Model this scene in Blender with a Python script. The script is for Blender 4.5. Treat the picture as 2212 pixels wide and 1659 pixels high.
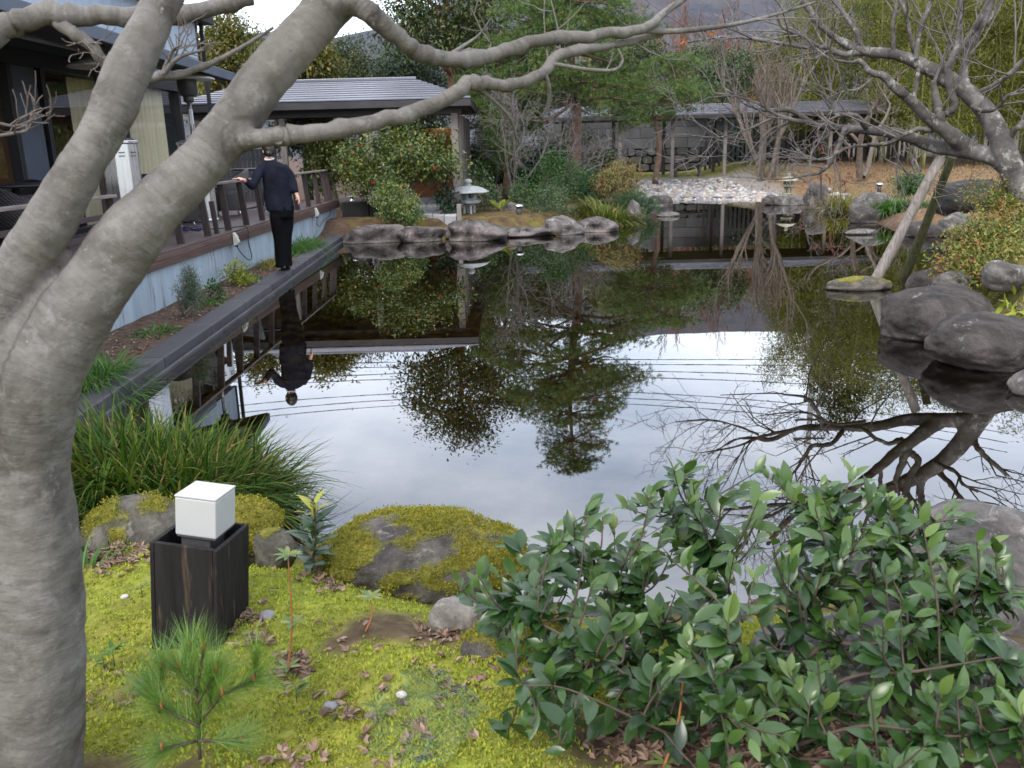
import bpy, math, random
import numpy as np
from mathutils import Vector, Matrix

for o in list(bpy.data.objects):
    bpy.data.objects.remove(o)
scene = bpy.context.scene
COL = scene.collection
R_ = math.radians

# ------------------------------------------------------------------ camera
CAM_H, PITCH, ROLL, FPX = 1.7, R_(15.1), R_(-1.45), 1889.4
PCX, PCY = 1106.0, 829.5            # picture centre of the 2212 x 1659 measuring grid
cam = bpy.data.cameras.new('camera')
cam.sensor_fit = 'HORIZONTAL'; cam.sensor_width = 36.0
cam.lens = FPX / 2212.0 * 36.0
cam.clip_start = 0.05; cam.clip_end = 3000
cam.dof.use_dof = True; cam.dof.focus_distance = 4.2; cam.dof.aperture_fstop = 7.0
camo = bpy.data.objects.new('camera', cam); COL.objects.link(camo)
mcam = Matrix.Rotation(math.pi/2 - PITCH, 3, 'X') @ Matrix.Rotation(ROLL, 3, 'Z')
camo.matrix_world = Matrix.Translation((0, 0, CAM_H)) @ mcam.to_4x4()
scene.camera = camo
scene.render.resolution_x, scene.render.resolution_y = 1024, 768

# ------------------------------------------------------------------ sky, sun, exposure
SUN_EL, SUN_AZ = R_(46), R_(205)       # azimuth clockwise from +Y
world = bpy.data.worlds.new('World'); scene.world = world; world.use_nodes = True
nt = world.node_tree; nt.nodes.clear()
def wn(t, **k):
    n = nt.nodes.new(t)
    for a, b in k.items(): setattr(n, a, b)
    return n
wout = wn('ShaderNodeOutputWorld'); wbg = wn('ShaderNodeBackground')
wbg.inputs['Strength'].default_value = 0.14
wsky = wn('ShaderNodeTexSky', sky_type='NISHITA', sun_disc=False)
wsky.sun_elevation = SUN_EL; wsky.sun_rotation = SUN_AZ; wsky.air_density = 1.0; wsky.dust_density = 2.0
wtc = wn('ShaderNodeTexCoord'); wmp = wn('ShaderNodeMapping')
wmp.inputs['Scale'].default_value = (1.0, 1.0, 2.6); wmp.inputs['Rotation'].default_value = (0.1, 0.15, 0.6)
wnz = wn('ShaderNodeTexNoise'); wnz.inputs['Scale'].default_value = 2.1; wnz.inputs['Detail'].default_value = 7
wnz.inputs['Roughness'].default_value = 0.55
wrp = wn('ShaderNodeValToRGB')
wrp.color_ramp.elements[0].position = 0.36; wrp.color_ramp.elements[0].color = (0.3, 0.3, 0.3, 1)
wrp.color_ramp.elements[1].position = 0.66; wrp.color_ramp.elements[1].color = (0.96, 0.96, 0.96, 1)
wmx = wn('ShaderNodeMix', data_type='RGBA'); wmx.inputs['B'].default_value = (8.5, 8.9, 9.8, 1)
nt.links.new(wtc.outputs['Generated'], wmp.inputs['Vector']); nt.links.new(wmp.outputs[0], wnz.inputs['Vector'])
nt.links.new(wnz.outputs['Fac'], wrp.inputs['Fac']); nt.links.new(wrp.outputs['Color'], wmx.inputs['Factor'])
nt.links.new(wsky.outputs[0], wmx.inputs['A']); nt.links.new(wmx.outputs['Result'], wbg.inputs['Color'])
nt.links.new(wbg.outputs[0], wout.inputs['Surface'])

sun = bpy.data.lights.new('sun', 'SUN'); sun.energy = 1.2; sun.angle = R_(25); sun.color = (1.0, 0.96, 0.9)
suno = bpy.data.objects.new('sun', sun); COL.objects.link(suno)
sdir = Vector((math.sin(SUN_AZ)*math.cos(SUN_EL), math.cos(SUN_AZ)*math.cos(SUN_EL), math.sin(SUN_EL)))
suno.rotation_euler = sdir.to_track_quat('Z', 'Y').to_euler(); suno.location = sdir*40

vs = scene.view_settings
vs.view_transform = 'Standard'; vs.look = 'None'; vs.gamma = 1.0; vs.use_curve_mapping = False
vs.exposure = 1.3
scene.render.engine = 'CYCLES'
cy = scene.cycles
cy.max_bounces = 5; cy.diffuse_bounces = 2; cy.glossy_bounces = 3; cy.transmission_bounces = 4; cy.transparent_max_bounces = 8
cy.caustics_reflective = False; cy.caustics_refractive = False; cy.sample_clamp_indirect = 6.0

# ------------------------------------------------------------------ picture to place
MC = np.array(mcam); CP = np.array([0, 0, CAM_H])
def ray(x, y): return MC @ np.array([(x-PCX)/FPX, -(y-PCY)/FPX, -1.0])
def gz(x, y, z=0.0):                 # the point of height z seen at that place in the photograph
    d = ray(x, y); return CP + d*((z-CAM_H)/d[2])
def gy(x, y, Y):                     # the point at distance Y seen there
    d = ray(x, y); return CP + d*(Y/d[1])
def mpp(Y): return Y/FPX*1.02        # metres for one measuring pixel

# ------------------------------------------------------------------ noise
def _h(i, j, k=0, s=0):
    n = np.sin(i*127.1 + j*311.7 + k*74.7 + s*53.3)*43758.5453
    return n - np.floor(n)
def vn3(p, s=0):
    p = np.asarray(p, float); i = np.floor(p); f = p - i; f = f*f*(3-2*f)
    r = 0
    for a in (0, 1):
        for b in (0, 1):
            for c in (0, 1):
                w = (f[..., 0] if a else 1-f[..., 0])*(f[..., 1] if b else 1-f[..., 1])*(f[..., 2] if c else 1-f[..., 2])
                r = r + w*_h(i[..., 0]+a, i[..., 1]+b, i[..., 2]+c, s)
    return r*2-1
def fb3(p, o=4, s=0):
    r = 0; a = 1.0; p = np.asarray(p, float)
    for k in range(o): r = r + a*vn3(p, s+k); p = p*2.03 + 3.1; a *= .5
    return r
def fb2(x, y, sc, o=4, s=0):
    return fb3(np.stack([x*sc, y*sc, np.zeros_like(x)+.37], -1), o, s)
def sm(a, b, x):
    t = np.clip((x-a)/(b-a), 0, 1); return t*t*(3-2*t)

# ------------------------------------------------------------------ mesh accumulation
BASE = {}
def nrm(v):
    v = np.asarray(v, float); return v/np.maximum(np.linalg.norm(v, axis=-1, keepdims=True), 1e-9)
class MB:
    def __init__(s): s.v = []; s.f = []; s.t = []; s.n = 0
    def add(s, V, F, t=0.5, mi=0):
        V = np.asarray(V, float).reshape(-1, 3); F = np.asarray(F, int)
        s.v.append(V); s.f.append((F+s.n, mi)); s.n += len(V)
        s.t.append(np.broadcast_to(np.asarray(t, float), (len(V),)))
        return s
    def box(s, c, d, rz=0, t=.5, mi=0, tilt=None):
        x, y, z = np.array(d)/2
        V = np.array([[a, b, e] for e in (-z, z) for b in (-y, y) for a in (-x, x)])
        if tilt is not None: V = V @ np.array(tilt).T
        c_, s_ = math.cos(rz), math.sin(rz)
        V = V @ np.array([[c_, s_, 0], [-s_, c_, 0], [0, 0, 1]]) + np.array(c)
        return s.add(V, [[0, 2, 3, 1], [4, 5, 7, 6], [0, 1, 5, 4], [2, 6, 7, 3], [0, 4, 6, 2], [1, 3, 7, 5]], t, mi)
    def beam(s, p, q, w, h, up=(0, 0, 1), t=.5, mi=0):
        p = np.array(p, float); q = np.array(q, float); d = nrm(q-p); S = np.cross(d, up)
        if np.linalg.norm(S) < .05: S = np.cross(d, (0, 1, 0))
        S = nrm(S); U = np.cross(S, d); S = S*w/2; U = U*h/2
        V = [p-S-U, p+S-U, p-S+U, p+S+U, q-S-U, q+S-U, q-S+U, q+S+U]
        return s.add(V, [[0, 2, 3, 1], [4, 5, 7, 6], [0, 1, 5, 4], [2, 6, 7, 3], [0, 4, 6, 2], [1, 3, 7, 5]], t, mi)
    def hexa(s, b, tp, t=.5, mi=0):          # 4 bottom points, 4 top points, counter-clockwise from above
        return s.add(list(b)+list(tp), [[3, 2, 1, 0], [4, 5, 6, 7], [0, 1, 5, 4], [1, 2, 6, 5], [2, 3, 7, 6], [3, 0, 4, 7]], t, mi)
    def tube(s, P, r, n=8, t=.5, mi=0, cap=True, wob=0, seed=0):
        P = np.asarray(P, float); m = len(P); r = np.broadcast_to(np.asarray(r, float), (m,))
        T = np.gradient(P, axis=0); T = nrm(T)
        a = np.array([0, 0, 1.]) if abs(T[0][2]) < .9 else np.array([1., 0, 0])
        N = nrm(np.cross(T[0], a)); NN = [N]
        for k in range(1, m):
            N = N - T[k]*np.dot(N, T[k]); N = N/max(np.linalg.norm(N), 1e-9); NN.append(N)
        NN = np.array(NN); B = np.cross(T, NN)
        an = np.arange(n)*2*math.pi/n
        rr = r[:, None]*np.ones((m, n))
        V = P[:, None, :] + rr[..., None]*(np.cos(an)[None, :, None]*NN[:, None, :] + np.sin(an)[None, :, None]*B[:, None, :])
        if np.ndim(t): t = np.repeat(t, n)
        if wob: V = V + (NN[:, None, :]*np.cos(an)[None, :, None]+B[:, None, :]*np.sin(an)[None, :, None])*(wob*r[:, None]*fb3(V/max(r[0]*2.2, .01), 3, seed))[..., None]
        i = np.arange(m-1)[:, None]*n; j = np.arange(n)[None, :]; j2 = (j+1) % n
        F = np.stack([i+j, i+j2, i+n+j2, i+n+j], -1).reshape(-1, 4)
        s.add(V.reshape(-1, 3), F, t, mi)
        if cap and n > 2:
            s.f.append((np.array([[s.n-m*n+k for k in range(n)][::-1]]), mi)); s.f.append((np.array([[s.n-n+k for k in range(n)]]), mi))
        return s
    def lathe(s, prof, n=20, c=(0, 0, 0), t=.5, mi=0, rx=1, ry=1, rot=0):
        m = len(prof); pr = np.array(prof, float); an = np.arange(n)*2*math.pi/n + rot
        V = np.stack([pr[:, 0:1]*np.cos(an)*rx, pr[:, 0:1]*np.sin(an)*ry, pr[:, 1:2]+0*an], -1)+np.array(c)
        i = np.arange(m-1)[:, None]*n; j = np.arange(n)[None, :]; j2 = (j+1) % n
        F = np.stack([i+j, i+j2, i+n+j2, i+n+j], -1).reshape(-1, 4)
        s.add(V.reshape(-1, 3), F, t, mi)
        s.f.append((np.array([[s.n-m*n+k for k in range(n)][::-1]]), mi)); s.f.append((np.array([[s.n-n+k for k in range(n)]]), mi))
        return s
    def mesh(s, name, mats, off=(0, 0, 0), smooth=True):
        V = (np.concatenate(s.v) - np.array(off)).astype(np.float32) if s.v else np.zeros((0, 3), np.float32)
        me = bpy.data.meshes.new(name)
        me.vertices.add(len(V)); me.vertices.foreach_set('co', V.ravel())
        li = np.concatenate([f.ravel() for f, _ in s.f]).astype(np.int32)
        cnt = np.concatenate([np.full(len(f), f.shape[1]) for f, _ in s.f]); st = np.concatenate([[0], np.cumsum(cnt)[:-1]]).astype(np.int32)
        me.loops.add(len(li)); me.loops.foreach_set('vertex_index', li)
        me.polygons.add(len(cnt)); me.polygons.foreach_set('loop_start', st)
        mi = np.concatenate([np.full(len(f), k) for f, k in s.f]).astype(np.int32)
        me.polygons.foreach_set('material_index', mi)
        me.polygons.foreach_set('use_smooth', np.full(len(cnt), bool(smooth)))
        for m in (mats if isinstance(mats, (list, tuple)) else [mats]): me.materials.append(m)
        at = me.attributes.new('t', 'FLOAT', 'POINT'); at.data.foreach_set('value', np.concatenate(s.t).astype(np.float32))
        me.update(calc_edges=True)
        return me
    def build(s, name, mats, parent=None, loc=None, smooth=False, bevel=0, kind=None, label=None, cat=None, group=None):
        b = np.array(BASE[parent.name] if parent is not None else (loc if loc is not None else (0, 0, 0)), float)
        o = bpy.data.objects.new(name, s.mesh(name, mats, b, smooth)); COL.objects.link(o)
        if parent is not None: o.parent = parent
        else: o.location = b
        BASE[o.name] = b
        if bevel:
            md = o.modifiers.new('bevel', 'BEVEL'); md.width = bevel; md.segments = 2; md.limit_method = 'ANGLE'
        tag(o, label, cat, group, kind); return o
def tag(o, label=None, cat=None, group=None, kind=None):
    if label: o['label'] = label
    if cat: o['category'] = cat
    if group: o['group'] = group
    if kind: o['kind'] = kind
    return o
def thing(name, label, cat, loc, group=None):
    o = bpy.data.objects.new(name, None); COL.objects.link(o); o.location = loc; o.empty_display_size = .2
    BASE[o.name] = np.array(loc, float)
    return tag(o, label, cat, group)
def copy_tree(o, loc, rz=0, sc=1, label=None, parent=None):
    c = o.copy(); COL.objects.link(c)
    if parent is None:
        c.location = loc; c.rotation_euler = (0, 0, rz); c.scale = (sc, sc, sc) if np.isscalar(sc) else sc
        if label: c['label'] = label
    else: c.parent = parent
    for ch in list(o.children): copy_tree(ch, None, parent=c)
    return c

def cr(P, k=4):                       # Catmull-Rom through rows of (x, y, z, r)
    P = np.asarray(P, float)
    if len(P) < 3: k_ = np.linspace(0, 1, k+1)[:, None]; return P[0]*(1-k_)+P[-1]*k_
    Q = np.vstack([2*P[0]-P[1], P, 2*P[-1]-P[-2]]); out = []
    for i in range(1, len(Q)-2):
        a, b, c, d = Q[i-1], Q[i], Q[i+1], Q[i+2]
        for u in np.arange(k)/k:
            out.append(.5*((2*b)+(c-a)*u+(2*a-5*b+4*c-d)*u*u+(3*b-a-3*c+d)*u**3))
    out.append(P[-1]); out = np.array(out); out[:, 3:] = np.maximum(out[:, 3:], P[:, 3:].min()*.6) if P.shape[1] > 3 else out[:, 3:]
    return out

def leaves(mb, P, D, N, L, W, t=.5, seg=1, curve=.15, fold=.15, wide=.42, mi=0):
    P = np.asarray(P, float); n = len(P)
    if n == 0: return
    D = nrm(D); N = nrm(N - D*np.sum(N*D, -1, keepdims=True)); S = np.cross(D, N)
    L = np.broadcast_to(np.asarray(L, float), (n,))[:, None]; W = np.broadcast_to(np.asarray(W, float), (n,))[:, None]
    t = np.broadcast_to(np.asarray(t, float), (n,))
    if seg == 1:
        m = P + D*L*wide - N*L*curve*.25
        V = np.stack([P, m+S*W/2+N*W*fold, P+D*L-N*L*curve, m-S*W/2+N*W*fold], 1)
        F = np.arange(n)[:, None]*4+np.array([[0, 1, 2, 3]])
        mb.add(V.reshape(-1, 3), F, np.repeat(t, 4), mi); return
    us = np.linspace(0, 1, seg+1); V = []
    for u in us:
        w = math.sin(math.pi*min(max(u**.95, 0), 1))**.75 if 0 < u < 1 else 0.04
        c = P + D*L*u - N*L*curve*u*u
        V += [c+S*W/2*w+N*W*fold*w, c, c-S*W/2*w+N*W*fold*w]
    V = np.stack(V, 1); k = 3*(seg+1); fs = []
    for i in range(seg):
        a = 3*i; fs += [[a, a+1, a+4, a+3], [a+1, a+2, a+5, a+4]]
    F = (np.arange(n)[:, None, None]*k+np.array(fs)[None]).reshape(-1, 4)
    mb.add(V.reshape(-1, 3), F, np.repeat(t, k), mi)
def blades(mb, P, D, L, W, droop, t=.5, seg=4, mi=0):     # flat grass blades that bend under their weight
    P = np.asarray(P, float); n = len(P); D = nrm(D)
    L = np.broadcast_to(np.asarray(L, float), (n,))[:, None]; W = np.broadcast_to(np.asarray(W, float), (n,))[:, None]
    dr = np.broadcast_to(np.asarray(droop, float), (n,))[:, None]
    S = nrm(np.cross(D, np.array([0, 0, 1.]))+1e-6); Hz = nrm(D*np.array([1, 1, 0.])+1e-6); V = []
    for u in np.linspace(0, 1, seg+1):
        c = P + D*L*u*(1-.25*dr*u) + Hz*L*dr*.35*u*u - np.array([0, 0, 1.])*L*dr*u*u*.75
        w = (1-u**2.2)*.9+.1 if u < 1 else .06
        V += [c+S*W/2*w, c-S*W/2*w]
    V = np.stack(V, 1); k = 2*(seg+1)
    F = (np.arange(n)[:, None, None]*k+np.array([[2*i, 2*i+1, 2*i+3, 2*i+2] for i in range(seg)])[None]).reshape(-1, 4)
    mb.add(V.reshape(-1, 3), F, np.repeat(np.broadcast_to(np.asarray(t, float), (n,)), k), mi)
def rdir(rng, n):
    return nrm(rng.normal(size=(n, 3)))
def clumps(rng, blobs, nclump, per, spread, shell=.55):
    w = np.array([b[1][0]*b[1][1]*b[1][2] for b in blobs])**.67; w = w/w.sum()
    k = rng.choice(len(blobs), nclump, p=w); d = rdir(rng, nclump)
    r = (shell+(1-shell)*rng.rand(nclump))[:, None]*np.where(rng.rand(nclump, 1) < .8, 1, rng.rand(nclump, 1))
    c = np.array([b[0] for b in blobs])[k]; R = np.array([b[1] for b in blobs])[k]
    cc = c + d*R*r; P = np.repeat(cc, per, 0)+rng.normal(size=(nclump*per, 3))*spread
    return P, np.repeat(d, per, 0), np.repeat(rng.rand(nclump), per)
def foliage(rng, mb, blobs, nclump, per, spread, L, W, shell=.55, droop=.2, seg=1, curve=.15, out=.7, var=.3, mi=0):
    P, d, ct = clumps(rng, blobs, nclump, per, spread, shell); n = len(P)
    D = nrm(rdir(rng, n)*.8 + d*out + np.array([0, 0, -droop])); N = nrm(rdir(rng, n)*.6+np.array([0, 0, 1.])+d*.3)
    s = 1-var+2*var*rng.rand(n)
    leaves(mb, P, D, N, L*s, W*s, .55*ct+.45*rng.rand(n), seg, curve)
def twigs(rng, mb, P0, d0, L, r0, lev, maxlev, nch=4, ang=.7, wob=.18, up=.08, mi=0, shrink=.62, sides=(7, 6, 5, 4, 3, 3), minr=.002, steps=5):
    k = steps if lev < 2 else max(3, steps-2); p = np.array(P0, float); d = nrm(np.array(d0, float)); pts = [p]; ds = [d]
    for i in range(k):
        d = nrm(d + rng.normal(size=3)*wob + np.array([0, 0, up])); p = p + d*L/k; pts.append(p); ds.append(d)
    r1 = max(r0*(.45 if lev < maxlev else .35), minr*.7); rad = np.linspace(r0, r1, k+1)
    mb.tube(pts, rad, sides[min(lev, 5)], rng.rand()*.3+.35, mi, cap=False)
    if lev >= maxlev: return
    n = nch if np.isscalar(nch) else nch[min(lev, len(nch)-1)]
    for c in range(n):
        f = .25+.75*(c+rng.rand())/n; x = f*k; i = min(int(x), k-1); q = pts[i]*(1-(x-i))+pts[i+1]*(x-i)
        side = nrm(np.cross(ds[i], rdir(rng, 1)[0])); a = ang*(.6+.7*rng.rand())
        twigs(rng, mb, q, ds[i]*math.cos(a)+side*math.sin(a), L*shrink*(.6+.6*rng.rand())*(1.1-.35*f), max(rad[i]*.62, minr), lev+1, maxlev, nch, ang, wob, up, mi, shrink, sides, minr, steps)
def limb(mb, pts, k=4, n=10, wob=.12, seed=0, t=.5, mi=0):
    q = cr(pts, k); mb.tube(q[:, :3], q[:, 3], n, t, mi, wob=wob, seed=seed); return q
def arc(P): return np.concatenate([[0], np.cumsum(np.linalg.norm(np.diff(P, axis=0), axis=1))])

# ------------------------------------------------------------------ materials
def mk(name):
    m = bpy.data.materials.new(name); m.use_nodes = True; n = m.node_tree; n.nodes.clear()
    out = n.nodes.new('ShaderNodeOutputMaterial'); return m, n, out
class NT:
    def __init__(s, nt): s.t = nt
    def n(s, typ, ins=None, **k):
        x = s.t.nodes.new(typ)
        for a, b in k.items(): setattr(x, a, b)
        for a, b in (ins or {}).items(): s.put(x.inputs[a], b)
        return x
    def put(s, sock, v):
        if isinstance(v, bpy.types.NodeSocket): s.t.links.new(v, sock)
        elif isinstance(v, (tuple, list)) and len(v) == 3 and sock.type == 'RGBA': sock.default_value = (*v, 1)
        else: sock.default_value = v
    def noise(s, vec, scale, detail=4, rough=.55, dist=0):
        return s.n('ShaderNodeTexNoise', {'Vector': vec, 'Scale': scale, 'Detail': detail, 'Roughness': rough, 'Distortion': dist}).outputs['Fac']
    def ramp(s, f, stops, interp='LINEAR'):
        r = s.n('ShaderNodeValToRGB', {'Fac': f}); cr_ = r.color_ramp; cr_.interpolation = interp
        while len(cr_.elements) < len(stops): cr_.elements.new(.5)
        for e, (p, c) in zip(cr_.elements, stops):
            e.position = p; e.color = (*c, 1) if isinstance(c, (tuple, list)) else (c, c, c, 1)
        return r.outputs['Color']
    def mix(s, f, a, b, mode='MIX'):
        x = s.n('ShaderNodeMix', data_type='RGBA', blend_type=mode)
        s.put(x.inputs['Factor'], f); s.put(x.inputs['A'], a); s.put(x.inputs['B'], b); return x.outputs['Result']
    def math(s, op, a, b=0.0, clamp=False):
        x = s.n('ShaderNodeMath', operation=op, use_clamp=clamp); s.put(x.inputs[0], a); s.put(x.inputs[1], b); return x.outputs[0]
    def bump(s, h, strength, dist=.01, normal=None):
        i = {'Height': h, 'Strength': strength, 'Distance': dist}
        if normal is not None: i['Normal'] = normal
        return s.n('ShaderNodeBump', i).outputs[0]
    def obj(s, scale=None):
        v = s.n('ShaderNodeTexCoord').outputs['Object']
        if scale is not None: v = s.n('ShaderNodeMapping', {'Vector': v, 'Scale': scale}).outputs[0]
        return v
    def attr(s, a): return s.n('ShaderNodeAttribute', attribute_name=a).outputs['Fac']
    def nz(s): return s.n('ShaderNodeSeparateXYZ', {0: s.n('ShaderNodeNewGeometry').outputs['Normal']}).outputs[2]
    def bsdf(s, out, col, rough=.7, normal=None, metal=0, spec=.5, **k):
        i = {'Base Color': col, 'Roughness': rough, 'Metallic': metal, 'Specular IOR Level': spec}
        if normal is not None: i['Normal'] = normal
        i.update(k); b = s.n('ShaderNodeBsdfPrincipled', i)
        if out is not None: s.t.links.new(b.outputs[0], out.inputs['Surface'])
        return b.outputs[0]
MATS = {}
def M(name, c1, c2=None, scale=6, rough=.7, bump=.3, bdist=.006, bscale=None, metal=0, spec=.4, stretch=None, detail=5, dirt=None, tvar=0):
    m, n, out = mk(name); g = NT(n); v = g.obj(stretch)
    f = g.noise(v, scale, detail); c2 = c2 or tuple(x*.7 for x in c1)
    col = g.ramp(f, [(.32, c2), (.68, c1)])
    if dirt: col = g.mix(g.ramp(g.noise(v, dirt[1], 6, .65), [(dirt[2], 0.), (dirt[2]+.12, 1.)]), col, dirt[0])
    if tvar: col = g.mix(1.0, col, g.ramp(g.attr('t'), [(0, 1-tvar), (1, 1.0)]), 'MULTIPLY')
    nm = g.bump(g.noise(v, bscale or scale*5, 6, .6), bump, bdist) if bump else None
    g.bsdf(out, col, g.math('ADD', g.math('MULTIPLY', f, .2), rough-.1), nm, metal, spec); MATS[name] = m; return m
def leafmat(name, cols, rough=.42, trans=.3, spec=.45, back=None):
    m, n, out = mk(name); g = NT(n)
    st = [(i/(len(cols)-1)*.9+.05, c) for i, c in enumerate(cols)]
    col = g.ramp(g.attr('t'), st)
    col = g.mix(1.0, col, g.ramp(g.noise(g.obj(), 2.2, 3), [(.3, .72), (.7, 1.0)]), 'MULTIPLY')
    if back: col = g.mix(g.n('ShaderNodeNewGeometry').outputs['Backfacing'], col, back)
    a = g.bsdf(None, col, rough, None, 0, spec)
    b = g.n('ShaderNodeBsdfTranslucent', {'Color': g.mix(1.0, col, (1.0, 1.0, .55), 'MULTIPLY')}).outputs[0]
    x = g.n('ShaderNodeMixShader', {0: trans, 1: a, 2: b}); n.links.new(x.outputs[0], out.inputs['Surface'])
    MATS[name] = m; return m
def rockmat(name, dark, light, moss=0, mossc=((.12, .125, .015), (.33, .29, .04)), lichen=.3, wet=True, sc=3.0, base=(.5, .47, .42)):
    m, n, out = mk(name); g = NT(n); v = g.obj()
    a = g.noise(v, sc, 8, .66, .8); b = g.noise(v, sc*11, 6, .7)
    col = g.ramp(a, [(.37, dark), (.5, tuple((x+y)/2 for x, y in zip(dark, light))), (.62, light)])
    col = g.mix(.55, col, g.ramp(b, [(.35, .55), (.65, 1.15)]), 'MULTIPLY')
    col = g.mix(g.ramp(g.noise(v, sc*3.3, 7, .7, .6), [(.62-lichen*.12, 0.), (.68, .8)]), col, base)
    vo = g.n('ShaderNodeTexVoronoi', {'Vector': v, 'Scale': sc*9}).outputs['Distance']
    col = g.mix(g.math('MULTIPLY', g.ramp(vo, [(.03, .8), (.10, 0.)]), g.ramp(g.noise(v, sc*1.7, 3), [(.54, 0.), (.64, .7)])), col, (.34, .33, .31))
    wz = g.n('ShaderNodeSeparateXYZ', {0: g.n('ShaderNodeNewGeometry').outputs['Position']}).outputs[2]
    h = g.math('ADD', g.math('MULTIPLY', a, .7), g.math('MULTIPLY', b, .3)); rgh = .82
    if wet:          # pale mineral line and wet foot at the water's edge
        wl = g.math('ADD', wz, g.math('MULTIPLY', g.math('SUBTRACT', a, .5), .05))
        col = g.mix(g.math('MULTIPLY', g.ramp(wl, [(.005, 0.), (.02, .4), (.04, .2), (.06, 0.)]), .6), col, (.3, .265, .22))
        col = g.mix(g.ramp(wl, [(.0, 1.), (.016, 0.)]), col, (.025, .022, .018))
    if moss:
        mask = g.ramp(g.math('ADD', g.attr('t'), g.math('MULTIPLY', g.math('SUBTRACT', g.noise(v, 22, 5, .7), .5), .5)), [(.40, 0.), (.62, 1.)])
        mc = g.ramp(g.noise(v, 14, 6, .65), [(.3, mossc[0]), (.7, mossc[1])])
        col = g.mix(mask, col, mc); h = g.math('ADD', h, g.math('MULTIPLY', mask, g.noise(v, 60, 4, .7)))
    nm = g.bump(h, .9, .05); nm = g.bump(g.noise(v, sc*16, 8, .75), .6, .012, nm)
    g.bsdf(out, col, rgh, nm, 0, .35); MATS[name] = m; return m

def barkmat(name, c1, c2, c3, ring=9, streak=True, bump=.5, bd=.008, sc=1.0, lich=(.42, .43, .38)):
    m, n, out = mk(name); g = NT(n); v = g.obj()
    a = g.noise(v, 5*sc, 7, .6, .5)
    col = g.ramp(a, [(.36, c2), (.5, c1), (.63, c3)])
    sx = g.n('ShaderNodeSeparateXYZ', {0: v}); w = g.noise(g.n('ShaderNodeCombineXYZ', {0: g.math('MULTIPLY', sx.outputs[0], 9*sc), 1: g.math('MULTIPLY', sx.outputs[1], 9*sc), 2: g.math('MULTIPLY', g.attr('t'), ring*5*sc)}).outputs[0], 1.0, 6, .66, .5)      # rings around the stem
    col = g.mix(g.ramp(g.noise(v, 2.3*sc, 4), [(.4, .2), (.62, .6)]), col, g.ramp(w, [(.36, .5), (.5, 1.0), (.66, 1.35)]), 'MULTIPLY')
    col = g.mix(g.ramp(g.noise(v, 13*sc, 6, .7, .3), [(.55, 0.), (.66, .5)]), col, lich)
    col = g.mix(g.ramp(g.noise(v, 46*sc, 3, .6), [(.70, 0.), (.74, .7)]), col, tuple(x*1.3 for x in lich))
    col = g.mix(g.ramp(g.noise(v, 3*sc, 4, .5), [(.5, 0.), (.75, .55)]), col, (c1[0]*.8, c1[1]*.8, c1[2]*.68))
    h = g.math('ADD', g.math('MULTIPLY', w, .8), g.noise(v, 30*sc, 6, .7))
    g.bsdf(out, col, .85, g.bump(h, bump, bd), 0, .25); MATS[name] = m; return m

M('deck_wood', (.155, .105, .095), (.075, .05, .048), 3, .5, .35, .004, 40, stretch=(14, 1, 14), tvar=.45, spec=.4)
M('fascia_wood', (.13, .075, .062), (.06, .035, .03), 3, .5, .3, .004, 40, stretch=(14, .8, 14), tvar=.4)
M('rail_wood', (.05, .032, .03), (.022, .015, .015), 4, .6, .3, .003, 40, stretch=(10, 10, 1))
M('rail_top', (.24, .2, .18), (.12, .1, .09), 4, .6, .3, .003, 40, stretch=(12, 1, 12))
M('base_panel', (.36, .43, .50), (.22, .27, .32), 1.6, .55, .15, .004, 30, stretch=(1, 2.5, .35), dirt=((.14, .145, .13), 3.2, .55))
M('upper_wall', (.40, .48, .58), (.30, .37, .46), 1.5, .45, .1, .003, 30, stretch=(1, 4, .3))
M('slate_panel', (.085, .105, .145), (.065, .08, .11), 2, .5, .1, .002)
M('frame_black', (.018, .019, .024), (.012, .012, .015), 4, .45, .1, .001)
M('soffit', (.02, .022, .027), (.013, .014, .017), 3, .7, .2, .002)
M('house_roof', (.10, .105, .12), (.05, .052, .06), 5, .55, .3, .004, 60, dirt=((.14, .10, .06), 6, .58))
M('wood_brown', (.42, .2, .085), (.27, .12, .05), 3, .5, .2, .002, 40, stretch=(8, 8, .7))
M('curtain', (.74, .66, .47), (.62, .54, .37), 2, .9, .2, .004, 20, stretch=(8, 8, .4))
M('metal_roof', (.17, .175, .21), (.11, .112, .138), 2.2, .36, .12, .002, 50, metal=.55, stretch=(.4, 3, 3), spec=.6)
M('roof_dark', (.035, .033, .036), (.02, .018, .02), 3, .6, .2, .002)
M('grey_post', (.24, .21, .19), (.12, .105, .095), 4, .75, .4, .004, 50, stretch=(12, 12, .8))
M('dark_post', (.055, .042, .038), (.028, .022, .02), 4, .7, .3, .004, 50, stretch=(12, 12, .8))
M('fence_board', (.085, .085, .095), (.04, .04, .046), 5, .7, .4, .004, 50, stretch=(16, 16, 1), tvar=.5)
M('steel', (.62, .62, .63), (.5, .5, .52), 3, .28, .04, .001, 60, metal=.9, stretch=(6, 6, .4))
M('steel_dark', (.06, .06, .062), (.03, .03, .03), 8, .5, .1, .001)
M('steel_white', (.75, .77, .8), (.62, .64, .68), 4, .35, .05, .001)
M('white_plastic', (.5, .49, .43), (.42, .41, .36), 20, .45, .05, .001)
M('cord_black', (.012, .012, .014), None, 5, .5, 0)
M('cord_blue', (.02, .025, .12), None, 5, .45, 0)
M('granite_pale', (.34, .35, .35), (.22, .23, .23), 9, .85, .35, .003, 120, dirt=((.16, .16, .13), 7, .62))
M('granite_mossy', (.33, .31, .24), (.16, .15, .12), 9, .9, .4, .004, 90, dirt=((.12, .13, .05), 8, .52))
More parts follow.
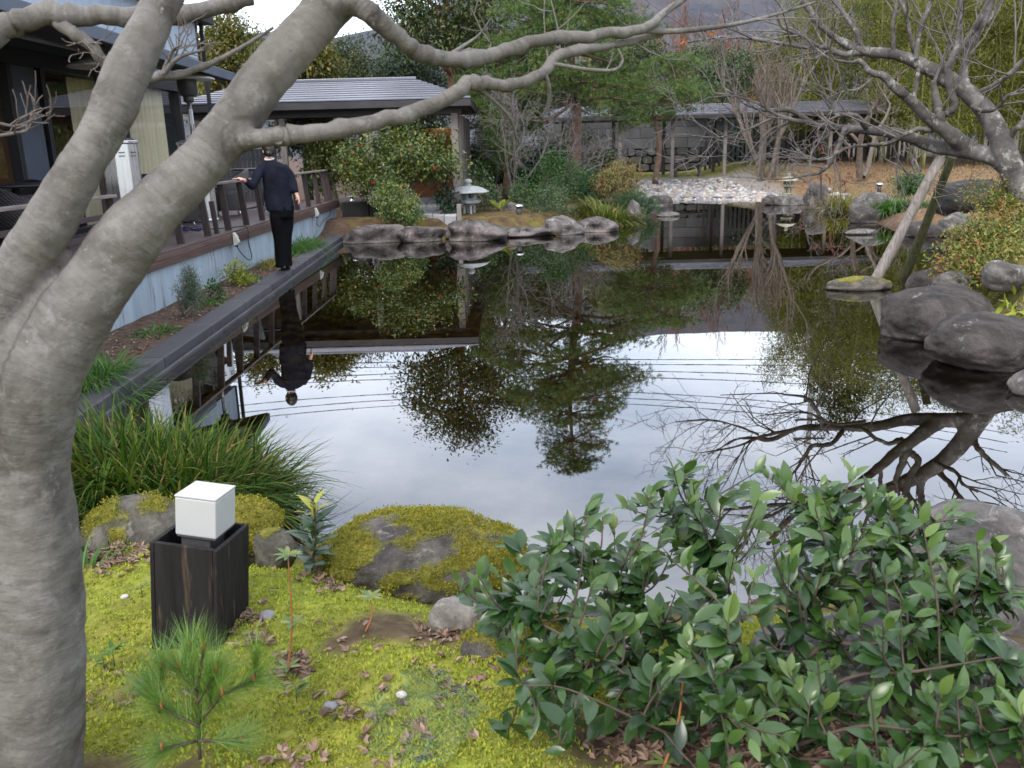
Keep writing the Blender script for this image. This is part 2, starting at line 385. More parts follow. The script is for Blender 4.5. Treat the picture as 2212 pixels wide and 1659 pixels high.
M('kerb_stone', (.058, .056, .064), (.026, .025, .028), 2.5, .6, .45, .006, 45, dirt=((.19, .185, .19), 9, .66), tvar=.3)
M('path_stone', (.37, .36, .38), (.28, .27, .29), 3, .85, .3, .003, 70, tvar=.22)
M('wall_stone', (.07, .068, .068), (.03, .03, .031), 3, .9, .5, .01, 30, tvar=.5)
M('wall_block', (.08, .08, .083), (.045, .045, .048), 1.7, .9, .3, .006, 40, dirt=((.09, .09, .09), 1.4, .58), tvar=.35)
M('cobble', (.3, .28, .26), (.2, .19, .18), 7, .75, .2, .003, 60)
M('bench_wood', (.05, .045, .045), (.03, .026, .026), 4, .7, .3, .003)
M('box_wood', (.018, .016, .016), (.007, .0065, .0065), 2.4, .65, .8, .008, 9, stretch=(9, 9, 1.0), detail=8, dirt=((.075, .052, .034), 3.4, .57), spec=.2)
M('fluted_glass', (.40, .405, .40), (.36, .365, .36), 4, .35, .05, .001, dirt=((.38, .36, .29), 5, .62))
M('cloth_navy', (.012, .014, .025), (.006, .007, .013), 7, .85, .25, .006, 9, spec=.12)
M('cloth_black', (.005, .005, .006), (.003, .003, .0035), 6, .85, .25, .006, 9, stretch=(1, 1, .4), spec=.08)
M('skin', (.56, .34, .26), (.47, .26, .19), 12, .5, .05, .001)
M('hair', (.011, .008, .007), None, 30, .4, .4, .003, 60, stretch=(1, 1, .2))
M('shirt_white', (.68, .68, .68), None, 5, .7, 0)
M('shoe', (.01, .01, .011), None, 5, .3, 0)
M('red_band', (.45, .03, .03), None, 5, .5, 0)
M('pole_grey', (.30, .27, .25), (.14, .12, .105), 4, .8, .5, .006, 40, stretch=(14, 14, 1.2), dirt=((.44, .42, .38), 12, .66))
M('pole_mossy', (.085, .085, .035), (.03, .034, .012), 4, .85, .5, .006, 40, stretch=(10, 10, 1.2))
M('concrete_pole', (.33, .33, .33), (.25, .25, .25), 2, .8, .1, .003)
M('cable', (.015, .015, .017), None, 4, .6, 0)
M('net', (.10, .2, .15), (.07, .15, .12), 9, .6, 0)
M('twig', (.17, .13, .11), (.09, .07, .06), 9, .85, .2, .002)
M('twig_red', (.22, .10, .065), (.12, .055, .04), 9, .8, .2, .002)
M('twig_grey', (.16, .145, .135), (.08, .072, .068), 9, .85, .3, .003)
M('twig_tan', (.165, .135, .11), (.085, .068, .055), 9, .85, .3, .003)
M('stem_brown', (.085, .06, .045), (.04, .029, .022), 18, .8, .3, .002)
M('stem_red', (.34, .12, .045), (.22, .08, .035), 14, .7, .1, .001)
M('pine_bark', (.17, .10, .07), (.06, .04, .032), 9, .9, .6, .02, 20)
M('red_bark', (.25, .12, .07), (.10, .055, .04), 6, .9, .5, .012, 20, stretch=(2, 2, .6))
M('dark_bark', (.075, .06, .05), (.03, .026, .022), 7, .9, .5, .01, 25)
M('culm', (.20, .21, .07), (.12, .13, .05), 3, .5, .05, .001, stretch=(1, 1, .3))
barkmat('maple_bark', (.118, .109, .099), (.076, .068, .060), (.15, .141, .13), 9, bump=.7, bd=.006, lich=(.21, .205, .19), sc=1.7)
barkmat('maple_bark_far', (.085, .077, .072), (.038, .033, .031), (.15, .14, .132), 5, bump=.5, bd=.01, sc=.7)
rockmat('rock_moss', (.045, .04, .036), (.15, .135, .115), moss=.82, sc=4.5, base=(.3, .29, .26))
rockmat('rock_half', (.05, .046, .038), (.16, .145, .115), moss=.42, sc=4, base=(.25, .24, .2))
rockmat('rock_pale', (.15, .135, .115), (.34, .31, .27), moss=.12, sc=5, wet=False)
rockmat('rock_big', (.016, .0135, .012), (.078, .065, .058), moss=0, lichen=.05, sc=2.2, base=(.24, .225, .21))
rockmat('rock_shore', (.014, .012, .011), (.16, .135, .125), moss=0, lichen=.3, sc=2.4, base=(.28, .26, .24))
rockmat('rock_light', (.04, .036, .033), (.17, .155, .142), moss=0, lichen=.5, sc=2.6, base=(.33, .32, .30))
rockmat('rock_dark', (.010, .009, .009), (.04, .038, .037), moss=.05, lichen=.05, sc=1.8, base=(.2, .2, .19))
leafmat('leaf_bush', [(.010, .030, .009), (.030, .074, .017), (.072, .135, .03), (.17, .23, .06)], .27, .24, .5)
leafmat('leaf_camellia', [(.022, .055, .014), (.055, .10, .02), (.13, .155, .025), (.22, .2, .04)], .38, .22)
leafmat('leaf_azalea', [(.05, .10, .03), (.10, .17, .05), (.2, .25, .07), (.30, .30, .10)], .5, .3)
leafmat('leaf_box', [(.014, .05, .012), (.035, .10, .02), (.085, .17, .032)], .45, .25)
leafmat('leaf_greybox', [(.025, .055, .022), (.06, .105, .038), (.14, .19, .08)], .45, .25)
leafmat('leaf_dark', [(.008, .022, .012), (.018, .042, .02), (.04, .07, .026)], .4, .2)
leafmat('leaf_evergreen', [(.014, .034, .012), (.036, .066, .018), (.08, .11, .026), (.14, .15, .035)], .45, .3)
leafmat('leaf_olive', [(.05, .065, .015), (.10, .11, .02), (.19, .17, .03), (.27, .22, .05)], .5, .35)
leafmat('leaf_bamboo', [(.05, .075, .014), (.12, .145, .02), (.2, .21, .03), (.28, .27, .05)], .5, .4)
leafmat('leaf_pieris', [(.07, .10, .025), (.17, .18, .045), (.24, .17, .06), (.2, .08, .05)], .5, .3)
leafmat('leaf_nandina', [(.04, .10, .02), (.13, .18, .03), (.28, .25, .05), (.38, .08, .05)], .5, .3)
leafmat('leaf_juniper', [(.016, .055, .022), (.035, .10, .038), (.075, .155, .055)], .6, .2)
leafmat('leaf_rosemary', [(.05, .085, .055), (.10, .14, .09), (.18, .22, .14)], .6, .2)
leafmat('leaf_lime', [(.12, .17, .02), (.28, .32, .03), (.4, .4, .06)], .5, .35)
leafmat('needle_pine', [(.022, .06, .016), (.05, .115, .024), (.105, .165, .03), (.19, .2, .045)], .5, .25)
leafmat('needle_bright', [(.07, .17, .03), (.15, .29, .045), (.26, .38, .08)], .45, .3)
leafmat('blade_sedge', [(.013, .036, .006), (.034, .08, .010), (.076, .135, .016), (.15, .13, .03), (.46, .34, .18)], .6, .35, .12)
leafmat('blade_green', [(.04, .11, .025), (.09, .19, .045), (.2, .3, .1)], .55, .35, .15)
leafmat('blade_yellow', [(.10, .13, .02), (.25, .22, .04), (.42, .3, .1)], .5, .35)
leafmat('blade_dry', [(.15, .095, .05), (.24, .16, .085), (.32, .23, .13)], .7, .3)
leafmat('fern', [(.05, .11, .02), (.14, .2, .04), (.3, .3, .06)], .5, .35)
leafmat('fern_orange', [(.22, .2, .03), (.45, .3, .04), (.55, .3, .06)], .5, .35)
leafmat('leaf_old_red', [(.16, .04, .035), (.24, .07, .05)], .5, .2)
leafmat('flower_red', [(.5, .02, .03), (.65, .04, .05)], .5, .2)
leafmat('leaf_orange', [(.5, .10, .02), (.6, .2, .03)], .5, .35)
leafmat('leaf_litter', [(.08, .045, .03), (.15, .09, .06), (.25, .16, .11), (.34, .24, .18)], .75, .15)
leafmat('moss_rock', [(.09, .10, .018), (.23, .235, .032), (.37, .35, .05), (.42, .32, .075)], .8, .35, .15)
leafmat('moss_tuft', [(.14, .17, .03), (.31, .37, .05), (.48, .53, .075), (.50, .42, .11)], .75, .4, .2)

# water: a mirror at grazing angles over brown-green clear water
m, n, out = mk('pond_water'); g = NT(n)
rip = g.noise(g.obj((1, 2.2, 1)), 1.6, 3, .5)
far = g.noise(g.obj((.5, 3.0, 1)), 5.0, 3, .5)
nm = g.bump(g.math('ADD', rip, g.math('MULTIPLY', far, .12)), .004, .012)
fr = g.math('ADD', .13, g.math('MULTIPLY', g.math('POWER', g.n('ShaderNodeLayerWeight', {'Blend': .5, 'Normal': nm}).outputs['Facing'], 4.5), .87))
gl = g.n('ShaderNodeBsdfGlossy', {'Color': (1, 1, 1, 1), 'Roughness': 0.0, 'Normal': nm}).outputs[0]
tr = g.n('ShaderNodeBsdfTransparent', {'Color': (.34, .30, .18, 1)}).outputs[0]
n.links.new(g.n('ShaderNodeMixShader', {0: fr, 1: tr, 2: gl}).outputs[0], out.inputs['Surface']); MATS['pond_water'] = m
# window glass
m, n, out = mk('window_glass'); g = NT(n)
fr = g.math('ADD', .07, g.math('MULTIPLY', g.math('POWER', g.n('ShaderNodeLayerWeight', {'Blend': .5}).outputs['Facing'], 4.0), .9))
gl = g.n('ShaderNodeBsdfGlossy', {'Color': (.9, .93, .95, 1), 'Roughness': 0.0}).outputs[0]
tr = g.n('ShaderNodeBsdfTransparent', {'Color': (.92, .94, .93, 1)}).outputs[0]
n.links.new(g.n('ShaderNodeMixShader', {0: fr, 1: tr, 2: gl}).outputs[0], out.inputs['Surface']); MATS['window_glass'] = m
# wicker: woven relief
m, n, out = mk('wicker'); g = NT(n); v = g.obj()
br = g.n('ShaderNodeTexBrick', {'Vector': g.n('ShaderNodeMapping', {'Vector': g.n('ShaderNodeTexCoord').outputs['UV']}).outputs[0]})
wv = g.n('ShaderNodeTexWave', {'Vector': v, 'Scale': 22.0, 'Distortion': 0.0}, bands_direction='Z').outputs['Fac']
wd = g.n('ShaderNodeTexWave', {'Vector': v, 'Scale': 16.0}, bands_direction='DIAGONAL').outputs['Fac']
h = g.math('MULTIPLY', wv, wd)
g.bsdf(out, g.ramp(h, [(.1, (.018, .016, .016)), (.7, (.12, .11, .11))]), .55, g.bump(h, .8, .006)); MATS['wicker'] = m
# ground: masks are where the kinds of ground lie
m, n, out = mk('ground_mix'); g = NT(n); v = g.obj()
a = g.noise(v, 1.7, 7, .62, .3); b = g.noise(v, 16, 6, .68); c = g.noise(v, 75, 5, .7)
moss = g.mix(g.ramp(a, [(.35, 0.), (.65, 1.)]), g.ramp(b, [(.28, (.085, .10, .018)), (.55, (.20, .235, .03)), (.75, (.33, .34, .055))]), g.ramp(b, [(.28, (.10, .09, .022)), (.6, (.24, .22, .042))]))
soil = g.ramp(b, [(.3, (.035, .022, .015)), (.6, (.095, .06, .042)), (.78, (.2, .135, .095))])
rust = g.ramp(g.noise(v, 3.2, 7, .65), [(.35, (.05, .03, .02)), (.5, (.085, .056, .026)), (.66, (.12, .11, .02))])
dry = g.ramp(g.noise(v, 7, 6, .65), [(.3, (.10, .06, .03)), (.55, (.18, .115, .06)), (.72, (.22, .165, .07))])
vo = g.n('ShaderNodeTexVoronoi', {'Vector': v, 'Scale': 7.5}).outputs
bed = g.mix(g.ramp(vo['Distance'], [(.2, 1.), (.55, 0.)]), (.012, .010, .006), g.mix(.8, (.10, .065, .022), vo['Color'], 'MULTIPLY'))
bed = g.mix(.35, bed, (.09, .06, .02))
grav = g.ramp(c, [(.35, (.12, .11, .1)), (.65, (.3, .28, .26))])
col = g.mix(g.math('MULTIPLY', g.attr('moss'), g.ramp(g.noise(v, 4.2, 7, .65, .2), [(.33, .25), (.42, 1.)])), soil, moss)
col = g.mix(g.attr('rust'), col, rust); col = g.mix(g.attr('dry'), col, dry); col = g.mix(g.attr('grav'), col, grav); col = g.mix(g.attr('bed'), col, bed)
h = g.math('ADD', g.math('MULTIPLY', b, .7), g.math('MULTIPLY', c, .45))
nm = g.bump(h, .8, .02)
g.bsdf(out, col, .92, nm, 0, .2); MATS['ground_mix'] = m
# far wooded hill in winter, blue of distant haze put into its colour
m, n, out = mk('hill_wood'); g = NT(n); v = g.obj()
col = g.ramp(g.noise(v, .06, 8, .7), [(.35, (.055, .064, .082)), (.5, (.085, .086, .10)), (.68, (.12, .108, .116))])
g.bsdf(out, col, .95, g.bump(g.noise(v, .5, 6, .7), .8, 3.0), 0, .1); MATS['hill_wood'] = m

# ------------------------------------------------------------------ ground, pond, hills
def under_bush(x, y): return sm(1.15, .75, np.hypot((x-.72)/.62, (y-1.72)/.34)+.15*fb2(x, y, 4, 3, 31))
def g2(x, y): return tuple(gz(x, y, 0)[:2])
POND = [(-2.9, 4.6), (-2.92, 6.1), (-3.14, 12.3), (-3.32, 17.2)] + [g2(*p) for p in
        [(760, 514), (860, 511), (960, 506), (1080, 508), (1180, 497), (1330, 482), (1372, 468), (1392, 449), (1405, 431), (1530, 429), (1665, 431), (1722, 426),
         (1790, 437), (1815, 446), (1870, 478), (1925, 490), (2020, 493), (2085, 522), (2040, 575), (1990, 630), (2075, 690), (2200, 745)]] + [(5.2, 6.2), (6.5, 5.6), (6.6, 4.2)] + [g2(*p) for p in
        [(2350, 1085), (2200, 1130), (2000, 1200), (1750, 1285), (1400, 1300), (1180, 1300), (1040, 1250), (850, 1200), (730, 1190), (640, 1165), (590, 1120), (500, 1020), (380, 950), (260, 910)]]
PO = np.array(POND)
def sd_pond(x, y):
    p = np.stack([x, y], -1); a = PO; b = np.roll(PO, -1, 0); d = np.full(x.shape, 1e9); ins = np.zeros(x.shape, bool)
    for i in range(len(a)):
        e = b[i]-a[i]; w = p-a[i]; t = np.clip((w @ e)/max(e @ e, 1e-9), 0, 1)
        d = np.minimum(d, np.hypot(w[..., 0]-t*e[0], w[..., 1]-t*e[1]))
        c = (a[i][1] > y) != (b[i][1] > y)
        xi = a[i][0]+(y-a[i][1])*(b[i][0]-a[i][0])/((b[i][1]-a[i][1]) if abs(b[i][1]-a[i][1]) > 1e-9 else 1e-9)
        ins ^= c & (x < xi)
    return np.where(ins, -d, d)
def gh(x, y):
    x = np.asarray(x, float); y = np.asarray(y, float); shp = x.shape; x = np.atleast_1d(x); y = np.atleast_1d(y)
    sd = sd_pond(x, y)
    near = sm(7, 5, y); strip = sm(-2.85, -3.0, x)*sm(4.0, 5.0, y)*sm(18.5, 17.3, y)
    far = sm(30, 37, y); right = sm(7.5, 10, x)*sm(9, 14, y)
    pen = sm(14, 17.5, y)*sm(30, 26, y)*sm(4.5, 2.5, x)
    b = .26 + .08*near + .05*pen + .42*right*sm(0, 6, sd) + .25*far*sm(2, 5, sd) + .35*sm(3.2, 5, x)*sm(13, 10, y)*sm(4.8, 6, y)
    b = b + .05*fb2(x, y, .8, 3, 3) + .035*fb2(x, y, 3.1, 3, 5)*near + .012*fb2(x, y, 9, 2, 6)*near
    b = b*sm(-.02, .55-.12*pen+.5*near+3*right*sm(16, 22, y), sd)
    b = np.where(strip > 0, b*(1-strip)+strip*(.10+.02*fb2(x, y, 3, 2, 8)), b)
    beach = sm(3.8, 4.6, x)*sm(9.2, 8.4, x)*sm(24, 25, y)*sm(33, 30, y)
    b = b*(1-beach)+beach*.32*sm(0, 7, sd)
    z = np.where(sd > 0, b, -.75*sm(0, 1.1, -sd)-.02)
    return z.reshape(shp)
def gh1(x, y): return float(gh(np.array([x]), np.array([y]))[0])
def seg(a, b, st): return list(np.arange(a, b-1e-6, st))
gx = np.array([-600, -300, -150, -80, -40, -25, -16] + seg(-12, -3.3, .45) + seg(-3.3, 3.0, .055) + seg(3.0, 14, .22) + seg(14, 30, 1.6) + [34, 45, 70, 150, 300, 600])
gyy = np.array([-300, -100, -30, -8, -2, -.5, .3] + seg(.9, 5.0, .055) + seg(5.0, 30, .22) + seg(30, 46, .7) + [50, 60, 80, 120, 200, 400, 700])
X, Y = np.meshgrid(gx, gyy); Z = gh(X, Y)
nx, ny = len(gx), len(gyy)
ii = np.arange(ny-1)[:, None]*nx+np.arange(nx-1)[None, :]
mb = MB(); mb.add(np.stack([X, Y, Z], -1).reshape(-1, 3), np.stack([ii, ii+1, ii+nx+1, ii+nx], -1).reshape(-1, 4))
ground = mb.build('ground', MATS['ground_mix'], smooth=True, kind='structure')
sdv = sd_pond(X, Y).ravel(); xr, yr = X.ravel(), Y.ravel()
nearm = sm(4.6, 4.1, yr)*sm(-2.0, -1.6, xr+.0*yr)*(1-sm(-2.9, -3.1, xr)*sm(4.6, 5.2, yr)); rightm = sm(7.2, 8.6, xr)*sm(13, 16, yr)
attrs = {'bed': sm(.02, -.06, sdv), 'moss': np.clip(nearm*sm(.05, .35, sdv)*(1-under_bush(xr, yr))*(.1+.9*sm(-.2, .12, fb2(xr, yr, 2.6, 4, 11)+.2)) + sm(30, 33, yr)*sm(12, 9, xr)*sm(3.5, 5, xr)*.7 + sm(3.0, 3.6, xr)*sm(13, 11, yr)*sm(5, 6, yr)*.4, 0, 1),
         'rust': sm(-2.6, -2.9, xr)*0 + sm(14, 16, yr)*sm(31, 27, yr)*sm(4.6, 3.6, xr)*sm(-3.6, -3.0, xr), 'dry': rightm*sm(36, 30, yr)*sm(0, .4, sdv),
         'grav': sm(3.4, 4.2, xr)*sm(9.4, 8.6, xr)*sm(25, 26.5, yr)*sm(35, 33.5, yr)}
for k_, v_ in attrs.items():
    a_ = ground.data.attributes.new(k_, 'FLOAT', 'POINT'); a_.data.foreach_set('value', np.asarray(v_, np.float32))

mb = MB(); mb.add([(-3.6, 2.2, 0), (14, 2.2, 0), (14, 30, 0), (-3.6, 30, 0)], [[0, 1, 2, 3]])
mb.build('pond_water', MATS['pond_water'], kind='structure')

hx = np.linspace(-700, 900, 120); hy = np.array([230, 300, 380, 480])
HX, HY = np.meshgrid(hx, hy); ang = HX/HY
ridge = (.132 + .083*sm(-.12, .16, ang) + .03*sm(.25, .6, ang) - .03*sm(-.25, -.5, ang))*HY + 9*fb2(HX, HY, .012, 4, 2)
HZ = np.array([0, .55, 1.0, .75])[:, None]*ridge
ii = np.arange(3)[:, None]*120+np.arange(119)[None, :]
mb = MB(); mb.add(np.stack([HX, HY, HZ], -1).reshape(-1, 3), np.stack([ii, ii+1, ii+121, ii+120], -1).reshape(-1, 4))
mb.build('hills', MATS['hill_wood'], smooth=True, kind='structure')

# ------------------------------------------------------------------ kerb
def kx(y): return -2.80-.0398*(y-6.13)           # its pond-side face
kerb = thing('pond_kerb', 'long dark stone kerb between the soil strip and the pond', 'kerb', (-3, 11, 0))
ys = np.arange(4.3, 17.7, 1.34); rs = np.random.RandomState(3)
for i, y0 in enumerate(ys):
    y1 = y0+1.34-.012; d = rs.normal()*.004
    def ring(z, in_, ou): return [(kx(y0)-in_+d, y0, z), (kx(y0)+ou+d, y0, z), (kx(y1)+ou+d, y1, z), (kx(y1)-in_+d, y1, z)]
    b = MB(); b.hexa(ring(-.7, .24, .0), ring(.118+d, .24, .0), rs.rand()); b.build('kerb_stone', MATS['kerb_stone'], kerb, bevel=.012)
b = MB(); b.hexa([(kx(4.2)+.002, 4.2, -.7), (kx(4.2)+.035, 4.2, -.7), (kx(17.6)+.035, 17.6, -.7), (kx(17.6)+.002, 17.6, -.7)],
                 [(kx(4.2)+.002, 4.2, .035), (kx(4.2)+.035, 4.2, .03), (kx(17.6)+.035, 17.6, .03), (kx(17.6)+.002, 17.6, .035)])
b.build('ledge', MATS['kerb_stone'], kerb, bevel=.006)

# ------------------------------------------------------------------ deck
def wx(y): return -3.80+.006*(y-5)
DZ = .70; Y0, Y1 = 2.0, 19.6
deck = thing('timber_deck', 'raised brown timber deck on a pale blue panelled base beside the pond', 'deck', (-5, 10, .1))
for i in range(17):
    xo = -.0-.145*i
    b = MB(); b.hexa([(wx(Y0)+xo-.14, Y0, DZ-.03), (wx(Y0)+xo, Y0, DZ-.03), (wx(Y1)+xo, Y1, DZ-.03), (wx(Y1)+xo-.14, Y1, DZ-.03)],
                     [(wx(Y0)+xo-.14, Y0, DZ), (wx(Y0)+xo, Y0, DZ), (wx(Y1)+xo, Y1, DZ), (wx(Y1)+xo-.14, Y1, DZ)], rs.rand()); b.build('deck_board', MATS['deck_wood'], deck, bevel=.004)
for k, (z0, z1) in enumerate([(.535, .612), (.616, .668)]):
    b = MB(); b.hexa([(wx(Y0)-.03, Y0, z0), (wx(Y0)+.028-.006*k, Y0, z0), (wx(Y1)+.028-.006*k, Y1, z0), (wx(Y1)-.03, Y1, z0)],
                     [(wx(Y0)-.03, Y0, z1), (wx(Y0)+.028-.006*k, Y0, z1), (wx(Y1)+.028-.006*k, Y1, z1), (wx(Y1)-.03, Y1, z1)], .4+.5*k); b.build('fascia_board', MATS['fascia_wood'], deck, bevel=.004)
b = MB(); b.box((-4.9, Y1+.02, .6), (2.3, .04, .15), t=.4); b.build('fascia_board', MATS['fascia_wood'], deck, bevel=.004)
for i, y in enumerate(np.arange(2.0, 19.2, 1.82)):
    y2 = min(y+1.812, 19.4)
    b = MB(); b.hexa([(wx(y)-.10, y, -.1), (wx(y)-.03, y, -.1), (wx(y2)-.03, y2, -.1), (wx(y2)-.10, y2, -.1)],
                     [(wx(y)-.10, y, .533), (wx(y)-.03, y, .533), (wx(y2)-.03, y2, .533), (wx(y2)-.10, y2, .533)]); b.build('base_panel', MATS['base_panel'], deck, bevel=.003)
b = MB(); b.box((-5.0, 10.7, .30), (2.2, 17.2, .7)); b.build('frame_box', MATS['soffit'], deck)

rail = thing('deck_railing', 'low dark wooden railing with leaning posts along the deck edge', 'railing', (-3.9, 12, DZ))
def rx(y): return wx(y)-.10
for (ya, yb) in [(3.0, 8.95), (10.1, 19.3)]:
    b = MB(); b.beam((rx(ya)-.06, ya, 1.335), (rx(yb)-.06, yb, 1.335), .085, .032); b.build('handrail', MATS['rail_top'], rail, bevel=.004)
for y in [3.6, 5.3, 6.25, 7.5, 8.85, 10.45, 11.4, 12.25, 13.1, 13.95, 15.4, 16.3, 17.2, 18.1, 18.9, 19.25]:
    b = MB(); b.beam((rx(y), y, DZ-.02), (rx(y)-.06, y+.02, 1.318), .085, .045, up=(0, 1, 0)); b.build('post', MATS['rail_wood'], rail, bevel=.003)
for (ya, yb, z) in [(3.6, 8.85, 1.15), (3.6, 8.85, .98)]:
    b = MB(); b.beam((rx(ya)-.03, ya, z), (rx(yb)-.03, yb, z), .03, .05); b.build('cross_rail', MATS['rail_wood'], rail, bevel=.003)
b = MB(); b.beam((rx(12.0)+.0, 11.75, DZ-.02), (rx(12)-.04, 11.77, 1.12), .06, .045, up=(0, 1, 0)); b.build('post', MATS['rail_wood'], rail, bevel=.003)

# ------------------------------------------------------------------ house
HX0 = -6.0
house = thing('tea_house', 'dark house with tall glass front, overhanging eave and pale blue upper wall', 'house', (-8, 8, .1))
def hb(name, c, d, m, bevel=.004, t=.5):
    b = MB(); b.box(c, d, t=t); return b.build(name, MATS[m], house, bevel=bevel)
GY = [5.6, 8.3, 11.05]      # bays
hb('sill', (HX0, 10.2, .735), (.16, 13.4, .07), 'frame_black')
hb('header', (HX0, 10.2, 2.93), (.18, 13.4, .20), 'frame_black')
hb('upper_band', (HX0-.01, 10.2, 3.09), (.14, 13.4, .12), 'slate_panel')
pn = hb('wall_panel', (HX0+.02, 11.47, 1.80), (.06, .62, 2.05), 'slate_panel')
hb('wall_panel', (HX0+.02, 8.3, 1.80), (.06, .7, 2.05), 'slate_panel')
for y in (3.6, 7.9, 8.7, 11.08, 11.88, 14.3, 16.75):
    hb('window_post', (HX0+.03, y, 1.80), (.13, .10, 2.05), 'frame_black')
for ya, yb in ((3.7, 7.85), (8.75, 11.03), (11.93, 14.25), (14.35, 16.7)):
    b = MB(); b.add([(HX0, ya, .77), (HX0, yb, .77), (HX0, yb, 2.83), (HX0, ya, 2.83)], [[0, 1, 2, 3]]); b.build('window_pane', MATS['window_glass'], house)
hb('end_wall', (HX0-1.8, 16.85, 1.9), (3.6, .1, 2.4), 'slate_panel')
hb('interior_floor', (HX0-2.2, 10, .66), (4.2, 13.3, .06), 'deck_wood')
hb('interior_wall', (HX0-1.5, 10, 1.9), (.1, 13.3, 2.2), 'wood_brown')
hb('interior_ceiling', (HX0-2.0, 10, 3.02), (3.8, 13.3, .05), 'curtain')
for ya, yb in ((13.05, 14.2), (14.4, 16.6)):
    b = MB(); n_ = 60; yy = np.linspace(ya, yb, n_); xx = HX0-.16+.02*np.sin(yy*34)+.008*np.sin(yy*71)
    V = np.concatenate([np.stack([xx, yy, 0*yy+.75], -1), np.stack([xx, yy, 0*yy+2.82], -1)])
    b.add(V, [[k, k+1, n_+k+1, n_+k] for k in range(n_-1)]); b.build('curtain', MATS['curtain'], house, smooth=True)
# lower roof with deep eave
eaves = lambda y: -4.15-.055*(y-9.5)
def roofq(name, ya, yb, m, dz0, th, xin=-7.4, xo=0.0):
    b = MB(); q = lambda z: [(xin, ya, 3.55+z), (eaves(ya)+xo, ya, 2.97+z), (eaves(yb)+xo, yb, 2.97+z), (xin, yb, 3.55+z)]
    b.hexa(q(dz0), q(dz0+th)); return b.build(name, MATS[m], house, bevel=.004)
roofq('eave_soffit', -2, 15.3, 'soffit', -.10, .098)
for i in range(12):
    roofq('roof_sheet', -2+i*1.442, -2+i*1.442+1.43, 'house_roof', .002, .03, xo=.03)
b = MB(); b.beam((eaves(-2)+.02, -2, 2.93), (eaves(15.3)+.02, 15.3, 2.93), .03, .13); b.build('eave_fascia', MATS['slate_panel'], house, bevel=.004)
b = MB(); b.beam((eaves(15.3), 15.33, 2.93), (-7.4, 15.33, 3.50), .03, .14); b.build('verge_board', MATS['slate_panel'], house, bevel=.004)
# upper storey
for i in range(10):
    ya = 1.2+i*1.8; hb('upper_wall_panel', (-6.35, ya+.895, 3.85), (.12, 1.785, .95), 'upper_wall', .006)
hb('upper_end_wall', (-7.6, 19.26, 3.85), (2.4, .1, .95), 'slate_panel')
hb('upper_corner', (-6.33, 19.26, 3.83), (.10, .10, .9), 'frame_black')
hb('upper_eave', (-7.3, 10.4, 4.40), (2.5, 18.6, .13), 'soffit')
hb('upper_roof', (-7.4, 10.4, 4.52), (2.4, 18.4, .10), 'house_roof')
hb('downpipe', (-6.24, 19.42, 3.2), (.07, .07, 2.4), 'frame_black')

# ------------------------------------------------------------------ pavilion with ribbed metal roof
pav = thing('garden_pavilion', 'open pavilion with grey ribbed metal hip roof behind the deck', 'pavilion', (-4, 22, .3))
EV = (20.45, 2.80, -7.45, -.76); RG = (22.6, 3.36, -6.3, -2.15); nC = 9
for k in range(nC):
    a, c = k/nC, (k+1.02)/nC
    def row(u, dz): return (EV[2]+(RG[2]-EV[2])*u, EV[3]+(RG[3]-EV[3])*u, EV[0]+(RG[0]-EV[0])*u, EV[1]+(RG[1]-EV[1])*u+dz)
    l0, r0, y0, z0 = row(a, .035); l1, r1, y1, z1 = row(c, .012)
    b = MB(); b.hexa([(l0, y0, z0-.035), (r0, y0, z0-.035), (r1, y1, z1-.03), (l1, y1, z1-.03)], [(l0, y0, z0), (r0, y0, z0), (r1, y1, z1), (l1, y1, z1)], rs.rand())
    o_ = b.build('roof_course', MATS['metal_roof'], pav, bevel=.004)
    if k: b = MB(); b.beam((l0, y0-.012, z0-.045), (r0, y0-.012, z0-.045), .02, .055); b.build('nose_shade_strip', MATS['roof_dark'], o_)  # dark strip standing in for the shade under each course nose
BY = 26.0
b = MB(); b.add([(EV[3], EV[0], EV[1]), (EV[3], BY, EV[1]), (RG[3], RG[0], RG[1]), (RG[3], BY-1, RG[1])], [[0, 1, 3, 2]]); b.build('hip_slope', MATS['metal_roof'], pav)
b = MB(); b.add([(RG[2], RG[0], RG[1]), (RG[3], RG[0], RG[1]), (RG[3], BY-1, RG[1]-.6), (RG[2], BY-1, RG[1]-.6), (EV[2], EV[0], EV[1]), (EV[2], BY, EV[1])], [[0, 1, 2, 3], [4, 0, 3, 5]]); b.build('back_slope', MATS['metal_roof'], pav)
b = MB(); b.beam((RG[2], RG[0], RG[1]+.04), (RG[3], RG[0], RG[1]+.04), .12, .07); b.build('ridge_cap', MATS['metal_roof'], pav, bevel=.01)
b = MB(); b.beam((EV[2], EV[0]+.03, 2.71), (EV[3], EV[0]+.03, 2.71), .05, .15); b.build('fascia_board', MATS['roof_dark'], pav, bevel=.004)
b = MB(); b.beam((EV[3]-.03, EV[0], 2.71), (EV[3]-.03, BY, 2.71), .05, .15); b.build('fascia_board', MATS['roof_dark'], pav, bevel=.004)
b = MB(); b.box((-4.1, 23.2, 2.655), (6.5, 5.3, .05)); b.build('ceiling', MATS['roof_dark'], pav)
b = MB(); b.beam((-7.2, 20.95, 2.56), (-1.0, 20.95, 2.56), .12, .16); b.build('tie_beam', MATS['roof_dark'], pav, bevel=.006)
for i, y in enumerate((20.95, 21.75, 22.6, 23.5, 24.4, 25.3)):
    b = MB(); b.beam((-1.17+.02*i, y, .2), (-1.17+.02*i, y, 2.5), .15, .15, up=(0, 1, 0)); b.build('post', MATS['grey_post'], pav, bevel=.006)
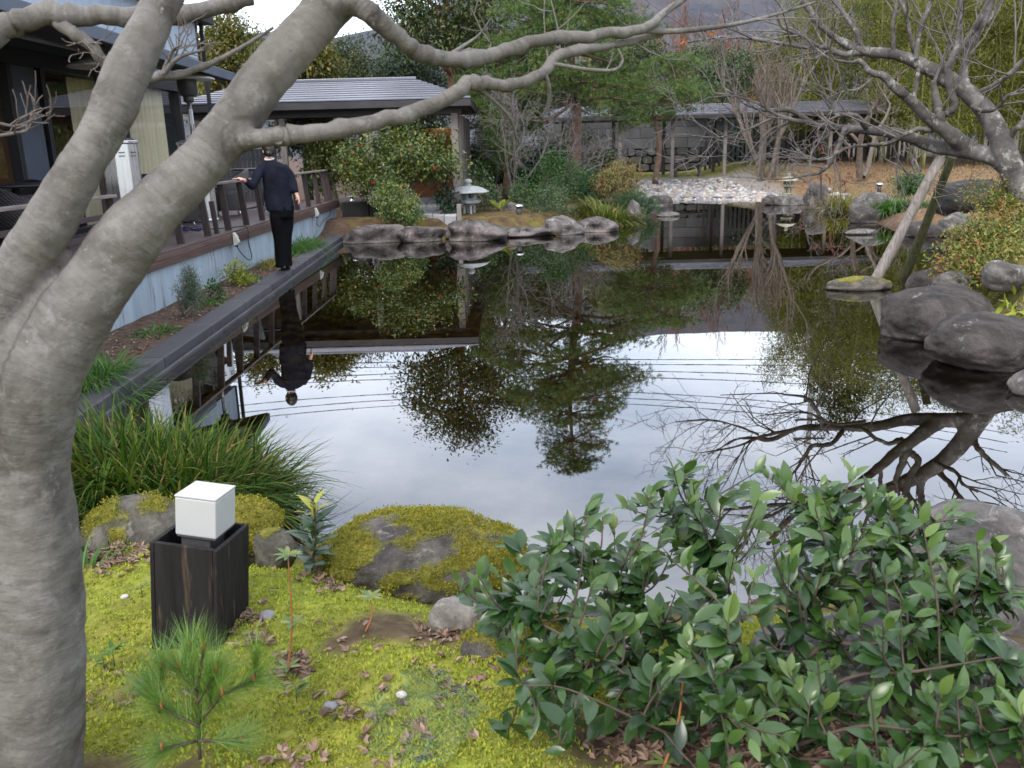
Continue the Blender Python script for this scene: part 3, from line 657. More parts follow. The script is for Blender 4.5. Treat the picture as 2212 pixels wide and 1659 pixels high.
for px, m_ in ((607, 'grey_post'), (652, 'dark_post'), (793, 'grey_post'), (425, 'dark_post'), (880, 'dark_post')):
    x = gy(px, 240, 21.0)[0]
    if m_ == 'dark_post': x = gy(px, 240, 22.4)[0]
    b = MB(); b.beam((x, 21.0 if m_ == 'grey_post' else 22.4, .2), (x, 21.0 if m_ == 'grey_post' else 22.4, 2.6), .13, .13, up=(0, 1, 0)); b.build('post', MATS[m_], pav, bevel=.006)
b = MB(); b.box((-2.2, 26.3, 1.25), (1.3, .06, 2.1)); b.build('door_panel', MATS['stem_red'], pav, bevel=.004)

fence = thing('board_fence', 'dark grey vertical board fence behind the person beyond the deck', 'fence', (-6.3, 21.6, .3))
for i in range(16):
    b = MB(); b.box((-7.3+i*.105, 21.6, 1.15), (.095, .025, 1.35+.0), t=rs.rand()); b.build('fence_board', MATS['fence_board'], fence, bevel=.003)
b = MB(); b.box((-6.5, 21.64, 1.6), (1.8, .04, .07)); b.build('fence_rail', MATS['dark_post'], fence)

# paved path on the peninsula
path = MB(); pth = bpy.data.objects.new('garden_path', None); COL.objects.link(pth); pth['kind'] = 'structure'; BASE[pth.name] = np.zeros(3)
pa = [gz(*p, .36) for p in [(886, 462), (985, 468), (1003, 402), (925, 404)]]
pa = [np.array(q) for q in pa]
for i in range(9):
    for j in range(4):
        def pt(u, v): return (pa[0]*(1-u)+pa[1]*u)*(1-v)+(pa[3]*(1-u)+pa[2]*u)*v
        g_ = .006; u0, u1, v0, v1 = j/4+g_, (j+1)/4-g_, (i/9)**1.3+.004, ((i+1)/9)**1.3-.004
        q = [pt(u0, v0), pt(u1, v0), pt(u1, v1), pt(u0, v1)]; dz = np.array([0, 0, .30])
        b = MB(); b.hexa([w-dz for w in q], [w+np.array([0, 0, rs.rand()*.006]) for w in q], rs.rand()); b.build('paving_stone', MATS['path_stone'], pth, bevel=.008)
b = MB(); b.box(gz(992, 463, .40), (.09, .09, .42)); b.build('path_marker_post', MATS['grey_post'], loc=gz(992, 463, .2), bevel=.006, label='short weathered wooden stake at the front corner of the paved path', cat='stake')

low = thing('low_stone_wall', 'low dark block wall at the far end of the deck', 'wall', (-3.6, 20.1, .1))
for i in range(2):
    b = MB(); b.box((-3.42+.62*i, 20.15, .36), (.60, .3, .52), t=rs.rand()); b.build('wall_block', MATS['wall_stone'], low, bevel=.02)

# ------------------------------------------------------------------ far covered corridor
cor = thing('covered_corridor', 'long low covered walkway with ribbed grey roof across the far garden', 'walkway', (8, 35, .4))
XA, XB = -.3, 15.6; yE, yR, yB, zE, zR = 33.5, 34.9, 36.3, 2.74, 3.14
for k in range(7):
    a, c = k/7, (k+1.02)/7
    b = MB(); b.hexa([(XA, yE+(yR-yE)*a, zE+(zR-zE)*a-.03), (XB, yE+(yR-yE)*a, zE+(zR-zE)*a-.03), (XB, yE+(yR-yE)*c, zE+(zR-zE)*c-.03), (XA, yE+(yR-yE)*c, zE+(zR-zE)*c-.03)],
                     [(XA, yE+(yR-yE)*a, zE+(zR-zE)*a+.035), (XB, yE+(yR-yE)*a, zE+(zR-zE)*a+.035), (XB, yE+(yR-yE)*c, zE+(zR-zE)*c+.008), (XA, yE+(yR-yE)*c, zE+(zR-zE)*c+.008)], rs.rand())
    o_ = b.build('roof_course', MATS['metal_roof'], cor, bevel=.004)
    if k: b = MB(); b.beam((XA, yE+(yR-yE)*a-.012, zE+(zR-zE)*a-.01), (XB, yE+(yR-yE)*a-.012, zE+(zR-zE)*a-.01), .02, .055); b.build('nose_shade_strip', MATS['roof_dark'], o_)  # shade below the course nose, built as a thin dark batten
b = MB(); b.add([(XA, yR, zR), (XB, yR, zR), (XB, yB, zE), (XA, yB, zE)], [[0, 1, 2, 3]]); b.build('back_slope', MATS['metal_roof'], cor)
b = MB(); b.beam((XA, yE+.02, 2.65), (XB, yE+.02, 2.65), .05, .13); b.build('fascia_board', MATS['roof_dark'], cor, bevel=.004)
b = MB(); b.box(((XA+XB)/2, 34.9, 2.60), (XB-XA-.1, 2.7, .04)); b.build('ceiling', MATS['roof_dark'], cor)
xf = gy(1450, 300, 34.1)[0]
for i in range(-3, 5):
    for y_, m_ in ((34.1, 'grey_post'), (35.7, 'dark_post')):
        x = xf+i*1.98+(.05 if y_ < 35 else -.0)
        if XA < x < XB:
            b = MB(); b.beam((x, y_, .1), (x, y_, 2.6), .12, .12, up=(0, 1, 0)); b.build('post', MATS[m_], cor, bevel=.006)

bench = thing('garden_bench', 'plain dark backless bench under the far covered walkway', 'bench', (*gy(1484, 392, 34.6)[:2], .5))
bx_, by_ = BASE[bench.name][:2]; gb = gh1(bx_, by_)
b = MB(); b.box((bx_, by_, .93), (1.25, .38, .06)); b.build('seat', MATS['bench_wood'], bench, bevel=.008)
for s in (-1, 1):
    b = MB(); b.box((bx_+s*.45, by_, .65), (.09, .3, .5)); b.build('leg', MATS['bench_wood'], bench, bevel=.006)

wall = thing('retaining_wall', 'grey retaining wall, rough stones below and concrete blocks above', 'wall', (7, 40, .5))
for r in range(3):
    x = 2.0+.2*r
    while x < 14.5:
        w = .3+.32*rs.rand(); b = MB(); n_ = 12; an = np.arange(n_)*2*math.pi/n_+rs.rand()
        rad = .93+.12*rs.rand(n_); jz = rs.normal()*.02; sq = lambda v: np.sign(v)*np.abs(v)**.5; px = x+w/2+sq(np.cos(an))*w*.51*rad; pz = .55+r*.33+.16+jz+sq(np.sin(an))*.165*rad
        V = np.concatenate([np.stack([px, 0*px+39.95, pz], -1), np.stack([x+w/2+(px-x-w/2)*.82, 0*px+39.8-.06*rs.rand(), .55+r*.33+.16+(pz-.71-r*.33)*.82], -1)])
        b.add(V, [[k, (k+1) % n_, n_+(k+1) % n_, n_+k] for k in range(n_)], rs.rand()); b.f.append((np.array([[n_+k for k in range(n_)]]), 0))
        b.build('stone', MATS['wall_stone'], wall, smooth=False); x += w+.01
for r in range(3):
    x = 2.0-.6*(r % 2)
    while x < 14.5:
        b = MB(); b.box((x+.75, 40.0, 1.74+r*.44), (1.49, .28, .43), t=rs.rand()); b.build('concrete_block', MATS['wall_block'], wall, bevel=.015); x += 1.5
b = MB(); b.box((8.2, 40.1, 1.2), (13, .2, 2.2)); b.build('core', MATS['wall_stone'], wall)

sf = thing('slat_fence', 'dark slatted fence with gaps below the bamboo beyond the dry lawn', 'fence', (11, 37.5, .5))
for i in range(46):
    b = MB(); b.box((8.3+i*.19, 37.6, 1.25), (.10, .04, 1.7), t=rs.rand()*.5); b.build('slat', MATS['frame_black'], sf)
b = MB(); b.box((12.6, 37.66, 1.9), (8.8, .05, .09)); b.build('fence_rail', MATS['dark_post'], sf)

# ------------------------------------------------------------------ rocks
_ICO = {}
def ico(sub):
    if sub not in _ICO:
        import bmesh
        bm = bmesh.new(); bmesh.ops.create_icosphere(bm, subdivisions=sub, radius=1)
        V = np.array([v.co[:] for v in bm.verts]); F = np.array([[v.index for v in f.verts] for f in bm.faces]); bm.free(); _ICO[sub] = (V, F)
    return _ICO[sub]
def rock_mb(c, size, seed, sub=4, rot=0, facets=10, rough=.10, tight=.80, flat=0, crack=1.0):
    V, F = ico(sub); rs = np.random.RandomState(seed)
    n = rdir(rs, facets); d = tight+.22*rs.rand(facets)
    if flat: n = np.vstack([n, [[0.06, -.05, 1]]]); n = nrm(n); d = np.append(d, flat)
    r = np.ones(len(V))
    dots = V @ n.T
    for k in range(len(n)):
        q = np.where(dots[:, k] > .2, d[k]/np.maximum(dots[:, k], .2), 9); r = np.minimum(r, q) - .03*np.exp(-((r-q)/.05)**2)
    P = V*r[:, None]; P = P*(1+rough*fb3(P*1.7+seed, 4, seed % 17)[:, None]+.03*fb3(P*7+seed, 3, 5)[:, None])
    if sub > 3: P = P*(1-crack*(.045*np.exp(-(fb3(P*np.array([1.6, 1.6, 2.6])+seed*1.7, 3, 8)/.055)**2)+.03*np.exp(-(fb3(P*3.1+seed, 2, 3)/.05)**2))[:, None])
    P = P*np.array(size)/2; a = rot; P = P @ np.array([[math.cos(a), math.sin(a), 0], [-math.sin(a), math.cos(a), 0], [0, 0, 1]])
    mb = MB(); mb.add(P+np.array(c), F); return mb
def rock_px(name, label, xl, xr, yt, yb, zb=0., dep=.8, m='rock_shore', seed=1, rot=0, flat=0, group=None, sub=4, tight=.8, rough=.1, sink=.35, cat='rock', crack=.8):
    f = gz((xl+xr)/2, yb, zb); w = (xr-xl)*mpp(f[1])*1.04; dp = w*dep; cy = f[1]+dp*.38
    zt = gy((xl+xr)/2, yt, cy)[2]; h = (zt-zb); cx = gy((xl+xr)/2, yb, cy)[0]
    hh = h*(1+sink)*1.1; c = (cx, cy, zt-hh/2)
    mb = rock_mb(c, (w*1.1, dp*1.1, hh), seed, sub, rot, flat=flat, tight=tight, rough=rough, crack=crack)
    o = mb.build(name, MATS[m], loc=(cx, cy, zb), smooth=True, label=label, cat=cat, group=group)
    nv = len(o.data.vertices); no = np.zeros(nv*3, np.float32); o.data.vertices.foreach_get('normal', no); no = no.reshape(-1, 3); P = mb.v[0]
    amt = {'rock_moss': .03, 'rock_half': -.22, 'rock_pale': -.35}.get(m, -1)
    o.data.attributes['t'].data.foreach_set('value', np.clip(.5+amt+.55*no[:, 2]-.3+.62*fb3(P*5.5/max(w, .3)**.5+seed, 5, 4), 0, 1).astype(np.float32)); return o

big_moss = rock_px('mossy_boulder', 'largest foreground boulder, half covered in yellow green moss at the water edge', 685, 1158, 1096, 1308, .10, .72, 'rock_moss', 26, tight=.78, rough=.13, sub=5, rot=.35)
rock_px('rock', 'small pale bare stone at the foot of the large mossy boulder', 925, 1052, 1290, 1385, .27, .8, 'rock_pale', 7, tight=.74)
moss_mound = rock_px('mossy_rock', 'low moss covered rock half hidden behind the leafy foreground bush', 985, 1290, 1345, 1500, .25, .8, 'rock_moss', 31, tight=.9)
rk_l = rock_px('rock', 'rounded grey stone left of the white cube lamp, moss on its right', 190, 420, 1075, 1200, .25, .8, 'rock_half', 12, tight=.9, rough=.06)
rk_b = rock_px('mossy_rock', 'round yellow mossy stone right behind the white cube lamp', 470, 615, 1072, 1190, .22, .8, 'rock_moss', 15, tight=.92)
rock_px('rock', 'small brown stone just right of the black lamp box', 552, 640, 1140, 1215, .25, .8, 'rock_half', 19, tight=.9)
rock_px('granite_boulder', 'broad speckled grey boulder behind the foreground bush at the right edge', 1790, 2420, 1112, 1450, .12, .75, 'rock_light', 44, tight=.84, sub=5)
rock_px('rock', 'low speckled grey slab under the foreground bush on the right', 1560, 2250, 1370, 1560, .26, .6, 'rock_light', 52, tight=.88)
rock_px('boulder', 'smooth grey brown boulder at the right bank with a pale streak', 1903, 2135, 616, 737, 0, .9, 'rock_big', 61, crack=.25, tight=.86, rough=.08, rot=.3, sub=5)
rock_px('boulder', 'darkest big rounded boulder overhanging the water on the right bank', 2012, 2222, 678, 803, 0, .9, 'rock_big', 68, crack=.2, tight=.9, rough=.07, rot=-.2, sub=5, sink=.1)
rock_px('rock', 'grey rock cut by the right frame edge below the boulders', 2188, 2330, 790, 862, 0, .9, 'rock_light', 71)
rock_px('rock', 'brown wedge shaped rock behind the right bank boulder', 1965, 2095, 568, 640, .0, .8, 'rock_big', 74, tight=.72)
rock_px('rock', 'two lobed pale stone lying on the right bank boulder', 2022, 2098, 584, 625, .30, .8, 'rock_light', 77)
rock_px('rock', 'pale angular block among the red tinged shrubs on the right bank', 2125, 2212, 558, 612, .45, .8, 'rock_light', 79, tight=.7)
rock_px('rock', 'pale patched upright rock at the water beyond the support poles', 2030, 2092, 456, 506, 0, .9, 'rock_light', 81)
rock_px('rock', 'brown low rock between the grass tuft and the pale upright rock', 1955, 2035, 478, 512, 0, .8, 'rock_big', 83)
rock_px('rock', 'grey mossy flat slab in the pond at the foot of the front support pole', 1795, 1915, 597, 628, -.0, .5, 'rock_half', 86, tight=.9)
rock_px('rock', 'small flat stone just above the water right of centre', 1828, 1890, 494, 507, 0, .5, 'rock_light', 88)
rock_px('rock', 'small flat stone in the water before the cobble beach', 1422, 1466, 457, 468, 0, .5, 'rock_light', 90)
rock_px('rock', 'block shaped brown rock lying at the far right shore', 1835, 1905, 450, 482, 0, .7, 'rock_big', 93, tight=.72)
rock_px('rock', 'pale slanted rock on the dry lawn behind the block shaped shore rock', 1843, 1925, 413, 460, .15, .7, 'rock_light', 95, tight=.74)
rock_px('dark_boulder', 'long black sloping boulder lying on the dry lawn', 2020, 2175, 388, 450, .35, .6, 'rock_dark', 97, tight=.85)
rock_px('standing_stone', 'tall brown standing stone behind the small stone lantern', 1735, 1785, 390, 452, 0, .8, 'rock_shore', 99, tight=.7)
# shore of the peninsula, left to right
rock_px('rock', 'square topped dark rock at the left end of the peninsula shore', 742, 862, 470, 526, 0, .65, 'rock_shore', 103, flat=.62, rough=.2, tight=.64)
rock_px('rock', 'jagged dark rock with white vein next to the square topped rock', 858, 965, 482, 524, 0, .65, 'rock_shore', 106, rough=.2, tight=.60)
rock_px('rock', 'peaked grey brown rock in front of the stone lantern', 955, 1105, 468, 520, 0, .7, 'rock_shore', 109, rough=.2, tight=.62)
rock_px('rock', 'long low rock ledge at the middle of the peninsula shore', 1050, 1200, 486, 512, 0, .6, 'rock_shore', 113, rough=.2, tight=.68)
rock_px('rock', 'grey humped rock right of the long low ledge', 1170, 1255, 462, 508, 0, .65, 'rock_light', 117, rough=.2, tight=.70)
rock_px('rock', 'flat brown rock below the orange fern', 1235, 1330, 466, 502, 0, .7, 'rock_shore', 119, rough=.2, tight=.66)
rock_px('rock', 'pale rock at the peninsula tip beside the sedge clump', 1352, 1383, 432, 482, 0, .9, 'rock_light', 121)
rock_px('rock', 'small grey stone on the rusty moss beside the yellow fern', 1078, 1122, 436, 462, .28, .8, 'rock_light', 123)
rock_px('rock', 'brown sloping rock between the juniper and the cobble beach', 1400, 1450, 420, 444, 0, .65, 'rock_shore', 125)

# moss sprigs growing on the near mossy stones and on the near bank
def sprigs(mb, P, N, rng, h=.011, k=3):
    n = len(P); P = np.repeat(P, k, 0); N = np.repeat(N, k, 0); t = np.repeat(rng.rand(n), k)*.55+.45*rng.rand(n*k)
    D = nrm(N*.9+rdir(rng, n*k)*.75); L = h*(.6+.9*rng.rand(n*k)); leaves(mb, P-N*.002, D, rdir(rng, n*k), L, L*.42, t, 1, .1, .1)
rng = np.random.RandomState(5)
for o, cnt in ((big_moss, 14000), (moss_mound, 6000), (rk_l, 1600), (rk_b, 3000)):
    me = o.data; nv = len(me.polygons); ce = np.zeros(nv*3); me.polygons.foreach_get('center', ce); ce = ce.reshape(-1, 3)
    no = np.zeros(nv*3); me.polygons.foreach_get('normal', no); no = no.reshape(-1, 3); ar = np.zeros(nv); me.polygons.foreach_get('area', ar)
    vi = np.zeros(nv*3, np.int32); me.polygons.foreach_get('vertices', vi); tv = np.zeros(len(me.vertices), np.float32); me.attributes['t'].data.foreach_get('value', tv)
    w = ar*sm(.40, .62, tv[vi].reshape(-1, 3).mean(1)); w = w/w.sum()
    k = rng.choice(nv, cnt, p=w); P = ce[k]+rng.normal(size=(cnt, 3))*np.sqrt(ar[k])[:, None]*.45; mb = MB()
    sprigs(mb, P+np.array(BASE[o.name]), no[k], rng, .008); mb.build('moss', MATS['moss_rock'], o, kind='stuff')
n = 150000; px = rng.rand(n)*3500-600; py = 1090+rng.rand(n)*870
D3 = np.stack([(px-PCX)/FPX, -(py-PCY)/FPX, -np.ones(n)], -1) @ MC.T
T = (.30-CAM_H)/D3[:, 2]; P = CP+D3*T[:, None]; sd = sd_pond(P[:, 0], P[:, 1])
dens = sm(-.2, .12, fb2(P[:, 0], P[:, 1], 2.6, 4, 11)+.2)*sm(.08, .3, sd)*(1-under_bush(P[:, 0], P[:, 1]))
k = rng.rand(n) < dens*.8; P = P[k]; P[:, 2] = gh(P[:, 0], P[:, 1])+np.maximum(0, .016*fb2(P[:, 0], P[:, 1], 16, 3, 21))
mb = MB(); N = np.tile([0, 0, 1.], (len(P), 1)); sprigs(mb, P, N, rng, .0105, 2)
mb.build('moss_carpet', MATS['moss_tuft'], kind='stuff', label='bright yellow green moss carpet on the near bank', cat='moss')

# cobble beach
beach = bpy.data.objects.new('cobble_beach', None); COL.objects.link(beach); beach['kind'] = 'structure'; BASE[beach.name] = np.zeros(3)
rng = np.random.RandomState(8); pts = []
n = 3600; cx = 3.9+5.0*rng.rand(n); cy = 25.4+7.6*rng.rand(n)**1.35; sd = sd_pond(cx, cy); k = (sd > -.45) & (cx < 8.9-.12*(cy-25)); cx, cy = cx[k], cy[k]
cz = np.maximum(gh(cx, cy), -.06); o = np.argsort(cy); cx, cy, cz = cx[o], cy[o], cz[o]
cob = []
cobm = []
for i, (c1, c2) in enumerate([((.44, .42, .39), (.34, .32, .3)), ((.31, .3, .28), (.21, .2, .19)), ((.32, .255, .2), (.24, .19, .15)), ((.2, .195, .21), (.14, .135, .15))]):
    cobm.append(M('cobble_%d' % i, c1, c2, 6, .7, .15, .003, 60))
for i in range(8):
    cob.append(rock_mb((0, 0, 0), (.2, .15, .10), 200+i, 2, 0, 5, .06, .9).mesh('cobble', cobm[i % 4], smooth=True))
rest = MB()
for i in range(len(cx)):
    s = .55+.65*rng.rand(); a = rng.rand()*6.3
    if i < 296:
        c = bpy.data.objects.new('cobble', cob[rng.randint(8)]); COL.objects.link(c); c.parent = beach
        c.location = (cx[i], cy[i], cz[i]+.015+.03*rng.rand()); c.rotation_euler = (rng.normal()*.2, rng.normal()*.2, a); c.scale = (s, s, s)
    else:
        V, F = ico(1); P = V*np.array([.1, .078, .055])*s*(1+.12*rng.normal(size=(len(V), 1))); P = P @ np.array([[math.cos(a), math.sin(a), 0], [-math.sin(a), math.cos(a), 0], [0, 0, 1]])
        rest.add(P+np.array([cx[i], cy[i], cz[i]+.02+.03*rng.rand()]), F, rng.rand(), rng.randint(4))
rest.build('cobbles', cobm, beach, smooth=True, kind='stuff')
# second little pile of cobbles right of the lantern
pile = MB(); rng = np.random.RandomState(9)
pc = gz(1800, 437, 0)
cp = thing('cobble_pile', 'small heap of pale cobbles right of the standing stone', 'cobbles', (pc[0]+.1, pc[1]+.7, .1))
for i in range(40):
    c = bpy.data.objects.new('cobble', cob[rng.randint(8)]); COL.objects.link(c); c.parent = cp; a = rng.normal(size=2)*np.array([.32, .4])
    c.location = (a[0], a[1], .02+.25*math.exp(-(a[0]**2+a[1]**2)*4)*rng.rand()); c.rotation_euler = (rng.normal()*.3, rng.normal()*.3, rng.rand()*6); s = .7+.5*rng.rand(); c.scale = (s, s, s)
# stones lying on the pond bed by the kerb
bedm = [M('bed_%d' % i, c1, None, 8, .8, .2, .003) for i, c1 in enumerate([(.10, .065, .025), (.07, .055, .03), (.13, .09, .04)])]
rest = MB(); rng = np.random.RandomState(10); V, F = ico(1)
n = 2600; bx = -3.0+5.5*rng.rand(n)**1.2; by = 4.5+9*rng.rand(n); k = sd_pond(bx, by) < -.05; bx, by = bx[k], by[k]; bz = gh(bx, by)
for i in range(len(bx)):
    s = .5+1.0*rng.rand(); a = rng.rand()*6; P = V*np.array([.09, .065, .03])*s @ np.array([[math.cos(a), math.sin(a), 0], [-math.sin(a), math.cos(a), 0], [0, 0, 1]])
    rest.add(P+np.array([bx[i], by[i], bz[i]+.01]), F, 0, rng.randint(3))
rest.build('pond_bed_stones', bedm, smooth=True, kind='stuff', label='brown stones lying on the pond bed beside the kerb', cat='stones')

# ------------------------------------------------------------------ stone lanterns
def lantern(name, label, base, s, m, rot, wd=1.0):
    t = thing(name, label, 'stone lantern', base); bx, by, bz = base
    def lz(nm, prof, n, parent=t, rx=1, ry=1, ro=0, bevel=.008):
        b = MB(); b.lathe([(r*s*(1+(wd-1)*.6), bz+z*s) for r, z in prof], n, (bx, by, 0), rot=rot+ro); return b.build(nm, MATS[m], parent, smooth=n > 12, bevel=bevel if n <= 12 else 0)
    lz('base', [(.20, 0), (.22, .02), (.22, .06), (.17, .08)], 4)
    for k in range(4):
        a = rot+k*math.pi/2; b = MB(); b.box((bx+math.cos(a)*.125*s, by+math.sin(a)*.125*s, bz+.19*s), (.055*s, .055*s, .24*s), rz=a); b.build('leg', MATS[m], t, bevel=.006)
    b = MB(); b.box((bx, by, bz+.29*s), (.235*s, .235*s, .035*s), rz=rot+math.pi/4); b.build('brace', MATS[m], t, bevel=.004)
    lz('platform', [(.17, .31), (.26, .34), (.27, .40), (.21, .42)], 6)
    for k in range(6):
        a = rot+k*math.pi/3; b = MB(); b.box((bx+math.cos(a)*.17*s, by+math.sin(a)*.17*s, bz+.50*s), (.06*s, .07*s, .16*s), rz=a); b.build('light_chamber_pillar', MATS[m], t, bevel=.004)
    lz('chamber_sill', [(.18, .42), (.185, .455)], 6); lz('chamber_lintel', [(.19, .56), (.2, .60)], 6)
    n = 48; pr = []; V = []
    for r_, z_ in [(.0, .60), (.2, .595), (.37, .60), (.385, .615), (.375, .632), (.28, .69), (.18, .725), (.08, .745), (0, .75)]:
        for k in range(n):
            a = 2*math.pi*k/n; lift = .5+.5*math.cos(6*a); rr = r_*(1+.10*lift*(r_/.38)**3); zz = z_-.03*(r_/.38)**4*(1-lift) if z_ < .66 else z_
            zz = zz+(.008-.035*lift)*(r_/.38)**3
            V.append((bx+math.cos(a+rot)*rr*s*wd, by+math.sin(a+rot)*rr*s*wd, bz+zz*s))
    b = MB(); F = [[i*n+k, i*n+(k+1) % n, (i+1)*n+(k+1) % n, (i+1)*n+k] for i in range(8) for k in range(n)]; b.add(V, F); b.build('roof', MATS[m], t, smooth=True)
    lz('finial', [(.06, .74), (.075, .765), (.05, .78), (.065, .80), (.085, .83), (.08, .87), (.04, .90), (.0, .905)], 18)
    return t
lb = gz(1010, 456, .26); lantern('stone_lantern', 'pale granite lantern with wide curved roof beside the paved path', (-.86, 19.95, .22), .93, 'granite_pale', .35, 1.22)
l2 = gy(1702, 418, 25.7); lan2 = lantern('stone_lantern', 'small weathered lantern on a pale stone at the cobble beach', (l2[0], 25.7, l2[2]-.05), .70, 'granite_mossy', .1)
rock_px('rock', 'pale squarish stone under the small weathered lantern', 1675, 1728, 416, 444, 0, .8, 'rock_light', 131, flat=.6, tight=.74)
rock_px('rock', 'brown rounded stone left of the stone carrying the small lantern', 1648, 1682, 420, 443, 0, .8, 'rock_shore', 133)

def fuse(mb, name, mats, voxel, it=3, fac=.5, parent=None, loc=None, disp=None, dec=None, **k):
    """join overlapping solids into one continuous skin"""
    t = bpy.data.objects.new('tmp', mb.mesh('tmp', [])); COL.objects.link(t)
    r = t.modifiers.new('r', 'REMESH'); r.mode = 'VOXEL'; r.voxel_size = voxel; r.use_smooth_shade = True
    if it: s = t.modifiers.new('s', 'SMOOTH'); s.iterations = it; s.factor = fac
    me = bpy.data.meshes.new_from_object(t.evaluated_get(bpy.context.evaluated_depsgraph_get()))
    bpy.data.objects.remove(t)
    n = len(me.vertices); co = np.zeros(n*3, np.float32); me.vertices.foreach_get('co', co); co = co.reshape(-1, 3).astype(float)
    if disp is not None:
        no = np.zeros(n*3, np.float32); me.vertices.foreach_get('normal', no); co = co + no.reshape(-1, 3)*disp(co)[:, None]
    b = np.array(BASE[parent.name] if parent is not None else loc, float)
    me.vertices.foreach_set('co', (co-b).astype(np.float32).ravel()); me.name = name; me.materials.clear()
    for m in (mats if isinstance(mats, (list, tuple)) else [mats]): me.materials.append(m)
    me.polygons.foreach_set('use_smooth', np.ones(len(me.polygons), bool)); me.update()
    o = bpy.data.objects.new(name, me); COL.objects.link(o)
    if parent is not None: o.parent = parent
    else: o.location = b
    BASE[o.name] = b; return tag(o, **k)
def ell(mb, rows, n=20, t=.5):        # rows: centre x, y, z, radius across, radius deep, yaw
    V = []
    for (x, y, z, a, b_, yaw) in rows:
        for k in range(n):
            u = 2*math.pi*k/n; p, q = a*math.cos(u), b_*math.sin(u)
            V.append((x+p*math.cos(yaw)-q*math.sin(yaw), y+p*math.sin(yaw)+q*math.cos(yaw), z))
    m = len(rows); F = [[i*n+k, i*n+(k+1) % n, (i+1)*n+(k+1) % n, (i+1)*n+k] for i in range(m-1) for k in range(n)]
    mb.add(V, F, t); mb.f.append((np.array([[mb.n-m*n+k for k in range(n)][::-1]]), 0)); mb.f.append((np.array([[mb.n-n+k for k in range(n)]]), 0))

# ------------------------------------------------------------------ person on the kerb
PY = 12.30
def z2(x, y, Y=PY): return gy((x/4.879+500)*.92167, (y/4.879+320)*.92167, Y)
foot = z2(780, 1530); ped = thing('person', 'person in a dark navy tunic and black trousers seen from behind, hand on the railing', 'person', (foot[0], PY, .12))
yaw = .28
def r4(p, r): return [*p, r]
# body
hd = z2(628, 165, PY+.02); nk = z2(640, 250, PY); ch = z2(690, 400, PY+.03); wa = z2(745, 640, PY+.0); hp = z2(775, 830, PY-.02)
shL = z2(548, 345, PY-.03); shR = z2(822, 335, PY+.05); elL = z2(455, 560, PY-.22); wrL = z2(348, 498, PY-.40); haL = z2(290, 470, PY-.44)
elR = z2(905, 520, PY+.06); wrR = z2(952, 655, PY+.02); haR = z2(985, 760, PY-.01)
ftL = z2(765, 1500, PY+.0); ftR = z2(830, 1490, PY+.09); knL = z2(745, 1180, PY); knR = z2(830, 1160, PY+.07)
hipL = z2(725, 880, PY-.02); hipR = z2(835, 875, PY+.03)
bd = MB()
ell(bd, [(nk[0], nk[1], nk[2]-.06, .052, .056, yaw), (nk[0], nk[1], nk[2], .050, .054, yaw), (hd[0]-.0, hd[1]+.005, nk[2]+.07, .056, .066, yaw)])
V, F = ico(4); hv = V.copy(); hv = hv*np.array([.073, .092, .112]); hv[:, 0] *= 1-.22*np.clip(-hv[:, 2]/.112, 0, 1); 
hv[:, 1] += .018*np.exp(-((hv[:, 0]/.016)**2+((hv[:, 2]+.012)/.022)**2))*(hv[:, 1] > 0)           # nose
hv[:, 1] -= .008*np.exp(-(((np.abs(hv[:, 0])-.03)/.014)**2+((hv[:, 2]-.008)/.012)**2))*(hv[:, 1] > 0)  # eye sockets
hv[:, 1] += .006*np.exp(-((hv[:, 0]/.024)**2+((hv[:, 2]+.055)/.01)**2))*(hv[:, 1] > 0)            # mouth
hy = .75; hv = hv @ np.array([[math.cos(hy), math.sin(hy), 0], [-math.sin(hy), math.cos(hy), 0], [0, 0, 1]])
bd.add(hv+hd, F)
for s in (-1, 1):      # ears
    e = np.array([s*.073, -.005, -.005]) @ np.array([[math.cos(hy), math.sin(hy), 0], [-math.sin(hy), math.cos(hy), 0], [0, 0, 1]])
    bd.add(V*np.array([.014, .018, .03])+hd+e, F)
for a, b, c, d in ((shL, elL, wrL, haL), (shR, elR, wrR, haR)):
    q = cr([r4(a*.8+np.array(ch)*.2, .034), r4(b, .034), r4(c, .026)], 6); bd.tube(q[:, :3], q[:, 3], 12)
ell(bd, [(hp[0], hp[1]+.01, hp[2]-.05, .09, .06, yaw), (wa[0], wa[1]+.01, wa[2], .09, .06, yaw), (ch[0], ch[1], ch[2], .10, .06, yaw), (nk[0], nk[1], nk[2]-.05, .08, .06, yaw)])
for a, b, c in ((hipL, knL, ftL), (hipR, knR, ftR)):
    q = cr([r4(a, .05), r4(b, .042), r4(c, .035)], 6); bd.tube(q[:, :3], q[:, 3], 12)
def hand(w, tip, palmn, curl, thumb):
    w = np.array(w); d = nrm(np.array(tip)-w); n_ = nrm(np.array(palmn)-d*np.dot(palmn, d)); s_ = np.cross(d, n_)
    bd.tube([w-d*.02, w+d*.02, w+d*.05, w+d*.085], [.024, .024, .027, .022], 10)
    bd.add((ico(2)[0]*np.array([.036, .046, .014])) @ np.array([s_, d, n_])+w+d*.05, ico(2)[1])
    for k, L in enumerate((.062, .072, .068, .052)):
        o = w+d*.085+s_*(k-1.5)*.0195; p1 = o+nrm(d+n_*curl*.35+s_*(k-1.5)*.08)*L*.5; p2 = p1+nrm(d+n_*curl*1.0)*L*.3; p3 = p2+nrm(d+n_*curl*1.6)*L*.25
        bd.tube([o-d*.012, o, p1, p2, p3], [.010, .0098, .0092, .0082, .0065], 8)
    o = w+d*.03+thumb*s_*.030; p1 = o+nrm(d*.8+thumb*s_*.7+n_*.25)*.034; p2 = p1+nrm(d+thumb*s_*.25+n_*.4)*.028
    bd.tube([o-thumb*s_*.012, o, p1, p2], [.013, .012, .011, .008], 8)
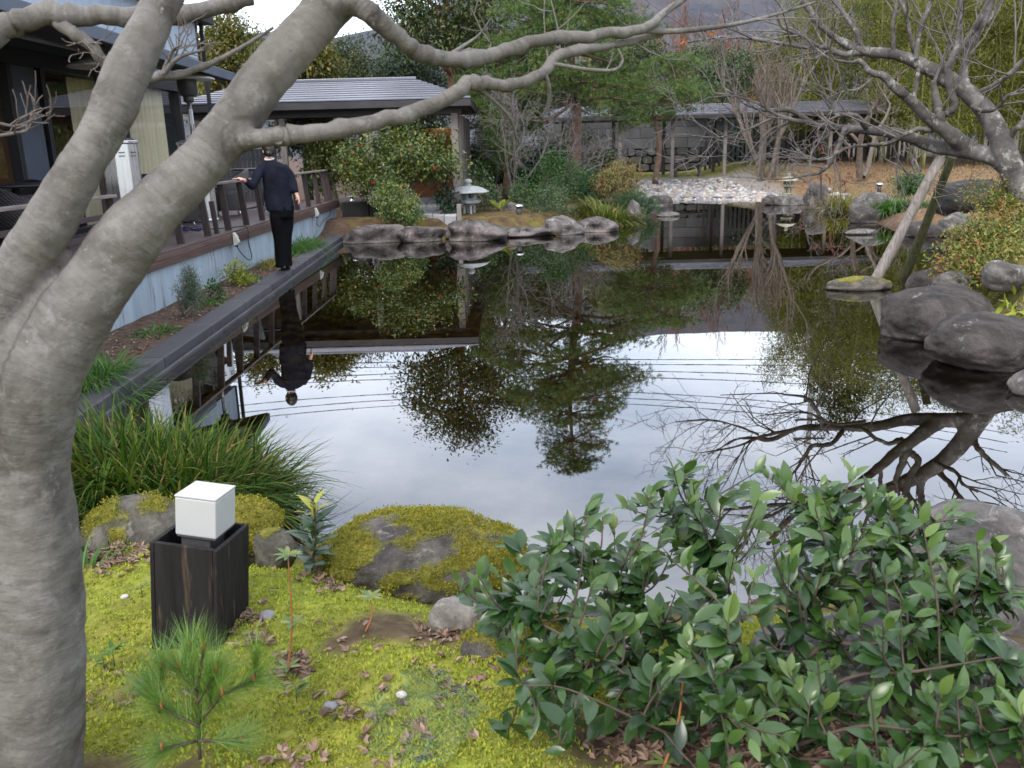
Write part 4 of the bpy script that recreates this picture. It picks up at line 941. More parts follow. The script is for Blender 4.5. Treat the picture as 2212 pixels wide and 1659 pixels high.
hand(wrL, haL+(haL-wrL)*.3+np.array([-.03, -.03, -.012]), (0, 0, -1), .45, 1)
hand(wrR, haR, (-.6, -.3, 0), .35, 1)
fuse(bd, 'body', MATS['skin'], .008, 2, .4, ped)
# tunic
jk = MB(); Yj = []
for (xl, xr, y, dp, tw) in [(600, 690, 268, .055, .1), (565, 775, 300, .085, .1), (548, 830, 345, .108, .12), (556, 852, 430, .12, .12), (570, 870, 530, .118, .12), (575, 885, 620, .115, .14), (590, 905, 720, .122, .16), (605, 925, 800, .125, .17), (622, 930, 852, .122, .17)]:
    a = z2(xl, y); b = z2(xr, y); c = (a+b)/2; Yj.append((c[0], PY+.01, c[2], np.linalg.norm(b-a)/2, dp, tw))
ell(jk, Yj[::-1], 28)
for pts in ([r4(shL+np.array([.035, 0, .0]), .062), r4((shL+elL)/2+np.array([-.0, 0, .01]), .062), r4(elL, .055), r4((elL+wrL)/2, .047), r4(wrL*.85+elL*.15, .043)],
            [r4(shR+np.array([-.03, 0, -.0]), .060), r4((shR+elR)/2, .056), r4(elR, .050), r4(elR*.45+wrR*.55, .044), r4(elR*.1+wrR*.9, .043)]):
    q = cr(pts, 5); jk.tube(q[:, :3], q[:, 3], 16)
def fold(co):
    u = co-np.array([ch[0], PY, ch[2]])
    return .010*np.sin(u[:, 0]*38+u[:, 2]*11+2.2*fb3(co*5, 2, 4))*sm(.2, -.25, u[:, 2])*.6 + .010*fb3(co*np.array([10, 10, 5]), 3, 6)-.006*np.exp(-((u[:, 0]-.03-.12*u[:, 2])/.012)**2)*sm(-.12, 0.05, u[:, 2])
fuse(jk, 'tunic', MATS['cloth_navy'], .015, 4, .5, ped, disp=fold)
b = MB(); q = cr([r4(np.array(nk)+[math.cos(u)*.056, math.sin(u)*.060, -.006+.012*math.sin(u)], .012) for u in np.linspace(2.6, 6.6, 9)], 3); b.tube(q[:, :3], q[:, 3], 8); b.build('collar', MATS['shirt_white'], ped, smooth=True)
tr = MB()
rows = []
for (xl, xr, y, dp) in [(640, 925, 780, .105), (645, 920, 860, .112), (648, 915, 930, .108)]:
    a = z2(xl, y); b = z2(xr, y); c = (a+b)/2; rows.append((c[0], PY, c[2], np.linalg.norm(b-a)/2, dp, .15))
ell(tr, rows[::-1], 24)
for pts in ([(722, 900, -.03, .098), (735, 1050, -.02, .088), (752, 1200, -.01, .078), (772, 1370, 0, .080), (785, 1492, 0, .088)], [(842, 900, .05, .096), (838, 1050, .06, .086), (832, 1200, .07, .076), (836, 1370, .08, .078), (842, 1480, .09, .084)]):
    q = cr([r4(z2(x, y, PY+dy), r) for x, y, dy, r in pts], 6); tr.tube(q[:, :3], q[:, 3], 18)
fuse(tr, 'trousers', MATS['cloth_black'], .016, 3, .5, ped, disp=lambda co: .009*fb3(co*np.array([9, 9, 4]), 3, 2))
for f_, dx in ((z2(800, 1500, PY), -.05), (z2(852, 1492, PY+.09), -.045)):
    b = MB(); d = np.array([-.30, .95, 0]); d = nrm(d); b.tube([np.array([f_[0], f_[1], .0])+d*k+np.array([0, 0, z]) for k, z in ((-.07, .17), (-.03, .165), (.05, .155), (.12, .145), (.17, .14))], [.03, .04, .04, .036, .018], 12)
    b.v[-1][:, 2] = np.maximum(b.v[-1][:, 2], .122); b.build('shoe', MATS['shoe'], ped, smooth=True)
b = MB(); hr = ico(4)[0]*np.array([.084, .102, .118]); k_ = hr[:, 1] > .035; hr[k_, 1] = .035+(hr[k_, 1]-.035)*(.9*sm(.0, .06, hr[k_, 2]))
hr[:, 2] = np.maximum(hr[:, 2], -.055-.03*(hr[:, 1] < .0)); hr = hr @ np.array([[math.cos(hy), math.sin(hy), 0], [-math.sin(hy), math.cos(hy), 0], [0, 0, 1]])
b.add(hr+hd+np.array([0, 0, .008]), ico(4)[1]); b.add(ico(3)[0]*np.array([.046, .042, .044])+hd+np.array([.03, -.10, -.035]), ico(3)[1]); b.build('hair', MATS['hair'], ped, smooth=True)
b = MB(); u = nrm(wrL-elL); s1 = nrm(np.cross(u, (0, 0, 1))); s2 = np.cross(u, s1)
q = [np.array(wrL)-u*.012+s1*math.cos(a)*.029+s2*math.sin(a)*.029 for a in np.linspace(0, 6.28, 17)]; b.tube(q, .004, 6); b.build('wristband', MATS['red_band'], ped, smooth=True)

# ------------------------------------------------------------------ patio heaters, furniture, outlets and cords on the deck
def heater(label, x, y, top=2.86):
    t = thing('patio_heater', label, 'patio heater', (x, y, DZ), 'umbrella patio heaters on the deck')
    b = MB(); b.lathe([(.25, DZ), (.26, DZ+.03), (.25, DZ+.05), (.25, DZ+1.16), (.27, DZ+1.17), (.27, DZ+1.20), (.2, DZ+1.23), (.04, DZ+1.24)], 10, (x, y, 0)); h = b.build('gas_housing', MATS['steel'], t, bevel=.004)
    for k in range(10):
        a = 2*math.pi*(k+.5)/10
        for dz in (1.02, 1.06):
            b = MB(); b.box((x+math.cos(a)*.243, y+math.sin(a)*.243, DZ+dz), (.006, .07, .012), rz=a); b.build('vent', MATS['steel_dark'], h)
    b = MB(); b.tube([(x, y, DZ+1.2), (x, y, top-.42)], .03, 12); b.build('pole', MATS['steel'], t, smooth=True)
    b = MB(); b.box((x+.03, y-.05, top-.62), (.05, .035, .22)); b.build('control_box', MATS['steel_white'], t, bevel=.005)
    b = MB(); b.lathe([(.05, top-.42), (.075, top-.40), (.075, top-.30)], 16, (x, y, 0)); b.build('valve_head', MATS['steel_dark'], t, smooth=True)
    b = MB(); b.lathe([(.10, top-.32), (.135, top-.30), (.145, top-.10), (.14, top-.07)], 20, (x, y, 0)); b.build('burner', MATS['steel_dark'], t, smooth=True)
    b = MB(); b.lathe([(.41, top-.085), (.415, top-.075), (.40, top-.062), (.26, top-.005), (.12, top+.05), (.03, top+.078), (0, top+.08)], 36, (x, y, 0)); b.build('reflector_shade', MATS['steel_white'], t, smooth=True)
    return t
q = gy(236, 120, 10.9); heater('patio heater nearest the left edge with broad steel housing before the glass', -4.72, 11.0, 2.82)
q = gy(401, 160, 14.0); heater('patio heater with white shade directly left of the pavilion roof', q[0], 14.0, 2.90)

def chair_proto(x, y, rz, label):
    t = thing('wicker_chair', label, 'chair', (x, y, DZ), 'dark wicker chairs on the deck')
    def T(p): c, s = math.cos(rz), math.sin(rz); return (x+p[0]*c-p[1]*s, y+p[0]*s+p[1]*c, DZ+p[2])
    b = MB(); b.lathe([(.27, DZ+.10), (.28, DZ+.12), (.33, DZ+.36), (.34, DZ+.42), (.30, DZ+.44)], 20, (x, y, 0)); b.build('seat_base', MATS['wicker'], t, smooth=True)
    n = 16; V = []
    for r_, in ((.34,), (.30,)):
        for z_ in (0, 1):
            for k in range(n+1):
                a = -math.pi*.15+k/n*math.pi*1.3; hgt = .42+z_*(.20+.16*max(0, math.sin((a)))**1.5)
                rr = r_+.05*z_; V.append(T((math.cos(a)*rr, math.sin(a)*rr, hgt)))
    m = n+1; F = []
    for k in range(n):
        F += [[k, k+1, m+k+1, m+k], [2*m+k+1, 2*m+k, 3*m+k, 3*m+k+1], [m+k, m+k+1, 3*m+k+1, 3*m+k]]
    b = MB(); b.add(V, F); b.build('backrest', MATS['wicker'], t, smooth=True)
    b = MB(); b.lathe([(.27, DZ+.44), (.28, DZ+.46), (.27, DZ+.49), (.0, DZ+.50)], 20, (x, y, 0)); b.build('cushion', MATS['slate_panel'], t, smooth=True)
    for k in range(4):
        a = rz+math.pi/4+k*math.pi/2; b = MB(); b.tube([(x+math.cos(a)*.22, y+math.sin(a)*.22, DZ+.12), (x+math.cos(a)*.25, y+math.sin(a)*.25, DZ)], .014, 8); b.build('leg', MATS['steel'], t, smooth=True)
    return t
chair_proto(-4.75, 12.75, 2.6, 'wicker chair behind the railing just left of the person')
chair_proto(-5.15, 14.1, .4, 'wicker chair at the table behind the person')
chair_proto(-4.75, 15.2, -1.2, 'wicker chair beyond the table, right of the person')
chair_proto(-4.65, 6.6, 2.9, 'wicker chair closest to the camera, low at the left edge')
chair_proto(-5.45, 8.45, 1.5, 'wicker chair seen over the left railing next to the dark table')
chair_proto(-5.75, 10.35, -.3, 'wicker chair with only its back showing behind the left table')
chair_proto(-4.85, 9.15, 2.2, 'wicker chair between the two big limbs of the maple')
def table(label, x, y, h=.76, r=.5):
    t = thing('round_table', label, 'table', (x, y, DZ), 'round tables on the deck')
    b = MB(); b.lathe([(r-.02, DZ+h-.035), (r, DZ+h-.02), (r, DZ+h-.008), (r-.01, DZ+h)], 36, (x, y, 0)); b.build('table_top', MATS['frame_black'], t, smooth=False)
    b = MB(); b.tube([(x, y, DZ+.05), (x, y, DZ+h-.03)], .04, 12); b.build('column', MATS['steel_dark'], t, smooth=True)
    for k in range(4):
        a = .4+k*math.pi/2; b = MB(); b.beam((x, y, DZ+.09), (x+math.cos(a)*.36, y+math.sin(a)*.36, DZ+.03), .05, .035); f = b.build('foot', MATS['steel_dark'], t, bevel=.006)
        b = MB(); b.lathe([(.025, DZ), (.025, DZ+.02)], 10, (x+math.cos(a)*.36, y+math.sin(a)*.36, 0)); b.build('foot_cap', MATS['steel'], f)
table('round dark table behind the railing left of the person', -4.95, 13.4)
table('round dark table on the far deck right of the person', -4.5, 16.4)
table('round dark table at the left edge of the picture', -5.25, 9.6)

def outlet(label, y, z=.60):
    x = wx(y)+.032; t = thing('outlet_box', label, 'outlet', (x, y, z), 'white weatherproof outlets on the deck edge')
    b = MB(); prof = [(.0, -.085), (.035, -.085), (.075, -.045), (.05, .04), (.015, .085), (0, .085)]; n_ = len(prof)
    V = [(x+px, y+s*.04, z+pz) for s in (-1, 1) for px, pz in prof]
    b.add(V, [[k, (k+1) % n_, n_+(k+1) % n_, n_+k] for k in range(n_)]); b.f.append((np.array([[k for k in range(n_)][::-1]]), 0)); b.f.append((np.array([[n_+k for k in range(n_)]]), 0))
    b.build('cover', MATS['white_plastic'], t, bevel=.006)
    b = MB(); b.box((x+.03, y, z-.095), (.03, .04, .02)); b.build('plug', MATS['cord_black'], t)
    return t
outlet('white outlet box on the deck edge just left of the person', 12.0); outlet('white outlet box at the far end of the deck edge', 17.1); outlet('white outlet box at the left edge of the picture by the trunk', 6.95)
def cord(label, pts, m='cord_black', r=.007):
    q = cr([(*p, r) for p in pts], 6); b = MB(); b.tube(q[:, :3], r, 6); b.build('cord', MATS[m], loc=pts[0], smooth=True, label=label, cat='cord')
wq = wx(12)
cord('black cord looping from the outlet near the person up onto the deck', [(wq+.065, 12.0, .50), (wq+.08, 12.1, .40), (wq+.08, 12.4, .27), (wq+.07, 12.62, .28), (wq+.05, 12.6, .50), (wq+.045, 12.62, .70), (wq-.1, 12.55, .715), (wq-.5, 12.3, .712), (wq-.9, 12.6, .712)])
wq = wx(17.1)
cord('black cord hanging below the far outlet', [(wq+.065, 17.1, .50), (wq+.07, 17.0, .38), (wq+.07, 17.25, .32), (wq+.07, 17.6, .40), (wq+.07, 18.2, .44), (wq+.05, 18.6, .56)])
cord('blue cord lying in loops on the deck behind the railing', [(-4.2, 12.1, .715), (-4.4, 12.35, .715), (-4.3, 12.6, .72), (-4.55, 12.5, .715), (-4.4, 12.2, .72), (-4.7, 12.3, .715), (-4.6, 12.75, .715)], 'cord_blue', .009)
cord('blue cord on the deck between the two maple limbs', [(-4.05, 7.3, .715), (-4.3, 7.5, .715), (-4.5, 7.3, .715), (-4.35, 7.7, .716), (-4.0, 7.9, .715), (-3.95, 8.4, .715)], 'cord_blue', .008)

# ------------------------------------------------------------------ white cube lamp in its black wooden box
fc = gz(469, 1396, .31); rz = R_(-9); tl = R_(5.5); S = .208
ctr = np.array([fc[0]-.1*math.cos(rz)-.1*math.sin(rz)*1, fc[1]-.1*math.sin(rz)+.1*math.cos(rz), .31])
zt = gy(469, 1187, fc[1])[2]; HB = (zt-.31)
lamp = thing('garden_lamp', 'white cube lamp standing in a black charred wood box on the moss', 'lamp', ctr)
TL = np.array([[math.cos(tl), 0, math.sin(tl)], [0, 1, 0], [-math.sin(tl), 0, math.cos(tl)]]) @ np.array([[1, 0, 0], [0, math.cos(-.03), -math.sin(-.03)], [0, math.sin(-.03), math.cos(-.03)]])
RZ = np.array([[math.cos(rz), -math.sin(rz), 0], [math.sin(rz), math.cos(rz), 0], [0, 0, 1]])
def lb_(name, c, d, m, bevel=.003, parent=None, yaw=0):
    b = MB(); b.box((0, 0, 0), d, yaw); V = b.v[0]+np.array(c); b.v[0] = (V @ RZ.T) @ TL.T + ctr
    return b.build(name, MATS[m], parent or lamp, bevel=bevel)
w = .014
lb_('box_board', (0, -S/2+w/2, HB/2-.03), (S-2*w-.001, w, HB+.06), 'box_wood'); lb_('box_board', (0, S/2-w/2, HB/2-.03), (S-2*w-.001, w, HB+.06), 'box_wood')
lb_('box_board', (-S/2+w/2, 0, HB/2-.031), (w, S, HB+.06), 'box_wood'); lb_('box_board', (S/2-w/2, 0, HB/2-.031), (w, S, HB+.06), 'box_wood')
lb_('box_floor', (0, 0, HB*.55), (S-2*w-.002, S-2*w-.002, .01), 'box_wood')
lb_('lamp_stand', (.005, .005, HB-.045), (.092, .092, .13), 'steel_dark', .004)
sh_ = lb_('lamp_shade', (.014, .005, HB+.069), (.126, .126, .116), 'fluted_glass', .004)
lb_('shade_lid', (.014, .005, HB+.131), (.128, .128, .006), 'fluted_glass', .002, sh_)
lb_('shade_base', (.014, .005, HB+.008), (.120, .120, .008), 'steel_dark', .002, sh_)

# small path lights
def path_light(label, px, py, zg, s=1.0, m='steel_dark', Y=None):
    p = gz(px, py, zg) if Y is None else np.array([gy(px, py, Y)[0], Y, zg]); x, y = p[0], p[1]
    t = thing('path_light', label, 'path light', (x, y, zg), 'small path lights')
    b = MB(); b.lathe([(.05*s, zg-.05), (.05*s, zg+.17*s)], 14, (x, y, 0)); b.build('body', MATS[m], t, smooth=True)
    b = MB(); b.lathe([(.085*s, zg+.17*s), (.09*s, zg+.19*s), (.06*s, zg+.215*s), (0, zg+.225*s)], 16, (x, y, 0)); b.build('cap', MATS['steel'], t, smooth=True)
path_light('small path light with pale cap left of the grey green shrub', 1121, 466, .30, 1.1)
path_light('small round path light behind the low wall at the end of the deck', 760, 425, .55, .9, 'steel', 20.4)
path_light('small dark path light on the dry lawn left of the support poles', 1899, 415, .45, 1.0)

# ------------------------------------------------------------------ two poles propping the leaning maple
def prop(label, foot, topx, topy, Y, m, r):
    f = gz(*foot, 0); q = gy(topx, topy, Y); d = f-q; f2 = f+nrm(d)*.5
    b = MB(); k = np.linspace(0, 1, 9)[:, None]; P = f2*(1-k)+q*k; P[:, 0] += .012*np.sin(k[:, 0]*5); b.tube(P, np.linspace(r*1.1, r*.85, 9), 14, wob=.10, seed=4)
    b.build('support_pole', MATS[m], loc=f, smooth=True, label=label, cat='pole', group='props under the leaning maple')
prop('pale grey weathered pole propping the leaning maple, foot by a flat slab', (1880, 622), 2036, 338, 10.1, 'pole_grey', .062)
prop('dark mossy pole propping the leaning maple', (1952, 598), 2060, 340, 10.3, 'pole_mossy', .055)

# ------------------------------------------------------------------ utility pole and wires that the pond mirrors
def from_mirror(px, py, Y):            # the point at distance Y whose mirror image shows there
    d = ray(px, py); t = Y/d[1]; p = CP+d*t; return np.array([p[0], p[1], -p[2]])
up = from_mirror(1745, 960, 46.0)
pol = thing('utility_pole', 'concrete utility pole with cross arms mirrored in the pond', 'utility pole', (up[0], 46.0, .3))
b = MB(); b.tube([(up[0], 46, .2), (up[0], 46, up[2])], [.2, .14], 14); b.build('pole', MATS['concrete_pole'], pol, smooth=True)
for z in (.4, 1.5, 2.6):
    b = MB(); b.box((up[0], 45.85, up[2]-z), (1.7 if z < 2 else .9, .09, .09)); a = b.build('cross_arm', MATS['dark_post'], pol)
    for k in (-.75, 0, .75):
        if z < 2: b = MB(); b.lathe([(.05, up[2]-z+.04), (.06, up[2]-z+.1), (.03, up[2]-z+.18)], 8, (up[0]+k, 45.85, 0)); b.build('insulator', MATS['white_plastic'], a, smooth=True)
b = MB(); b.lathe([(.28, up[2]-4.4), (.3, up[2]-4.3), (.3, up[2]-3.5), (.26, up[2]-3.4)], 14, (up[0]+.55, 45.7, 0)); b.build('transformer', MATS['concrete_pole'], pol, smooth=True)
for i, (ya, yb, ye, nm) in enumerate([(912, 870, 935, 'lowest in the mirror'), (897, 858, 920, 'second from below in the mirror'), (880, 845, 905, 'third from below in the mirror'), (838, 815, 860, 'fourth from below in the mirror'), (827, 803, 843, 'fifth from below in the mirror'), (803, 790, 820, 'second from above in the mirror'), (790, 780, 807, 'topmost in the mirror')]):
    A = from_mirror(480, ya, 46.); Bm = from_mirror(1000, yb, 46.); E = from_mirror(1745, ye-30, 46.)
    k = np.linspace(-.6, 1.35, 40)[:, None]; P = A*(1-k)+E*k; mid = (Bm[0]-A[0])/(E[0]-A[0]); sag = (Bm-(A*(1-mid)+E*mid))[2]
    P[:, 2] += sag*(k[:, 0]*(1-k[:, 0]))/(mid*(1-mid)); b = MB(); b.tube(P, .022, 5)
    b.build('power_line', MATS['cable'], loc=A, smooth=True, label='black overhead wire crossing the mirrored sky, '+nm, cat='wire', group='overhead wires')

# ------------------------------------------------------------------ the big maple in the foreground
def pr(x, y, Y, w): p = gy(x, y, Y); return [p[0], p[1], p[2], w/2*.95*np.dot(p-CP, -MC[:, 2])/FPX]
maple = thing('maple_tree', 'bare grey maple in the left foreground, trunk forking into two thick limbs', 'tree', (-.93, 1.6, .3))
tk = MB(); CL = []
for pts in ([(75, 1830, 1.63, 235), (72, 1659, 1.63, 210), (76, 1500, 1.62, 212), (76, 1350, 1.62, 210), (66, 1150, 1.62, 196), (58, 1000, 1.62, 186), (64, 880, 1.62, 200), (84, 790, 1.62, 200), (150, 690, 1.64, 172), (222, 595, 1.67, 146), (282, 508, 1.69, 140), (350, 437, 1.71, 124), (452, 333, 1.75, 108), (577, 167, 1.82, 104), (715, 10, 1.9, 104), (800, -90, 1.95, 92), (870, -200, 2.0, 80)],
            [(30, 930, 1.62, 150), (-2, 790, 1.61, 128), (4, 660, 1.61, 116), (34, 590, 1.62, 112), (100, 496, 1.64, 108), (170, 370, 1.66, 97), (235, 250, 1.69, 96), (271, 163, 1.72, 97), (315, 80, 1.75, 93), (350, 0, 1.78, 88), (395, -100, 1.8, 80)],
            [(500, 310, 1.77, 64), (530, 302, 1.75, 52), (580, 297, 1.74, 44), (640, 292, 1.76, 42)],
            [(740, -10, 1.88, 84), (775, 12, 1.88, 60), (800, 34, 1.88, 46), (840, 66, 1.9, 42)]):
    q = cr([pr(*p) for p in pts], 6); tk.tube(q[:, :3], q[:, 3], 20); CL.append(np.column_stack([q[:, :3], arc(q[:, :3])+3*len(CL)]))
def ringt(co, CL):
    A = np.concatenate(CL); out = np.zeros(len(co))
    for i in range(0, len(co), 20000):
        d = ((co[i:i+20000, None, :]-A[None, :, :3])**2).sum(-1); w_ = 1/(d+1e-5)**3; out[i:i+20000] = (w_*A[None, :, 3]).sum(1)/w_.sum(1) if False else A[d.argmin(1), 3]
    return out
def put_ring(o, CL):
    n_ = len(o.data.vertices); co = np.zeros(n_*3, np.float32); o.data.vertices.foreach_get('co', co); a_ = o.data.attributes.get('t') or o.data.attributes.new('t', 'FLOAT', 'POINT')
    fine = [cr(c, 6) for c in CL]; a_.data.foreach_set('value', ringt(co.reshape(-1, 3)+BASE[o.name], fine).astype(np.float32))
def bark(co):
    return .004*fb3(co*10, 3, 3)+.0009*np.sin(ringt(co, CL)*260+3*fb3(co*6, 3, 5))*np.clip(fb3(co*5+3, 2, 7)+.2, 0, 1)+.0012*fb3(co*60, 2, 9)
put_ring(fuse(tk, 'trunk', MATS['maple_bark'], .0085, 3, .5, maple, disp=bark), CL)
rng = np.random.RandomState(21)
def branch(tree, pts, m, n=10, wob=.1, seed=0, tw=0, twL=.3, twr=.004, lev=2, up=.1, k=5, ang=.8, nch=3, twm=None, knots=0):
    q = cr(pts, k); b = MB(); qq = q.copy()
    if knots:
        i = rng.choice(len(q), max(1, len(q)//7)); qq[i, 3] *= 1.22
        qq[:, 0:3] += rng.normal(size=(len(q), 3))*q[:, 3:4]*.14
    b.tube(qq[:, :3], qq[:, 3], n, arc(q[:, :3]), wob=wob, seed=seed); o = b.build('limb', MATS[m], tree, smooth=True)
    if tw:
        t = MB()
        for _ in range(tw):
            i = rng.randint(len(q)//4, len(q)); j = max(i-1, 0); d = nrm(q[i, :3]-q[j, :3]+1e-6) if i != j else np.array([0, 0, 1.])
            s = nrm(np.cross(d, rdir(rng, 1)[0])+np.array([0, -.0, .25])); twigs(rng, t, q[i, :3], d*.7+s*.8, twL*(.5+rng.rand()), min(twr, q[i, 3]*.6), 2, 2+lev, nch, ang, .22, up, minr=.0012 if twr < .006 else .003)
        t.build('twigs', MATS[twm or m], o, smooth=True, kind='stuff')
    return q
B1 = [(600, 296, 1.74, 43), (640, 292, 1.76, 42), (760, 276, 1.8, 37), (880, 247, 1.86, 35), (960, 214, 1.92, 34), (1015, 178, 1.96, 33), (1040, 180, 1.98, 30), (1100, 183, 2.03, 26), (1170, 160, 2.1, 25), (1210, 118, 2.15, 24), (1280, 104, 2.22, 21), (1350, 92, 2.3, 17), (1430, 72, 2.38, 13)]
branch(maple, [pr(*p) for p in B1], 'maple_bark', 12, .12, 3, 3, .18, .0025, 1, .05, knots=1)
B2 = [(790, 24, 1.88, 50), (840, 66, 1.9, 42), (900, 106, 1.94, 40), (960, 126, 1.98, 37), (1030, 127, 2.03, 32), (1090, 110, 2.08, 30), (1180, 84, 2.15, 29), (1270, 78, 2.22, 26), (1390, 62, 2.3, 21), (1440, 24, 2.36, 16), (1500, -16, 2.42, 12)]
branch(maple, [pr(*p) for p in B2], 'maple_bark', 12, .12, 4, 3, .2, .0025, 1, .05, knots=1)
branch(maple, [pr(*p) for p in [(1380, 64, 2.3, 15), (1440, 68, 2.36, 13), (1520, 62, 2.42, 11), (1600, 50, 2.5, 9), (1680, 30, 2.55, 7), (1760, 5, 2.6, 5)]], 'maple_bark', 8, .1, 5, 3, .2, .002, 1)
branch(maple, [pr(*p) for p in [(1195, 138, 2.12, 10), (1240, 146, 2.16, 9), (1290, 152, 2.2, 8), (1330, 150, 2.24, 7), (1345, 130, 2.26, 6), (1335, 105, 2.26, 4)]], 'maple_bark', 8, .1, 6, 1, .1, .002, 1)
branch(maple, [pr(*p) for p in [(1178, 160, 2.1, 11), (1186, 190, 2.12, 10), (1184, 225, 2.14, 8), (1170, 255, 2.15, 6)]], 'maple_bark', 8, .1, 7, 0)
branch(maple, [pr(*p) for p in [(960, 126, 1.98, 12), (1000, 100, 2.0, 8), (1035, 75, 2.0, 5), (1060, 40, 2.0, 3)]], 'maple_bark', 8, .1, 8, 0)
branch(maple, [pr(*p) for p in [(1032, 190, 1.98, 10), (1075, 225, 2.02, 8), (1105, 262, 2.06, 7), (1115, 300, 2.1, 5)]], 'maple_bark', 7, .1, 8, 0)
branch(maple, [pr(*p) for p in [(-60, 110, 1.95, 62), (0, 62, 1.95, 60), (55, 40, 1.97, 52), (150, 33, 2.0, 44), (250, 36, 2.03, 42), (350, 38, 2.05, 40), (440, 22, 2.08, 36), (540, -4, 2.12, 30)]], 'maple_bark', 12, .1, 9, 0, knots=1)
branch(maple, [pr(*p) for p in [(125, 52, 1.99, 30), (165, 74, 1.99, 30), (200, 105, 1.99, 28), (235, 143, 2.0, 27), (290, 165, 2.02, 25), (345, 166, 2.04, 22), (400, 158, 2.06, 16), (470, 130, 2.08, 12), (540, 92, 2.12, 9), (590, 60, 2.15, 6)]], 'maple_bark', 10, .1, 10, 0, knots=1)
for a in ([(350, 164, 2.04, 14), (385, 125, 2.03, 9), (440, 108, 2.02, 5)], [(350, 165, 2.04, 12), (372, 110, 2.03, 7), (392, 98, 2.0, 4)], [(160, 72, 1.99, 7), (190, 100, 1.97, 4), (205, 118, 1.95, 2)], [(-20, 262, 1.8, 8), (30, 272, 1.8, 7), (65, 262, 1.8, 6), (95, 250, 1.8, 3)], [(-20, 296, 1.8, 9), (30, 288, 1.8, 8), (62, 278, 1.8, 5), (70, 240, 1.8, 3)]):
    branch(maple, [pr(*p) for p in a], 'maple_bark', 6, .1, 11, 5, .07, .0018, 1, .1, twm='twig')
b = MB(); P = np.array([gy(x, y, Y) for x, y, Y in ((1440, 66, 2.36), (1535, 71, 2.45), (1480, 90, 2.5), (1412, 62, 2.34))])
for p in P: leaves(b, np.tile(p, (4, 1)), rdir(rng, 4)+np.array([0, 0, -.6]), rdir(rng, 4), .014, .007, rng.rand(4), 1)
b.build('last_leaves', MATS['leaf_orange'], maple, kind='stuff')

# ------------------------------------------------------------------ the leaning maple on the right bank
lean = thing('leaning_maple', 'bare grey maple leaning over the pond from the right bank, propped by two poles', 'tree', (6.0, 9.5, .4))
def zc(x, y, w, Y): return pr((x/2.765+1600)*.92167, y/2.765*.92167, Y, w/2.765*.92167*.9)
tk = MB(); CL = []; T = [(2420, 1560, 230, 9.3), (2290, 1360, 200, 9.4), (2150, 1150, 180, 9.5), (2060, 900, 160, 9.6), (1960, 720, 146, 9.7), (1830, 590, 130, 9.8), (1600, 450, 110, 9.9), (1400, 360, 92, 10.0), (1170, 330, 76, 10.1), (1000, 250, 60, 10.2), (880, 150, 52, 10.2), (800, 30, 45, 10.2), (750, -60, 38, 10.2)]
L2 = [(2120, 1080, 150, 9.55), (2000, 1010, 135, 9.7), (1850, 980, 118, 9.9), (1650, 950, 104, 10.1), (1400, 870, 84, 10.3), (1150, 840, 64, 10.5), (1000, 830, 54, 10.6), (860, 805, 50, 10.7), (700, 715, 44, 10.8), (560, 712, 36, 10.9), (440, 690, 30, 11.0), (300, 590, 22, 11.1), (150, 510, 16, 11.2), (0, 460, 11, 11.3)]
L3 = [(1900, 985, 110, 9.9), (1780, 905, 125, 9.9), (1680, 830, 108, 9.85), (1580, 750, 95, 9.8), (1480, 650, 84, 9.75), (1370, 560, 70, 9.7), (1310, 495, 60, 9.7), (1220, 470, 50, 9.7), (1150, 395, 42, 9.7), (1080, 405, 34, 9.7), (960, 380, 28, 9.7), (860, 310, 22, 9.75)]
for pts in (T, L2, L3):
    q = cr([zc(*p) for p in pts], 5); tk.tube(q[:, :3], q[:, 3], 16); CL.append(np.column_stack([q[:, :3], arc(q[:, :3])+9*len(CL)]))
put_ring(fuse(tk, 'trunk', MATS['maple_bark_far'], .022, 2, .5, lean, disp=lambda co: .010*fb3(co*7, 3, 2)), CL)
